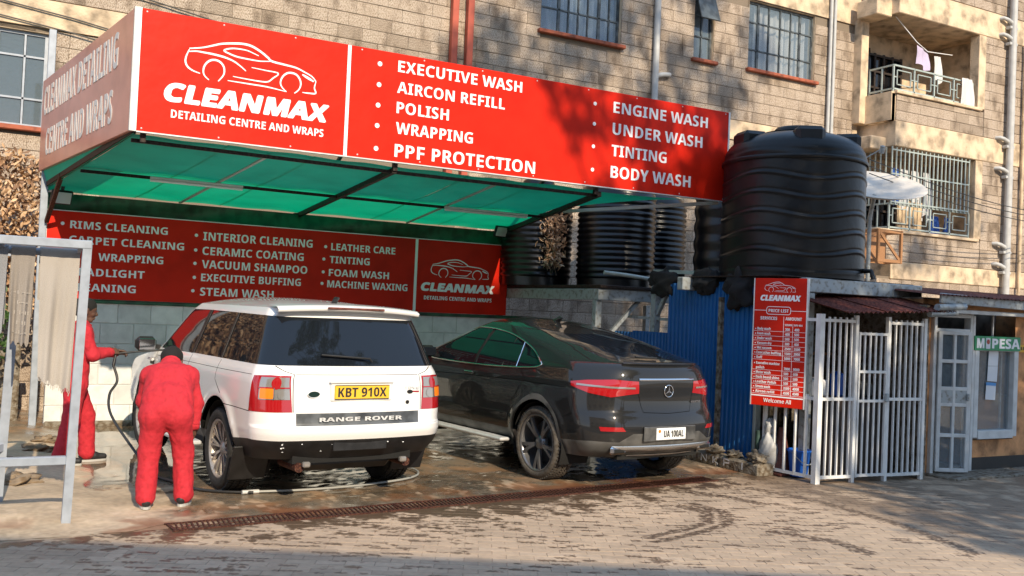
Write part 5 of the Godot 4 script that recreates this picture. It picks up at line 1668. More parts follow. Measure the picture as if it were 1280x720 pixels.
# A field of tapered capsules [a, b, ra, rb] joined by a smooth minimum, meshed as surface nets into m. crease adds cloth folds.
func nets(m: MB, bones: Array, cell: float, k: float, fold := 0.0, seed_ := 1) -> void:
	var box := AABB(bones[0][0], Vector3.ZERO)
	for b in bones:
		box = box.expand(b[0]).expand(b[1])
	var most := 0.0
	for b in bones: most = maxf(most, maxf(b[2], b[3]))
	box = box.grow(most + cell * 3.0 + fold)
	var n := Vector3i(box.size / cell) + Vector3i.ONE
	var val := PackedFloat32Array()
	val.resize(n.x * n.y * n.z)
	val.fill(1.0)
	var sx := 1
	var sy := n.x
	var sz := n.x * n.y
	for b in bones:
		var a: Vector3 = b[0]
		var e: Vector3 = b[1]
		var g: float = maxf(b[2], b[3]) + k + cell * 2.0
		var bb := AABB(a, Vector3.ZERO).expand(e).grow(g)
		var lo := Vector3i(((bb.position - box.position) / cell).floor()).max(Vector3i.ZERO)
		var hi := Vector3i(((bb.end - box.position) / cell).ceil()).min(n - Vector3i.ONE)
		var ab := e - a
		var l2 := maxf(ab.length_squared(), 1e-9)
		for iz in range(lo.z, hi.z + 1):
			for iy in range(lo.y, hi.y + 1):
				for ix in range(lo.x, hi.x + 1):
					var p := box.position + Vector3(ix, iy, iz) * cell
					var t := clampf((p - a).dot(ab) / l2, 0.0, 1.0)
					var d: float = p.distance_to(a + ab * t) - lerpf(b[2], b[3], t)
					var at := ix + iy * sy + iz * sz
					var o := val[at]
					var h := maxf(k - absf(d - o), 0.0) / k
					val[at] = minf(d, o) - h * h * k * 0.25
	if fold > 0.0:
		var nz := FastNoiseLite.new()
		nz.seed = seed_; nz.frequency = 4.5; nz.fractal_octaves = 3; nz.noise_type = FastNoiseLite.TYPE_SIMPLEX
		for iz in n.z:
			for iy in n.y:
				for ix in n.x:
					var at := ix + iy * sy + iz * sz
					if absf(val[at]) < 0.08:
						var p := box.position + Vector3(ix, iy, iz) * cell
						val[at] += fold * (1.0 - 2.0 * absf(nz.get_noise_3d(p.x * 1.3 + p.y * 0.35, p.y * 0.75 - p.x * 0.3, p.z * 1.3))) - fold * 0.5
	var at_v := {}
	var pos := PackedVector3Array()
	var nor := PackedVector3Array()
	for iz in n.z - 1:
		for iy in n.y - 1:
			for ix in n.x - 1:
				var base := ix + iy * sy + iz * sz
				var c := [val[base], val[base + 1], val[base + sy], val[base + sy + 1], val[base + sz], val[base + sz + 1], val[base + sz + sy], val[base + sz + sy + 1]]
				var neg := 0
				for q in 8:
					if c[q] < 0.0: neg += 1
				if neg == 0 or neg == 8: continue
				var sum := Vector3.ZERO
				var cnt := 0
				for e in [[0, 1], [2, 3], [4, 5], [6, 7], [0, 2], [1, 3], [4, 6], [5, 7], [0, 4], [1, 5], [2, 6], [3, 7]]:
					var u: float = c[e[0]]
					var w: float = c[e[1]]
					if (u < 0.0) != (w < 0.0):
						var t := u / (u - w)
						var p0 := Vector3(e[0] & 1, (e[0] >> 1) & 1, e[0] >> 2)
						var p1 := Vector3(e[1] & 1, (e[1] >> 1) & 1, e[1] >> 2)
						sum += p0.lerp(p1, t)
						cnt += 1
				at_v[base] = pos.size()
				pos.append(box.position + (Vector3(ix, iy, iz) + sum / cnt) * cell)
				nor.append(Vector3(c[1] + c[3] + c[5] + c[7] - c[0] - c[2] - c[4] - c[6], c[2] + c[3] + c[6] + c[7] - c[0] - c[1] - c[4] - c[5], c[4] + c[5] + c[6] + c[7] - c[0] - c[1] - c[2] - c[3]).normalized())
	for iz in range(1, n.z - 1):
		for iy in range(1, n.y - 1):
			for ix in range(1, n.x - 1):
				var base := ix + iy * sy + iz * sz
				var s0 := val[base] < 0.0
				for ax in 3:
					var st := [sx, sy, sz][ax] as int
					if s0 == (val[base + st] < 0.0): continue
					var u := [sy, sz, sx][ax] as int
					var w := [sz, sx, sy][ax] as int
					var q := [base, base - u, base - u - w, base - w]
					if not (at_v.has(q[0]) and at_v.has(q[1]) and at_v.has(q[2]) and at_v.has(q[3])): continue
					var ids := [0, 1, 2, 0, 2, 3] if not s0 else [0, 2, 1, 0, 3, 2]
					for i in ids:
						var vi: int = at_v[q[i]]
						m.v.append(pos[vi]); m.n.append(nor[vi]); m.sg.append(0)

# a hand at wrist w: d points from the wrist to the knuckles, o out of the back of the hand, thumb on side s of d x o
func hand(m: MB, w: Vector3, d: Vector3, o: Vector3, s: float, curl: float) -> void:
	d = d.normalized()
	var x := d.cross(o).normalized() * s
	o = x.cross(d).normalized() * s
	var b := []
	for k in 4:
		var u := (k - 1.5) * 0.019
		b.append([w + x * u * 0.6, w + d * 0.085 + x * u, 0.014, 0.012])
		var ln: float = [0.066, 0.076, 0.071, 0.055][k]
		var p := w + d * 0.085 + x * u
		var dir := d
		for q in 3:
			dir = (dir.rotated(x * s, -curl * (0.7 + 0.25 * q))).normalized()
			var e: Vector3 = p + dir * ln * [0.45, 0.32, 0.25][q]
			b.append([p, e, 0.0095 - 0.001 * q, 0.009 - 0.001 * q])
			p = e
	var t0 := w + d * 0.022 - x * 0.028
	var t1 := t0 + (d * 0.6 - x * 0.7 - o * 0.3).normalized() * 0.042
	var t2 := t1 + (d * 0.9 - x * 0.15 - o * 0.4).normalized() * 0.034
	b.append([w, t0, 0.016, 0.014]); b.append([t0, t1, 0.013, 0.011]); b.append([t1, t2, 0.011, 0.009])
	b.append([w - d * 0.06, w, 0.022, 0.019])
	nets(m, b, 0.0055, 0.008)

# a head at c looking along f with up u
func head(m: MB, c: Vector3, f: Vector3, u: Vector3, neck: Vector3) -> void:
	f = f.normalized()
	var r := f.cross(u).normalized()
	u = r.cross(f).normalized()
	var at := func(x: float, y: float, z: float) -> Vector3: return c + r * x + u * y + f * z
	var b := [[at.call(0, 0.035, -0.022), at.call(0, 0.035, 0.018), 0.088, 0.082], [at.call(0, -0.02, 0.012), at.call(0, -0.06, 0.035), 0.07, 0.05], [at.call(-0.02, -0.085, 0.055), at.call(0.02, -0.085, 0.055), 0.03, 0.03],
		[at.call(-0.03, -0.02, 0.055), at.call(0.03, -0.02, 0.055), 0.036, 0.036], [at.call(-0.038, 0.032, 0.078), at.call(0.038, 0.032, 0.078), 0.014, 0.014],
		[at.call(0, 0.02, 0.093), at.call(0, -0.022, 0.112), 0.010, 0.016], [at.call(-0.015, -0.025, 0.10), at.call(0.015, -0.025, 0.10), 0.011, 0.011],
		[at.call(-0.018, -0.055, 0.092), at.call(0.018, -0.055, 0.092), 0.011, 0.011], [at.call(-0.015, -0.069, 0.088), at.call(0.015, -0.069, 0.088), 0.011, 0.011],
		[at.call(0, -0.04, -0.03), neck, 0.055, 0.058]]
	for s in [-1.0, 1.0]:
		b.append([at.call(s * 0.083, 0.02, -0.012), at.call(s * 0.086, -0.02, -0.008), 0.016, 0.012])
	nets(m, b, 0.0065, 0.014)

func shoe(o: Node3D, a: Vector3, dir: Vector3) -> void:
	dir = dir.normalized()
	var m := mb()
	nets(m, [[a - dir * 0.06 + Vector3(0, 0.0, 0), a + dir * 0.06, 0.042, 0.042], [a + dir * 0.06 - Vector3(0, 0.012, 0), a + dir * 0.16 - Vector3(0, 0.018, 0), 0.042, 0.034], [a, a + Vector3(0, 0.05, 0), 0.045, 0.045]], 0.010, 0.02)
	var sh := part("shoe", m, M.shoe, o)
	var x := dir.cross(Vector3.UP)
	var sole := PackedVector2Array()
	for k in 16:
		var t := TAU * k / 16
		sole.append(Vector2(0.048 * cos(t) * (1.0 - 0.12 * sin(t)), 0.05 + 0.142 * sin(t)))
	part("sole", mb().prism(sole, 0.022, Transform3D(Basis(x, dir, Vector3.UP), Vector3(a.x, a.y - 0.062, a.z))), M.shoe_sole, sh)

func limb(l: Array, pts: Array, radii: Array) -> void:
	for i in pts.size() - 1: l.append([pts[i], pts[i + 1], radii[i], radii[i + 1]])

func person(label: String, at: Vector3, turn: float, j: Dictionary) -> Node3D:
	var o := thing("person", label, "person", "", at, turn)
	# coverall
	var cl := []
	for s in ["l", "r"]:
		limb(cl, [j["hip" + s], j["knee" + s], j["ank" + s] + Vector3(0, 0.0, 0)], [0.112, 0.086, 0.083])
		limb(cl, [j["sho" + s], j["elb" + s], j["wri" + s]], [0.076, 0.060, 0.050])
		cl.append([j["hip" + s], j.waist + (j["hip" + s] - j.pelvis) * 0.8, 0.13, 0.125])
		cl.append([j.waist + (j["hip" + s] - j.pelvis) * 0.9, j.chest + (j["sho" + s] - j.chest) * 0.48, 0.125, 0.122])
		cl.append([j.neck, j["sho" + s], 0.062, 0.082])
	cl.append([j.pelvis, j.waist, 0.12, 0.115])
	cl.append([j.chest, j.neck, 0.12, 0.068])
	var cm := mb()
	nets(cm, cl, 0.012, 0.04, 0.007, 5 + int(at.x * 10.0))
	# body: limbs inside the clothes, head and hands
	var bm := mb()
	var bl := []
	for s in ["l", "r"]:
		limb(bl, [j["hip" + s], j["knee" + s], j["ank" + s] - Vector3(0, 0.03, 0)], [0.07, 0.05, 0.036])
		limb(bl, [j["sho" + s], j["elb" + s], j["wri" + s]], [0.04, 0.034, 0.026])
		bl.append([j["hip" + s], j.chest, 0.07, 0.07])
		bl.append([j.chest, j["sho" + s], 0.06, 0.04])
	bl.append([j.pelvis, j.neck, 0.09, 0.055])
	nets(bm, bl, 0.020, 0.03)
	head(bm, j.head, j.look, j.crown, j.neck)
	for s in ["l", "r"]:
		var d: Vector3 = j["hand" + s]
		hand(bm, j["wri" + s], d, j["back" + s], 1.0 if s == "r" else -1.0, j["curl" + s])
	part("body", bm, M.skin, o)
	part("coverall", cm, M.coverall, o)
	# hair: a close cap over the skull
	var hm := mb()
	var f: Vector3 = j.look.normalized()
	var r: Vector3 = f.cross(j.crown).normalized()
	var u: Vector3 = r.cross(f)
	nets(hm, [[j.head + u * 0.048 - f * 0.028, j.head + u * 0.052 + f * 0.006, 0.096, 0.090], [j.head + u * 0.0 - f * 0.05, j.head + u * 0.03 - f * 0.04, 0.074, 0.088]], 0.008, 0.02, 0.004, 3)
	part("hair", hm, M.hair, o)
	# collar
	var cp := []
	var ax: Vector3 = (j.head - j.neck).normalized()
	var cx := ax.cross(Vector3.RIGHT).normalized()
	var cy := ax.cross(cx)
	for k in 14: cp.append(j.neck + ax * 0.018 + cx * 0.078 * cos(TAU * k / 14) + cy * 0.078 * sin(TAU * k / 14))
	part("collar", mb().tube(cp, 0.018, 7, true, true), M.coverall, o)
	# seams: down the back, round the waist, cuffs
	for s in ["l", "r"]:
		var d: Vector3 = (j["wri" + s] - j["elb" + s]).normalized()
		var ex := d.cross(Vector3.FORWARD).normalized()
		var ey := d.cross(ex)
		var ring := []
		for k in 12: ring.append(j["wri" + s] - d * 0.012 + (ex * cos(TAU * k / 12) + ey * sin(TAU * k / 12)) * 0.045)
		part("cuff", mb().tube(ring, 0.010, 6, true, true), M.coverall, o)
	return o

func build_people() -> void:
	# bent over beside the white car, back to the street
	var a := person("person in red coveralls bending forward beside the white car, back turned", Vector3(1.44, 0, -8.67), -0.22, {
		"ankl": Vector3(-0.13, 0.10, 0.05), "ankr": Vector3(0.17, 0.10, -0.05), "kneel": Vector3(-0.125, 0.47, -0.01), "kneer": Vector3(0.15, 0.47, -0.08),
		"hipl": Vector3(-0.092, 0.79, 0.03), "hipr": Vector3(0.098, 0.79, 0.02), "pelvis": Vector3(0, 0.85, 0.04), "waist": Vector3(0, 0.96, -0.03), "chest": Vector3(0, 1.09, -0.18),
		"neck": Vector3(0, 1.19, -0.32), "head": Vector3(0.0, 1.215, -0.425), "look": Vector3(0.05, -0.75, -0.65), "crown": Vector3(0, 0.65, -0.75),
		"shol": Vector3(-0.165, 1.105, -0.26), "shor": Vector3(0.165, 1.105, -0.24), "elbl": Vector3(-0.215, 0.87, -0.34), "elbr": Vector3(0.235, 0.87, -0.24), "wril": Vector3(-0.17, 0.72, -0.52), "wrir": Vector3(0.225, 0.68, -0.20),
		"handl": Vector3(0.2, -0.4, -0.8), "handr": Vector3(-0.12, -1.0, -0.05), "backl": Vector3(-0.5, 0.7, -0.2), "backr": Vector3(0.7, 0, 0.7), "curll": 0.4, "curlr": 0.35})
	shoe(a, Vector3(-0.13, 0.065, 0.03), Vector3(-0.15, 0, -1))
	shoe(a, Vector3(0.17, 0.065, -0.07), Vector3(0.25, 0, -1))
	# with the pressure washer, striding towards the car
	var b := person("person in red coveralls holding a pressure washer lance behind the towel rack", Vector3(0.89, 0, -11.1), -1.45, {
		"ankl": Vector3(-0.10, 0.10, -0.19), "ankr": Vector3(0.10, 0.10, 0.11), "kneel": Vector3(-0.11, 0.50, -0.17), "kneer": Vector3(0.10, 0.49, 0.02),
		"hipl": Vector3(-0.092, 0.86, -0.02), "hipr": Vector3(0.095, 0.86, 0.0), "pelvis": Vector3(0, 0.93, 0.0), "waist": Vector3(0, 1.08, 0.0), "chest": Vector3(0, 1.32, -0.04),
		"neck": Vector3(0, 1.46, -0.06), "head": Vector3(0.0, 1.615, -0.09), "look": Vector3(-0.05, -0.15, -1.0), "crown": Vector3(0, 1, -0.15),
		"shol": Vector3(-0.19, 1.40, -0.05), "shor": Vector3(0.19, 1.40, -0.04), "elbl": Vector3(-0.24, 1.17, -0.20), "elbr": Vector3(0.24, 1.16, -0.13), "wril": Vector3(-0.08, 1.17, -0.42), "wrir": Vector3(0.12, 1.19, -0.32),
		"handl": Vector3(0.25, 0.1, -1.0), "handr": Vector3(-0.35, 0.1, -0.9), "backl": Vector3(-0.6, 0.7, 0), "backr": Vector3(0.7, 0.6, 0), "curll": 0.75, "curlr": 0.8})
	shoe(b, Vector3(-0.10, 0.065, -0.21), Vector3(-0.1, 0, -1))
	shoe(b, Vector3(0.10, 0.065, 0.09), Vector3(0.15, 0, -1))
	var pr := mb()
	for k in 5: pr.cbox(Vector3(-0.14 + 0.012 * (k % 2), 1.34 - 0.035 * k, -0.178 + 0.004 * k), Vector3(0.05, 0.02, 0.012), 0.003, Basis(Vector3.UP, 0.4))
	part("chest_print", pr, M.ink, b)
	# lance and hose
	var lw := thing("pressure_lance", "long thin black pressure washer lance held out towards the white car", "lance")
	var h0 := Vector3(1.25, 1.165, -11.06)
	part("pipe", mb().tube([h0 + Vector3(-0.10, -0.01, 0.0), h0 + Vector3(0.25, 0.03, -0.02), h0 + Vector3(0.62, 0.06, -0.05)], 0.011, 7), M.hose, lw)
	part("trigger_grip", mb().tube([h0 + Vector3(-0.08, 0.0, 0), h0 + Vector3(0.04, 0.01, 0), h0 + Vector3(0.02, -0.12, 0.02)], 0.018, 8), M.trim_black, lw)
	part("nozzle", mb().tube([h0 + Vector3(0.62, 0.06, -0.05), h0 + Vector3(0.68, 0.065, -0.055)], 0.016, 7), M.alu, lw)
	var hs := thing("pressure_hose", "black pressure hose trailing from the lance down across the wet floor under the white car", "hose")
	var path := [h0 + Vector3(0.02, -0.12, 0.02), h0 + Vector3(0.06, -0.28, 0.06), h0 + Vector3(-0.02, -0.42, 0.15), Vector3(1.24, 0.55, -10.75), Vector3(1.42, 0.25, -10.4), Vector3(1.58, 0.04, -10.1), Vector3(1.72, 0.022, -9.7), Vector3(1.84, 0.022, -9.3), Vector3(2.05, 0.022, -9.1), Vector3(2.30, 0.022, -8.98)]
	part("tube", mb().tube(spline(path, 6), 0.014, 8), M.hose, hs)
	var g := thing("grey_hose", "pale grey hose lying on the ground behind the white car, looping back", "hose")
	var gp := [Vector3(2.26, 0.022, -9.03), Vector3(2.7, 0.022, -8.98), Vector3(3.2, 0.022, -9.02), Vector3(3.65, 0.022, -9.14), Vector3(4.0, 0.022, -9.30), Vector3(4.2, 0.024, -9.52), Vector3(4.24, 0.03, -9.80), Vector3(4.10, 0.03, -10.05)]
	part("tube", mb().tube(spline(gp, 6), 0.012, 8), M.hose_grey, g)
	part("coupling", mb().tube([Vector3(2.20, 0.024, -9.0), Vector3(2.36, 0.024, -9.02)], 0.02, 8), M.alu, g)

func spline(p: Array, k: int) -> Array:
	var r := []
	for i in p.size() - 1:
		for q in k:
			r.append(p[i].cubic_interpolate(p[i + 1], p[maxi(i - 1, 0)], p[mini(i + 2, p.size() - 1)], float(q) / k))
	r.append(p[p.size() - 1])
	return r

func ribbed_tank(called: String, label: String, at: Vector3, r: float, hgt: float, pitch: float) -> void:
	var o := thing(called, label, "water tank", "", at)
	var prof := [Vector2(0, 0), Vector2(r, 0), Vector2(r, 0), Vector2(r, 0.14)]
	var y := 0.14
	while y < hgt - 0.25:
		prof.append(Vector2(r, y)); prof.append(Vector2(r + 0.022, y + pitch * 0.28)); prof.append(Vector2(r + 0.022, y + pitch * 0.55)); prof.append(Vector2(r, y + pitch * 0.82))
		y += pitch
	prof.append_array([Vector2(r, hgt - 0.24), Vector2(r * 0.93, hgt - 0.12), Vector2(r * 0.6, hgt - 0.02), Vector2(0.26, hgt)])
	part("shell", mb().lathe(prof, 64), M.tank_rib, o)
	part("lid", mb().lathe([Vector2(0, hgt + 0.09), Vector2(0.24, hgt + 0.08), Vector2(0.27, hgt + 0.04), Vector2(0.27, hgt - 0.03)], 24), M.tank_rib, o)

func build_tanks() -> void:
	# --- big tank with wavy ribs
	var o := thing("water_tank", "huge black plastic water tank with wavy ribs on the steel stand above the barred hut", "water tank", "", Vector3(9.12, 2.37, -9.12), 0.38)
	var R := 0.88
	var H := 1.86
	var f := func(u: float, v: float) -> Vector3:
		var th := TAU * u
		var y := v * H
		var wave := 0.045 * cos(th * 4.0 + 0.3) * clampf(y * 3.0, 0.0, 1.0) * clampf((1.62 - y) * 4.0, 0.0, 1.0)
		var q := fposmod(y - wave + 0.06, 0.235) / 0.235
		var rib := 0.013 * exp(-pow((q - 0.5) / 0.07, 2.0)) - 0.008 * exp(-pow((q - 0.66) / 0.05, 2.0))
		if y < 0.10 or y > 1.50: rib *= 0.2
		var r := R + rib + 0.02 * (1.0 - y / H)
		if y > 1.45:
			var t := (y - 1.45) / (H - 1.45)
			r = lerpf(r, R * sqrt(maxf(0.0, 1.0 - t * t * 0.80)), smoothstep(0.0, 0.3, t))
			y = 1.45 + 0.41 * pow(t, 0.62) * 1.0
		return Vector3(r * sin(th), y, r * cos(th))
	part("shell", mb().sheet(f, 128, 180), M.tank, o)
	part("top", mb().lathe([Vector2(0, 1.965), Vector2(0.24, 1.955), Vector2(0.27, 1.92), Vector2(0.28, 1.86), Vector2(0.46, 1.86)], 32), M.tank, o)
	for k in 5:
		var a := TAU * k / 5 + 0.33
		part("crown_block", mb().cbox(Vector3(0.64 * sin(a), 1.70, 0.64 * cos(a)), Vector3(0.36, 0.30, 0.34), 0.05, Basis(Vector3.UP, a)), M.tank, o)
	part("band", mb().lathe([Vector2(R + 0.028, 1.44), Vector2(R + 0.036, 1.455), Vector2(R + 0.036, 1.475), Vector2(R + 0.025, 1.49)], 64), M.tank, o)
	var lb := mb()
	for k in 4: lb.cbox(Vector3((R + 0.022) * sin(0.62 + 0.052 * k), 1.36, (R + 0.022) * cos(0.62 + 0.052 * k)), Vector3(0.038, 0.062, 0.01), 0.002, Basis(Vector3.UP, 0.62 + 0.052 * k))
	part("maker_mark", lb, M.tank_label, o)
	part("outlet", mb().tube([Vector3(0.1, 0.12, 0.88), Vector3(0.1, 0.12, 1.0), Vector3(0.1, 0.02, 1.03)], 0.03, 8), M.tank, o)
	# --- steel stand below it
	var s := thing("tank_stand", "grey steel stand carrying the huge wavy tank", "stand")
	part("front_beam", mb().cbox(Vector3(9.53, 2.27, -8.30), Vector3(2.05, 0.17, 0.12), 0.008), M.zinc, s)
	part("back_beam", mb().cbox(Vector3(9.35, 2.27, -10.05), Vector3(2.55, 0.17, 0.12), 0.008), M.zinc, s)
	for x in [8.62, 9.35, 10.4]:
		part("cross_beam", mb().cbox(Vector3(x, 2.26, -9.18), Vector3(0.10, 0.15, 1.64), 0.008), M.zinc, s)
		for z in [-8.30, -10.05]:
			if x != 9.35: part("leg", mb().cbox(Vector3(x, 1.09, z), Vector3(0.10, 2.18, 0.10), 0.008), M.zinc, s)
	part("deck", mb().cbox(Vector3(9.35, 2.362, -9.18), Vector3(2.3, 0.014, 1.70), 0.004), M.dark_steel, s)
	part("brace", mb().bar(Vector3(10.38, 1.82, -8.30), Vector3(9.95, 2.19, -8.30), 0.06, 0.05), M.zinc, s)
	# --- ribbed tanks at the back
	ribbed_tank("ribbed_tank", "black tank with close ribs, the middle one of those behind the dark car", Vector3(9.05, 2.24, -12.95), 0.62, 1.75, 0.092)
	ribbed_tank("ribbed_tank", "black tank with close ribs, half hidden to the right behind the middle one", Vector3(10.35, 2.24, -13.75), 0.60, 1.75, 0.092)
	ribbed_tank("ribbed_tank", "black tank with close ribs beside the dead hanging vine", Vector3(8.12, 2.24, -13.95), 0.58, 1.7, 0.092)
	ribbed_tank("smooth_tank", "plain dark tank with few ribs tucked behind the huge wavy tank", Vector3(10.35, 2.24, -11.75), 0.50, 1.8, 0.26)
	var t := thing("low_tank_stand", "dark steel platform carrying the ribbed tanks behind the dark car", "stand")
	part("deck", mb().cbox(Vector3(9.4, 2.215, -13.05), Vector3(3.4, 0.045, 3.4), 0.006), M.dark_steel, t)
	part("front_beam", mb().cbox(Vector3(9.4, 2.10, -11.45), Vector3(3.4, 0.16, 0.10), 0.006), M.zinc, t)
	part("side_beam", mb().cbox(Vector3(7.75, 2.10, -13.05), Vector3(0.10, 0.16, 3.1), 0.006), M.zinc, t)
	for q in [[7.75, -11.5], [7.75, -14.65], [11.0, -11.5], [11.0, -14.65], [9.4, -11.5]]:
		part("leg", mb().cbox(Vector3(q[0], 1.0, q[1]), Vector3(0.10, 2.03, 0.10), 0.006), M.zinc, t)
	part("brace", mb().bar(Vector3(9.35, 1.62, -11.5), Vector3(9.75, 2.05, -11.5), 0.07, 0.05), M.frame_white, t)
	part("brace", mb().bar(Vector3(7.75, 1.3, -11.5), Vector3(8.5, 2.05, -11.5), 0.05, 0.05), M.zinc, t)
	part("infill_plate", mb().cbox(Vector3(9.95, 1.45, -11.62), Vector3(1.0, 1.15, 0.02), 0.004), M.frame_white, t)
	part("pipe", mb().tube(spline([Vector3(7.85, 2.42, -11.5), Vector3(8.2, 2.40, -11.45), Vector3(8.7, 2.36, -11.45)], 4), 0.03, 8), M.steel_pale, t)

# corrugated sheet in the plane x = const, between z0 and z1
func tin(x: float, z0: float, z1: float, y0: float, y1: float, pitch := 0.076, deep := 0.02) -> MB:
	var b := mb()
	var n := int(absf(z1 - z0) / pitch)
	var prof := []
	for k in n:
		var s := (z1 - z0) / n
		for q in [[0.0, 0.0], [0.30, 0.0], [0.42, 1.0], [0.72, 1.0], [0.84, 0.0]]:
			prof.append(Vector2(x - deep * q[1], z0 + s * (k + q[0])))
	prof.append(Vector2(x, z1))
	for i in prof.size() - 1:
		b.quad(Vector3(prof[i].x, y0, prof[i].y), Vector3(prof[i].x, y1, prof[i].y), Vector3(prof[i + 1].x, y1, prof[i + 1].y), Vector3(prof[i + 1].x, y0, prof[i + 1].y))
	return b

func lump(o: Node3D, called: String, c: Vector3, r: Vector3, m: Material, seed_: int, wob := 0.25) -> void:
	var nz := FastNoiseLite.new()
	nz.seed = seed_; nz.frequency = 1.1; nz.fractal_octaves = 4
	var f := func(u: float, v: float) -> Vector3:
		var d := Vector3(sin(PI * v) * cos(TAU * u), cos(PI * v), sin(PI * v) * sin(TAU * u))
		var k := 1.0 + wob * nz.get_noise_3d(d.x * 1.3, d.y * 1.3, d.z * 1.3) + 0.10 * wob * sin(18.0 * u + 6.0 * d.y)
		return c + d * r * k
	part(called, mb().sheet(f, 28, 18), m, o)

func build_blue_fence() -> void:
	var fx := 8.32
	var o := thing("blue_tin_fence", "bright blue corrugated tin fence beside the dark car", "fence")
	var zs := [-8.86, -9.44, -10.02, -10.58]
	for k in 3: part("sheet", tin(fx + 0.004 * (k % 2), zs[k] + (0.03 if k else 0.0), zs[k + 1], 0.10, 2.31 - 0.012 * k), M.blue_sheet, o)
	part("sheet", tin(fx + 0.004, -10.56, -11.4, 0.10, 1.60), M.blue_sheet, o)
	part("sheet", tin(fx, -11.38, -12.3, 0.10, 1.58), M.blue_sheet, o)
	for y in [0.45, 1.4]: part("rail", mb().bar(Vector3(fx + 0.03, y, -8.88), Vector3(fx + 0.03, y, -12.3), 0.04, 0.05), M.wood, o)
	part("rail", mb().bar(Vector3(fx + 0.03, 2.2, -8.88), Vector3(fx + 0.03, 2.2, -10.55), 0.04, 0.05), M.wood, o)
	part("end_post", mb().cbox(Vector3(fx + 0.05, 1.15, -8.84), Vector3(0.09, 2.3, 0.05), 0.006), M.steel_pale, o)
	part("top_tube", mb().bar(Vector3(fx + 0.05, 2.40, -9.3), Vector3(fx + 0.05, 2.46, -11.0), 0.045, 0.05), M.steel_pale, o)
	part("tall_post", mb().bar(Vector3(fx + 0.06, 0.0, -10.95), Vector3(fx + 0.06, 2.46, -10.95), 0.10, 0.10), M.zinc, o)
	part("brace", mb().bar(Vector3(fx + 0.06, 1.85, -10.9), Vector3(fx + 0.06, 2.30, -10.6), 0.05, 0.05), M.zinc, o)
	part("foot_rail", mb().bar(Vector3(fx + 0.06, 1.78, -10.6), Vector3(fx + 0.06, 1.80, -11.6), 0.04, 0.04), M.zinc, o)
	for q in [[Vector3(8.28, 2.20, -9.10), Vector3(0.12, 0.25, 0.24), "big bundle of black cloth slung over the end of the blue fence", 3], [Vector3(8.29, 2.30, -9.78), Vector3(0.10, 0.16, 0.24), "small bundle of black cloth on top of the blue fence", 4], [Vector3(8.38, 2.30, -10.72), Vector3(0.12, 0.20, 0.34), "black cloth sagging beside the post above the low fence sheets", 6]]:
		var c := thing("black_cloth", q[2], "cloth", "black cloths on the blue fence")
		lump(c, "fabric", q[0], q[1], M.black_cloth, q[3], 0.55)
	# kerb with old white lettering, rubble on it
	var kb := thing("lettered_kerb", "dark concrete kerb with worn white lettering at the foot of the blue fence", "kerb")
	var kz := -8.42
	for k in 4:
		var l := 0.72
		part("kerb_stone", mb().cbox(Vector3(8.17, 0.06, kz - l / 2), Vector3(0.26, 0.16, l - 0.02), 0.025, Basis(Vector3.FORWARD, 0.04 * sin(k * 2.0))), M.kerb, kb)
		kz -= l
	var side := Transform3D(Basis(Vector3(0, 0, 1), Vector3(0, 1, 0), Vector3(-1, 0, 0)), Vector3(8.035, 0, 0))
	var wl := mb()
	var strokes := [[-10.9, "I"], [-10.72, "L"], [-10.52, "E"], [-10.30, "P"], [-10.02, "H"], [-9.84, "L"], [-9.44, "N"], [-9.22, "K"], [-9.02, "P"], [-8.70, "I"]]
	for q in strokes:
		var g: Array = {"I": [[[0, 0], [0.01, 1]]], "L": [[[0, 1], [0, 0], [0.6, 0.05]]], "E": [[[0.6, 1], [0, 1], [0, 0], [0.6, 0]], [[0, 0.5], [0.5, 0.5]]], "P": [[[0, 0], [0, 1], [0.6, 0.9], [0.55, 0.5], [0, 0.45]]], "H": [[[0, 0], [0, 1]], [[0.6, 0], [0.6, 1]], [[0, 0.5], [0.6, 0.5]]], "N": [[[0, 0], [0, 1], [0.6, 0], [0.6, 1]]], "K": [[[0, 0], [0, 1]], [[0.6, 1], [0.05, 0.45], [0.6, 0]]]}[q[1]]
		for st in g:
			var pts := []
			for p in st: pts.append(Vector2(q[0] + p[0] * 0.16, 0.035 + p[1] * 0.085))
			wl.ribbon(pts, 0.02, 0.002, side)
	part("lettering", wl, M.paper, kb)
	for q in [[8.12, -9.30, 0.09, "second largest"], [8.14, -8.95, 0.08, "middling"], [8.2, -8.62, 0.11, "largest"], [8.1, -8.50, 0.07, "smallest"]]:
		var st := thing("rubble_stone", q[3] + " grey lump of rubble lying on the lettered kerb", "stone", "rubble on the kerb")
		lump(st, "stone", Vector3(q[0], 0.14 + q[2] * 0.5, q[1]), Vector3(q[2], q[2] * 0.6, q[2] * 1.2), M.kerb, int(q[2] * 1000), 0.8)
	var gp := thing("green_pipe", "thin green pipe standing at the corner of the blue fence", "pipe")
	part("tube", mb().tube([Vector3(8.26, 0.02, -8.70), Vector3(8.27, 0.5, -8.70)], 0.03, 10), M.steel_green, gp)
	var sk := thing("rubbish_sack", "grey plastic sack slumped against the barred hut", "sack")
	lump(sk, "sack", Vector3(8.32, 0.24, -8.56), Vector3(0.12, 0.24, 0.12), M.sack, 12, 0.3)
	lump(sk, "sack_neck", Vector3(8.33, 0.55, -8.57), Vector3(0.06, 0.10, 0.06), M.sack, 15, 0.4)

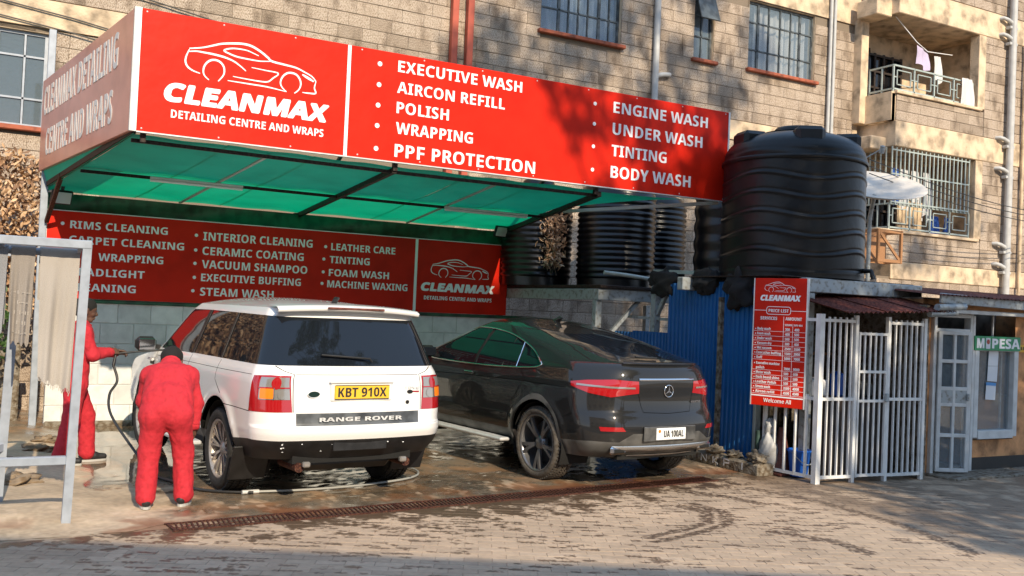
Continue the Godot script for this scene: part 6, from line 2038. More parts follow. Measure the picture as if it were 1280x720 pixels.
func build_cage() -> void:
	var A := Vector3(8.36, 0, -7.86)
	var B := Vector3(9.98, 0, -7.74)
	var C := Vector3(8.30, 0, -8.62)
	var o := thing("barred_hut", "small hut of white steel bars under a rusty tin roof", "hut")
	var up := func(p: Vector3, y: float) -> Vector3: return Vector3(p.x, y, p.z)
	# corner and door posts
	for q in [[A, 0.07], [A.lerp(B, 0.33), 0.045], [A.lerp(B, 0.64), 0.045], [B, 0.045], [C, 0.04]]:
		part("post", mb().bar(q[0], up.call(q[0], 1.93), q[1], q[1]), M.white_bar, o)
	# rails
	for y in [0.07, 0.96, 1.86]:
		for sgm in [[0.02, 0.32], [0.66, 0.99]]:
			part("rail", mb().bar(up.call(A.lerp(B, sgm[0]), y), up.call(A.lerp(B, sgm[1]), y), 0.03, 0.035), M.white_bar, o)
		part("rail", mb().bar(up.call(A, y), up.call(C, y), 0.03, 0.035), M.white_bar, o)
	# bars
	for k in 19:
		var t := (k + 0.5) / 19.0
		if t > 0.33 and t < 0.64: continue
		var p := A.lerp(B, t)
		part("bar", mb().bar(up.call(p, 0.05), up.call(p + Vector3(rng.randf_range(-0.006, 0.006), 0, 0), 1.90), 0.024, 0.016), M.white_bar, o)
	for k in 4:
		var p := A.lerp(C, (k + 1.0) / 5.0)
		part("bar", mb().bar(up.call(p, 0.05), up.call(p, 1.0 if k < 3 else 1.9), 0.02, 0.032), M.white_bar, o)
	# gate
	var g := Node3D.new()
	g.name = "gate"
	o.add_child(g)
	var g0 := A.lerp(B, 0.355) + Vector3(0, 0, 0.015)
	var g1 := A.lerp(B, 0.615) + Vector3(0, 0, 0.015)
	for y in [0.08, 0.94, 1.28, 1.72]: part("rail", mb().bar(up.call(g0, y), up.call(g1, y), 0.03, 0.03), M.white_bar, g)
	for k in 6: part("bar", mb().bar(up.call(g0.lerp(g1, k / 5.0), 0.06), up.call(g0.lerp(g1, k / 5.0), 1.74), 0.03 if k in [0, 5] else 0.018, 0.02), M.white_bar, g)
	part("lock", mb().cbox(up.call(g1, 0.98) + Vector3(0.0, 0, 0.03), Vector3(0.06, 0.10, 0.03), 0.008), M.zinc, g)
	# roof of short tin sheets
	for k in 3:
		var f := func(u: float, v: float) -> Vector3:
			var x := lerpf(8.44, 10.3, (k + u * 1.04) / 3.0)
			return Vector3(x, 1.955 + 0.055 * k * 0.4 + 0.012 * sin(x * 82.0) + 0.20 * v + 0.02 * u + 0.006 * k, -7.56 - 0.95 * v)
		part("roof_sheet", mb().sheet(f, 60, 3), M.roof_rust, o)
	part("gutter_end", mb().tube([Vector3(9.9, 1.99, -7.62), Vector3(10.36, 2.02, -7.60)], 0.04, 8), M.zinc, o)
	# back and inner walls, low dark sheet, counter
	part("back_wall", mb().box(Vector3(9.2, 1.05, -9.45), Vector3(1.9, 2.1, 0.05)), M.kerb, o)
	part("side_wall", mb().box(Vector3(10.05, 1.05, -8.6), Vector3(0.05, 2.1, 1.7)), M.kerb, o)
	part("counter", mb().cbox(Vector3(9.35, 0.47, -8.35), Vector3(1.2, 0.94, 0.5), 0.01), M.frame_brown, o)
	part("shelf", mb().box(Vector3(9.3, 1.42, -9.3), Vector3(1.5, 0.03, 0.28)), M.wood, o)
	for q in [["jerrycan", "blue plastic jerrycan on the counter inside the barred hut", "jerrycan", Vector3(9.12, 0.945, -8.28), Vector3(0.16, 0.28, 0.12), "plastic_blue"], ["carton", "white carton on the counter inside the barred hut", "carton", Vector3(8.82, 0.945, -8.36), Vector3(0.26, 0.20, 0.2), "paper"], ["tool_box", "grey tool box at the end of the hut counter", "box", Vector3(9.55, 0.945, -8.33), Vector3(0.30, 0.16, 0.2), "trim_grey"], ["carton", "white carton on the shelf of the barred hut", "carton", Vector3(9.0, 1.44, -9.28), Vector3(0.3, 0.24, 0.2), "paper"], ["carton", "brown carton on the shelf of the barred hut", "carton", Vector3(9.5, 1.44, -9.28), Vector3(0.25, 0.3, 0.2), "wood"]]:
		var t := thing(q[0], q[1], q[2])
		part("body", mb().cbox(q[3] + Vector3(0, q[4].y / 2, 0), q[4], 0.02), M[q[5]], t)
		part("cap" if q[0] == "jerrycan" else "lid", mb().cbox(q[3] + Vector3(0, q[4].y + 0.012, 0), Vector3(q[4].x * 0.4, 0.024, q[4].z * 0.5), 0.006), M[q[5]], t)
	var bk := thing("blue_bucket", "blue plastic bucket standing inside the bars of the hut", "bucket")
	part("shell", mb().lathe([Vector2(0, 0.02), Vector2(0.10, 0.02), Vector2(0.10, 0.02), Vector2(0.13, 0.30), Vector2(0.145, 0.31), Vector2(0.145, 0.33), Vector2(0.125, 0.33), Vector2(0.10, 0.05)], 28, Transform3D(Basis(), Vector3(8.50, 0, -8.25))), M.plastic_blue, bk)
	part("handle", mb().tube(spline([Vector3(8.37, 0.31, -8.25), Vector3(8.42, 0.20, -8.13), Vector3(8.5, 0.17, -8.10), Vector3(8.58, 0.20, -8.13), Vector3(8.63, 0.31, -8.25)], 4), 0.006, 6), M.zinc, bk)
	var cn := thing("old_traffic_cone", "dirty dark red traffic cone inside the bars of the hut", "cone")
	part("cone", mb().lathe([Vector2(0.02, 0.56), Vector2(0.035, 0.56), Vector2(0.13, 0.04), Vector2(0.13, 0.04)], 24, Transform3D(Basis(), Vector3(8.44, 0, -8.48))), M.cone, cn)
	part("base", mb().cbox(Vector3(8.44, 0.02, -8.48), Vector3(0.30, 0.035, 0.30), 0.01), M.cone, cn)
	# --- price list board
	var p := thing("price_board", "tall red price list board hung between the blue fence and the barred hut", "sign")
	var L := Vector3(8.10, 0, -8.66)
	var Rr := Vector3(8.33, 0, -8.05)
	var ux := (Rr - L).normalized()
	var w := L.distance_to(Rr)
	var xf := Transform3D(Basis(ux, Vector3.UP, ux.cross(Vector3.UP)), L)
	var yb := 0.82
	var yt := 2.33
	part("panel", mb().cbox(xf * Vector3(w / 2, (yb + yt) / 2, -0.015), Vector3(w, yt - yb, 0.03), 0.003, xf.basis), M.red, p)
	part("edge_trim", mb().box(xf * Vector3(w + 0.008, (yb + yt) / 2, -0.012), Vector3(0.018, yt - yb, 0.035), xf.basis), M.alu, p)
	part("edge_trim", mb().box(xf * Vector3(-0.006, (yb + yt) / 2, -0.012), Vector3(0.012, yt - yb, 0.035), xf.basis), M.alu, p)
	var xs := xf.translated_local(Vector3(0, 0, 0.001))
	logo(Vector2(0.23, 2.17), Vector2(0.29, 0.29), xs, p, M.ink)
	lettering("CLEANMAX", Vector2(0.075, 2.065), Vector2(0.565, 2.065), 0.062, xs, M.ink, p, "lettering", 0.2, 0.004)
	var by := 1.945
	part("rule", mb().prism(rect2(0.0, by, 0.16, by + 0.006), 0.002, xs), M.ink, p)
	part("rule", mb().prism(rect2(0.46, by, w, by + 0.006), 0.002, xs), M.ink, p)
	var rp := []
	for q in rect2(0.16, by - 0.042, 0.46, by + 0.048, 0.03): rp.append(xs * Vector3(q.x, q.y, 0.003))
	part("frame", mb().tube(rp, 0.004, 5, true, true), M.ink, p)
	lettering("PRICE LIST", Vector2(0.185, by - 0.016), Vector2(0.435, by - 0.016), 0.036, xs, M.ink, p)
	lettering("SERVICES", Vector2(0.085, 1.838), Vector2(0.295, 1.838), 0.036, xs, M.ink, p)
	lettering("AMOUNT", Vector2(0.40, 1.838), Vector2(0.60, 1.838), 0.036, xs, M.ink, p)
	part("rule", mb().prism(rect2(0.375, 0.95, 0.380, 1.88), 0.0018, xs), M.ink, p)
	part("rule", mb().prism(rect2(0.49, 0.95, 0.494, 1.80), 0.0018, xs), M.ink, p)
	lettering("SEDAN", Vector2(0.395, 1.772), Vector2(0.478, 1.772), 0.022, xs, M.ink, p)
	lettering("SUV 4X4", Vector2(0.505, 1.772), Vector2(0.61, 1.772), 0.022, xs, M.ink, p)
	var rows := [["Body wash", "300", "400"], ["Foam wash", "400", "500"], ["Under wash", "500", "500"], ["Vacuum dry", "300", "400"], ["Wet vacuum", "2500", "3500"], ["Executive buffing", "1500", "2000"], ["Buff", "5000", "7000"], ["Executive machine polish", "7000", "9000"], ["Motor wash", "500", "600"], ["Dash board shine", "500", "500"], ["Leather Polish", "500", "500"], ["Steam wash", "3500", "4000"], ["Aircon refill", "4500", "4500"]]
	var y := 1.715
	var i := 0
	for r in rows:
		if i == 7:
			y -= 0.012
			lettering("Executive machine", Vector2(0.05, y), Vector2(0.345, y), 0.030, xs, M.ink, p)
			dot(Vector2(0.028, y + 0.012), 0.007, xs, p, M.ink)
			y -= 0.052
			lettering("polish", Vector2(0.05, y), Vector2(0.155, y), 0.030, xs, M.ink, p)
		else:
			lettering(r[0], Vector2(0.05, y), Vector2(0.05 + minf(0.31, 0.0185 * r[0].length()), y), 0.030, xs, M.ink, p)
			dot(Vector2(0.028, y + 0.012), 0.007, xs, p, M.ink)
		lettering(r[1], Vector2(0.40, y), Vector2(0.40 + 0.019 * r[1].length(), y), 0.030, xs, M.ink, p)
		lettering(r[2], Vector2(0.515, y), Vector2(0.515 + 0.019 * r[2].length(), y), 0.030, xs, M.ink, p)
		part("rule", mb().prism(rect2(0.0, y - 0.014, w, y - 0.010), 0.0016, xs), M.ink, p)
		y -= 0.0565
		i += 1
	part("rule", mb().prism(rect2(0.0, 0.93, w, 0.945), 0.002, xs), M.ink, p)
	lettering("Welcome All", Vector2(0.16, 0.865), Vector2(0.50, 0.865), 0.045, xs, M.ink, p, "lettering", 0.0, 0.0, false)

func build_kiosk() -> void:
	var z := -7.95
	var k := thing("mobile_money_kiosk", "small orange kiosk with a white window, open door and tin roof", "kiosk")
	var wx1 := 14.6
	# walls round the door and the window
	var fr := func(p: Vector2) -> Vector3: return Vector3(p.x, p.y, z)
	part("front_wall", mb().patch([rect2(10.26, 0.0, wx1, 2.18)], [rect2(10.40, -0.1, 11.10, 2.02), rect2(11.17, 0.40, 12.06, 2.02)], fr, steps(10.2, wx1, 0.4), steps(-0.2, 2.2, 0.3)), M.plaster_orange, k)
	part("base_band", mb().box(Vector3((11.12 + wx1) / 2, 0.09, z + 0.012), Vector3(wx1 - 11.12, 0.18, 0.02)), M.black_paint, k)
	part("side_wall", mb().box(Vector3(10.24, 1.1, z - 1.0), Vector3(0.06, 2.2, 2.0)), M.plaster_orange, k)
	part("back_wall", mb().box(Vector3(12.4, 1.1, z - 2.0), Vector3(4.3, 2.2, 0.06)), M.room, k)
	part("floor", mb().box(Vector3(12.4, 0.04, z - 1.0), Vector3(4.3, 0.06, 1.95)), M.kerb, k)
	# door frame and leaf standing ajar
	var df := mb()
	for x in [10.40, 11.10]: df.cbox(Vector3(x, 1.0, z), Vector3(0.06, 2.04, 0.10), 0.006)
	df.cbox(Vector3(10.75, 1.99, z), Vector3(0.64, 0.05, 0.10), 0.006).cbox(Vector3(10.75, 1.80, z), Vector3(0.64, 0.05, 0.09), 0.006)
	part("door_frame", df, M.frame_white, k)
	var leaf := Node3D.new()
	leaf.name = "door"
	k.add_child(leaf)
	leaf.position = Vector3(10.44, 0, z + 0.06)
	leaf.rotation.y = -0.42
	for q in [[0.02, 0.05, 1.74], [0.40, 0.05, 1.74], [0.21, 0.035, 1.74]]:
		part("stile", mb().cbox(Vector3(q[0], 0.92, 0), Vector3(q[1], q[2], 0.045), 0.004), M.frame_white, leaf)
	for y in [0.07, 0.50, 0.88, 1.08, 1.42, 1.77]: part("door_rail", mb().cbox(Vector3(0.21, y, 0.001), Vector3(0.34, 0.045, 0.04), 0.004), M.frame_white, leaf)
	part("panel", mb().box(Vector3(0.21, 0.98, 0.004), Vector3(0.36, 0.16, 0.03)), M.zinc, leaf)
	for y in [[0.29, 0.38], [0.69, 0.34], [1.25, 0.30], [1.60, 0.30]]:
		part("pane", mb().box(Vector3(0.21, y[0], -0.006), Vector3(0.34, y[1], 0.008)), M.glass, leaf)
	part("handle", mb().cbox(Vector3(0.385, 0.98, 0.04), Vector3(0.03, 0.09, 0.03), 0.008), M.zinc, leaf)
	# window
	var wn := Node3D.new()
	wn.name = "window"
	k.add_child(wn)
	var wf := mb()
	for x in [11.205, 12.015]: wf.cbox(Vector3(x, 1.02, z + 0.01), Vector3(0.09, 1.16, 0.10), 0.006)
	wf.cbox(Vector3(11.61, 0.475, z + 0.012), Vector3(0.72, 0.11, 0.12), 0.006).cbox(Vector3(11.61, 1.60, z + 0.008), Vector3(0.72, 0.09, 0.10), 0.006)
	part("frame", wf, M.frame_white, wn)
	part("pane", mb().box(Vector3(11.61, 1.04, z - 0.01), Vector3(0.73, 1.04, 0.008)), M.glass, wn)
	part("mullion", mb().box(Vector3(11.82, 1.04, z - 0.03), Vector3(0.03, 1.04, 0.02)), M.zinc, wn)
	part("white_jamb", mb().cbox(Vector3(11.135, 1.0, z + 0.016), Vector3(0.055, 2.0, 0.08), 0.005), M.frame_white, k)
	part("vent_bar", mb().box(Vector3(11.61, 1.87, z - 0.02), Vector3(0.02, 0.30, 0.02)), M.frame_white, k)
	part("end_wall", mb().box(Vector3(14.56, 1.1, z - 1.0), Vector3(0.06, 2.2, 1.95)), M.plaster_orange, k)
	# roof: pale fascia, rusty tin
	part("fascia", mb().cbox(Vector3(12.3, 2.15, z + 0.32), Vector3(4.4, 0.12, 0.03), 0.006, Basis(Vector3.FORWARD, 0.018)), M.zinc, k)
	part("fascia", mb().cbox(Vector3(12.3, 2.04, z + 0.22), Vector3(4.4, 0.05, 0.03), 0.006), M.frame_white, k)
	for q in 5:
		var f := func(u: float, v: float) -> Vector3:
			var x := 10.02 + (q + u * 1.03) * 0.92
			return Vector3(x, 2.225 + 0.010 * sin(x * 82.0) + 0.20 * v - 0.005 * q, z + 0.40 - 2.1 * v)
		part("roof_sheet", mb().sheet(f, 60, 3), M.roof_rust, k)
	part("ceiling", mb().box(Vector3(12.3, 2.19, z - 0.95), Vector3(4.2, 0.02, 1.9)), M.room, k)
	part("gutter", mb().tube([Vector3(10.0, 2.07, z + 0.36), Vector3(10.5, 2.10, z + 0.36)], 0.045, 10), M.zinc, k)
	part("counter", mb().cbox(Vector3(11.7, 0.52, z - 0.35), Vector3(1.0, 0.9, 0.4), 0.01), M.wood, k)
	# signs and notices
	var s := thing("kiosk_sign", "green and white name sign above the kiosk window", "sign")
	var sx := Transform3D(Basis(), Vector3(0, 0, z + 0.075))
	part("panel", mb().cbox(Vector3(11.60, 1.655, z + 0.062), Vector3(0.94, 0.185, 0.022), 0.003), M.sign_green, s)
	lettering("M", Vector2(11.165, 1.595), Vector2(11.305, 1.595), 0.12, sx, M.ink, s, "lettering", 0.0, 0.004)
	lettering("PESA", Vector2(11.47, 1.595), Vector2(12.04, 1.595), 0.12, sx, M.ink, s, "lettering", 0.0, 0.004)
	var ph := part("phone_mark", mb().prism(rect2(11.34, 1.585, 11.43, 1.725, 0.015), 0.004, sx), M.paper, s)
	part("phone_dot", mb().prism(circle(11.385, 1.675, 0.032, 14), 0.003, sx.translated_local(Vector3(0, 0, 0.004))), M.lamp_red, ph)
	for q in [["notice", "long white paper notice taped inside the kiosk window", 11.60, 1.36, 0.20, 0.40, "paper"], ["notice", "small notice with a blue heading below the long white one", 11.57, 1.03, 0.20, 0.22, "paper"]]:
		var n := thing(q[0], q[1], "notice")
		part("sheet", mb().box(Vector3(q[2], q[3], z + 0.006), Vector3(q[4], q[5], 0.003), Basis(Vector3.FORWARD, 0.05)), M[q[6]], n)
		if q[5] < 0.3: part("heading", mb().box(Vector3(q[2], q[3] + 0.095, z + 0.009), Vector3(q[4], 0.04, 0.003), Basis(Vector3.FORWARD, 0.05)), M.paper_blue, n)
		else: part("fold", mb().box(Vector3(q[2], q[3], z + 0.009), Vector3(q[4], 0.006, 0.002)), M.zinc, n)
	var y := thing("yellow_plate", "small yellow plate fixed to the orange kiosk wall", "sign")
	part("plate", mb().cbox(Vector3(12.30, 1.60, z + 0.012), Vector3(0.42, 0.10, 0.015), 0.003), M.yellow, y)
	var marks := mb()
	for q in 9: marks.box(Vector3(12.13 + 0.042 * q, 1.60, z + 0.021), Vector3(0.02, 0.045, 0.002))
	part("marks", marks, M.ink_black, y)

func build_rack() -> void:
	var r := thing("drying_rack", "pale blue-grey square tube drying rack hung with towels", "rack")
	var z := -8.25
	part("post", mb().bar(Vector3(0.660, 0.0, z), Vector3(0.712, 2.21, z), 0.066, 0.066, Vector3.BACK), M.steel_blue, r)
	part("post", mb().cbox(Vector3(-1.35, 1.105, z), Vector3(0.085, 2.21, 0.085), 0.006), M.steel_blue, r)
	part("top_bar", mb().cbox(Vector3(-0.32, 2.19, z + 0.003), Vector3(2.13, 0.068, 0.068), 0.006), M.steel_blue, r)
	part("low_bar", mb().cbox(Vector3(-0.335, 0.50, z + 0.003), Vector3(1.95, 0.066, 0.066), 0.006), M.steel_blue, r)
	part("rear_post", mb().bar(Vector3(0.20, 0.04, -9.05), Vector3(0.26, 2.12, -9.0), 0.07, 0.07), M.steel_blue, r)
	part("rear_post", mb().bar(Vector3(-1.35, 0.04, -9.05), Vector3(-1.35, 2.12, -9.0), 0.07, 0.07), M.steel_blue, r)
	part("rear_bar", mb().bar(Vector3(-1.35, 2.12, -9.0), Vector3(0.26, 2.12, -9.0), 0.06, 0.06), M.steel_blue, r)
	part("side_bar", mb().bar(Vector3(0.21, 0.50, -9.04), Vector3(-0.30, 0.50, z - 0.04), 0.06, 0.06), M.steel_blue, r)
	part("side_bar", mb().bar(Vector3(0.26, 2.12, -9.0), Vector3(0.10, 2.17, z - 0.04), 0.06, 0.06), M.steel_blue, r)
	var zr := z - 0.14
	var yr := 2.14
	part("towel_rail", mb().tube([Vector3(-1.33, yr - 0.02, zr), Vector3(0.67, yr - 0.02, zr)], 0.03, 8), M.steel_blue, r)
	for k in [-1.3, 0.66]: part("hook", mb().bar(Vector3(k, yr - 0.02, zr), Vector3(k, 2.17, z), 0.03, 0.03), M.steel_blue, r)
	for q in [["beige_towel", "long pale beige towel draped over the rack beside its post", 0.385, 0.672, 1.04, 0.40, "towel_pale", 0.16], ["patterned_towel", "shorter brownish towel with a worn patterned hem on the rack", 0.185, 0.355, 0.74, 0.5, "towel", 0.05], ["grey_cloth", "smooth grey cloth hanging on the rack next to the patterned towel", -0.20, 0.165, 0.70, 0.6, "towel_grey", -0.10]]:
		var t := thing(q[0], q[1], "towel", "towels on the drying rack")
		var ph: float = q[2] * 17.0
		var f := func(u: float, v: float) -> Vector3:
			# v: back hem over the bar to the front hem
			var total: float = q[4] + q[5] + 0.17
			var s := v * total
			var x := lerpf(q[2], q[3], u)
			var p: Vector3
			if s < q[5]: p = Vector3(x, yr - q[5] + s, zr - 0.045)
			elif s < q[5] + 0.17:
				var a: float = (s - q[5]) / 0.17 * PI
				p = Vector3(x, yr + 0.02 * sin(a), zr - 0.045 * cos(a))
			else:
				var d: float = s - q[5] - 0.17
				p = Vector3(x + (0.5 - u) * 0.05 * d, yr - d - q[7] * (u - 0.3) * d * 0.6, zr + 0.045)
				var w := clampf(d * 2.0, 0.0, 1.0)
				p.z += w * (0.020 * sin(u * 8.0 + ph) + 0.012 * sin(u * 19.0 + ph * 2.0 + d * 3.0) + 0.014 * sin(d * 7.0 + ph))
				p.y += 0.018 * sin(u * 23.0 + ph) * clampf((d - q[4] + 0.12) * 8.0, 0.0, 1.0)
			return p
		part("fabric", mb().sheet(f, 26, 60), M[q[6]], t)
		if q[6] == "towel":
			var hm := mb()
			for kx in 7:
				for ky in 5:
					if rng.randf() < 0.35: continue
					var u := 0.08 + 0.13 * kx
					var c: Vector3 = f.call(u, 0.72 + 0.055 * ky) + Vector3(0, 0, 0.004)
					hm.box(c, Vector3(0.022, 0.006, 0.003) if rng.randf() < 0.5 else Vector3(0.006, 0.03, 0.003))
			part("hem_pattern", hm, M.towel_pale, t)
		if q[6] == "towel_pale":
			var fr := mb()
			for kx in 20:
				var c: Vector3 = f.call((kx + 0.5) / 20.0, 1.0)
				fr.bar(c, c + Vector3(rng.randf_range(-0.008, 0.008), -0.03, 0.004), 0.006, 0.004)
			part("fringe", fr, M.towel_pale, t)

func build_small_things() -> void:
	# satellite dish beside the big tank
	var d := thing("satellite_dish", "pale satellite dish tilted to the sky beside the huge black tank", "satellite dish", "", Vector3(15.05, 4.52, -12.9))
	var tilt := Basis(Vector3(0, 1, 0), -0.5) * Basis(Vector3.RIGHT, 0.42)
	part("reflector", mb().lathe([Vector2(0.001, -0.16), Vector2(0.35, -0.13), Vector2(0.7, -0.045), Vector2(0.95, 0.05), Vector2(0.96, 0.035), Vector2(0.7, -0.06), Vector2(0.35, -0.145), Vector2(0.001, -0.175)], 48, Transform3D(tilt, Vector3.ZERO)), M.dish, d)
	for k in 1:
		var a := 3.6
		part("feed_arm", mb().tube([tilt * Vector3(0.85 * cos(a), 0.02, 0.85 * sin(a)), tilt * Vector3(0, 0.75, 0)], 0.012, 6), M.zinc, d)
	part("feed_horn", mb().tube([tilt * Vector3(0, 0.66, 0), tilt * Vector3(0, 0.80, 0)], 0.05, 10), M.zinc, d)
	part("mast", mb().tube([Vector3(0, -0.16, 0), Vector3(0, -0.6, -0.1), Vector3(0, -4.52, -0.1)], 0.04, 8), M.zinc, d)
	# slatted wooden box on the ledge
	var c := thing("wooden_crate", "open wooden crate with crossed slats fixed below the barred balcony", "crate", "", Vector3(17.12, 3.19, -14.45))
	for x in [-0.36, 0.36]:
		for z in [-0.22, 0.22]: part("corner_post", mb().cbox(Vector3(x, 0.36, z), Vector3(0.06, 0.72, 0.06), 0.005), M.wood, c)
	for y in [0.04, 0.68]:
		for z in [-0.22, 0.22]: part("slat", mb().cbox(Vector3(0, y, z * 1.01), Vector3(0.66, 0.07, 0.04), 0.005), M.wood, c)
		for x in [-0.36, 0.36]: part("slat", mb().cbox(Vector3(x * 1.01, y, 0), Vector3(0.04, 0.07, 0.38), 0.005), M.wood, c)
	part("back_board", mb().box(Vector3(0, 0.36, -0.2), Vector3(0.66, 0.58, 0.02)), M.wood, c)
	part("brace", mb().bar(Vector3(-0.32, 0.64, 0.23), Vector3(0.30, 0.08, 0.23), 0.06, 0.03, Vector3.BACK), M.wood, c)
	var w := thing("grey_side_wall", "rough grey wall standing left of the bay behind the rack", "wall")
	part("wall", mb().cbox(Vector3(-1.6, 0.55, -14.6), Vector3(4.2, 1.1, 0.16), 0.02), M.kerb, w)
	part("coping", mb().cbox(Vector3(-1.6, 1.12, -14.6), Vector3(4.3, 0.06, 0.22), 0.01), M.kerb, w)
	for q in [[0.35, -9.9, 0.20, "second largest"], [0.62, -11.9, 0.16, "smaller"], [0.10, -11.0, 0.24, "largest"], [0.75, -12.6, 0.14, "smallest"]]:
		var m := thing("concrete_lump", q[3] + " low broken lump of concrete on the dry ground behind the rack", "rubble", "broken concrete behind the rack")
		lump(m, "lump", Vector3(q[0], 0.05, q[1]), Vector3(q[2], q[2] * 0.35, q[2] * 1.1), M.earth, int(q[2] * 777), 0.8)

func leaf_mesh(l: float, w: float, curl: float) -> ArrayMesh:
	var f := func(u: float, v: float) -> Vector3:
		var s := sin(PI * clampf(u, 0.02, 0.98))
		var x := (v - 0.5) * w * s
		return Vector3(x, curl * l * (u * u) + absf(x) * curl * 1.4, u * l)
	return mb().sheet(f, 4, 2).mesh()

func scatter(called: String, parent: Node3D, leaf: Mesh, m: Material, at: Array, colors := []) -> void:
	var mm := MultiMesh.new()
	mm.transform_format = MultiMesh.TRANSFORM_3D
	mm.use_colors = not colors.is_empty()
	mm.mesh = leaf
	mm.instance_count = at.size()
	for i in at.size():
		var bs := Basis.from_euler(Vector3(rng.randf_range(-PI, PI), rng.randf_range(-PI, PI), rng.randf_range(-PI, PI)))
		var s := rng.randf_range(0.6, 1.25)
		mm.set_instance_transform(i, Transform3D(bs.scaled(Vector3.ONE * s), at[i]))
		if not colors.is_empty(): mm.set_instance_color(i, colors[rng.randi() % colors.size()])
	var o := MultiMeshInstance3D.new()
	o.name = called
	o.multimesh = mm
	o.material_override = m
	parent.add_child(o, true)
	stuff(o)

func build_plants() -> void:
	# dead creeper over the left end of the building
	var c := thing("dry_creeper", "mass of dead brown creeper leaves left of the canopy", "creeper")
	var nz := FastNoiseLite.new()
	nz.seed = 71; nz.frequency = 0.9
	var pts := []
	while pts.size() < 7000:
		var x := rng.randf_range(-2.2, 0.62)
		var y := rng.randf_range(1.5, 3.72)
		var top := 3.58 + 0.12 * sin(x * 5.0) + 0.1 * nz.get_noise_1d(x * 3.0)
		if y > top: continue
		var d := 0.28 + 0.22 * nz.get_noise_2d(x * 2.0, y * 2.0)
		pts.append(Vector3(x, y, -14.75 + rng.randf_range(-0.1, d)))
	scatter("leaves", c, leaf_mesh(0.085, 0.05, 0.7), M.leaf_dry, pts, [Color(0.46, 0.29, 0.16), Color(0.58, 0.38, 0.22), Color(0.34, 0.20, 0.11), Color(0.66, 0.46, 0.29), Color(0.22, 0.13, 0.08)])
	for k in 16:
		var x := rng.randf_range(-2.0, 0.55)
		var st := []
		for q in 7: st.append(Vector3(x + rng.randf_range(-0.12, 0.12), 1.1 + q * 0.36, -14.72 + rng.randf_range(-0.05, 0.1)))
		part("stem", mb().tube(st, 0.012, 5), M.bark, c)
	var g := thing("leafy_shrub", "green leafy shrub peeping out above the grey cloth on the rack", "shrub")
	pts = []
	for k in 1500:
		var v := Vector3(rng.randfn(), rng.randfn(), rng.randfn()).normalized() * pow(rng.randf(), 0.4)
		pts.append(Vector3(-0.35, 1.35, -13.6) + v * Vector3(0.75, 0.75, 0.5))
	scatter("foliage", g, leaf_mesh(0.10, 0.055, 0.25), M.leaf, pts)
	part("stem", mb().tube([Vector3(-0.35, 0, -13.6), Vector3(-0.3, 0.7, -13.6), Vector3(-0.38, 1.4, -13.55)], [0.04, 0.03, 0.015], 7), M.bark, g)
	# dead vine hanging by the ribbed tanks
	var h := thing("hanging_dead_vine", "dead brown vine hanging beside the ribbed tanks at the canopy corner", "vine")
	pts = []
	for k in 650:
		var t := rng.randf()
		pts.append(Vector3(8.0 + rng.randfn() * 0.09 * (1.3 - 0.8 * t), lerpf(3.40, 2.55, t), -13.2 + rng.randfn() * 0.10))
	scatter("leaves", h, leaf_mesh(0.075, 0.035, 0.8), M.leaf_dry, pts, [Color(0.40, 0.25, 0.15), Color(0.28, 0.17, 0.10), Color(0.55, 0.38, 0.25)])
	for k in 5:
		var st := []
		for q in 6: st.append(Vector3(8.0 + rng.randf_range(-0.1, 0.1), 3.5 - 0.22 * q, -13.2 + rng.randf_range(-0.05, 0.05)))
		part("stem", mb().tube(st, 0.01, 5), M.bark, h)

# a street tree: trunk, limbs to every clump, leaves spread through the clumps
func tree(label: String, at: Vector3, clumps: Array, density: float) -> void:
	var o := thing("street_tree", label, "tree")
	var fork := at + Vector3(0, 3.6, 0)
	part("trunk", mb().tube(spline([at, at + Vector3(0.1, 1.8, 0.05), fork], 5), 0.26, 12), M.bark, o)
	var lm := mb()
	var pts := []
	for c in clumps:
		var p: Vector3 = c[0]
		var r: float = c[1]
		var mid := fork.lerp(p, 0.5) + Vector3(rng.randf_range(-0.5, 0.5), 0.5, rng.randf_range(-0.5, 0.5))
		lm.tube(spline([fork, mid, p], 4), [0.12, 0.10, 0.085, 0.07, 0.055, 0.045, 0.035, 0.025, 0.015], 7)
		for k in int(density * r * r * (c[2] if c.size() > 2 else 1.0)):
			var v := Vector3(rng.randfn(), rng.randfn(), rng.randfn()).normalized() * pow(rng.randf(), 0.45)
			pts.append(p + v * r * Vector3(1, 0.8, 1))
	part("limbs", lm, M.bark, o)
	scatter("crown", o, leaf_mesh(0.24, 0.13, 0.2), M.leaf, pts)

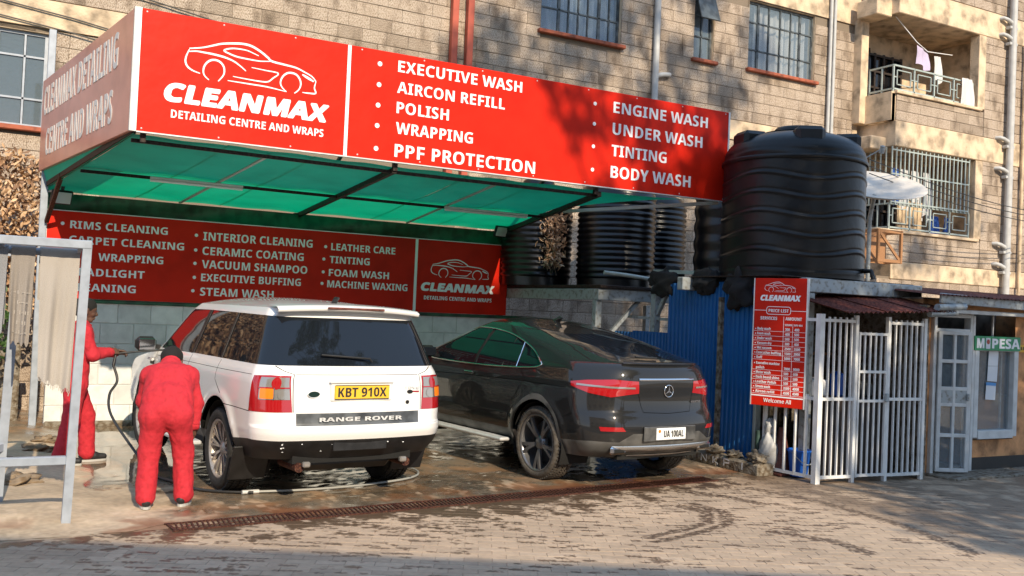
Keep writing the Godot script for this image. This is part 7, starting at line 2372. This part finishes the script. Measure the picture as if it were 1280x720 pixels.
func build_across_the_street() -> void:
	# a house behind the camera, whose roof edge shades the near edge of the street
	var u := Vector3(0.871, 0, 0.491)
	var nrm := Vector3(0.491, 0, -0.871)
	var e0 := Vector3(-0.62, 0, 3.82)
	var basis := Basis(u, Vector3.UP, -nrm)
	var H := 7.0
	var b := thing("house_across_the_street", "plain cream two-storey house across the street", "house")
	var mid := e0 + u * -1.5 - nrm * 4.0
	part("wall", mb().cbox(mid + Vector3(0, H / 2 - 0.1, 0), Vector3(15.0, H - 0.2, 7.6), 0.02, basis), M.plaster, b)
	part("roof", mb().cbox(mid + Vector3(0, H - 0.1, 0), Vector3(15.4, 0.2, 8.0), 0.02, basis), M.roof_rust, b)
	for k in 5:
		for f in 2:
			var p := mid + u * (-5.6 + 2.8 * k) + nrm * 3.81 + Vector3(0, 1.6 + 3.0 * f, 0)
			var w := part("window", mb().box(p, Vector3(1.4, 1.3, 0.05), basis), M.glass_dark, b)
			part("sill", mb().cbox(p + Vector3(0, -0.7, 0) + nrm * 0.06, Vector3(1.6, 0.08, 0.16), 0.01, basis), M.sill_red, w)
	# the trees that dapple the sign, the wall and the hut
	var cl := []
	for q in [[7.7, 6.6, 1.3], [9.2, 7.4, 1.5], [11.2, 7.6, 1.7], [13.4, 7.8, 1.8], [8.8, 8.9, 1.2], [10.0, 9.4, 1.6], [12.2, 9.6, 1.7], [14.4, 9.9, 1.7], [7.4, 10.6, 1.1], [8.9, 11.3, 1.5], [11.0, 11.6, 1.6], [13.4, 11.8, 1.6], [6.9, 12.9, 0.85], [8.3, 13.2, 1.3], [10.2, 13.6, 1.5], [12.6, 14.0, 1.6], [6.0, 13.5, 0.62], [7.3, 14.2, 0.9], [5.15, 13.5, 0.42], [4.7, 13.9, 0.30], [5.6, 12.75, 0.36], [6.3, 12.6, 0.3], [7.9, 12.2, 0.8], [9.0, 15.4, 1.4], [11.2, 15.8, 1.6], [7.2, 15.6, 0.8], [13.2, 16.0, 1.3], [9.8, 17.0, 1.0]]:
		cl.append([Vector3(q[0], q[1], 6.0 + rng.randf_range(-0.4, 0.4)), q[2]])
	tree("broad leafy street tree standing right of the house across the street", Vector3(9.8, 0, 6.2), cl, 420.0)
	var c2 := []
	for q in [[5.9, 19.6, 0.8], [7.0, 19.2, 0.8], [8.4, 20.0, 1.0], [7.6, 21.6, 0.9], [9.6, 21.0, 1.0], [10.6, 19.4, 0.9], [6.6, 20.6, 0.6], [9.2, 22.6, 0.8], [11.4, 22.0, 0.8], [12.2, 20.2, 0.8], [13.2, 21.2, 0.7], [11.0, 20.7, 0.6], [8.8, 19.0, 0.7], [15.6, 17.2, 1.1], [17.4, 16.6, 0.9], [18.9, 17.6, 1.0], [16.4, 18.6, 0.6]]:
		c2.append([Vector3(q[0], q[1], 6.4 + rng.randf_range(-0.6, 0.6)), q[2], 1.5 if q[0] < 14.0 else 0.8])
	tree("taller thin street tree behind the broad one", Vector3(12.0, 0, 7.6), c2, 260.0)
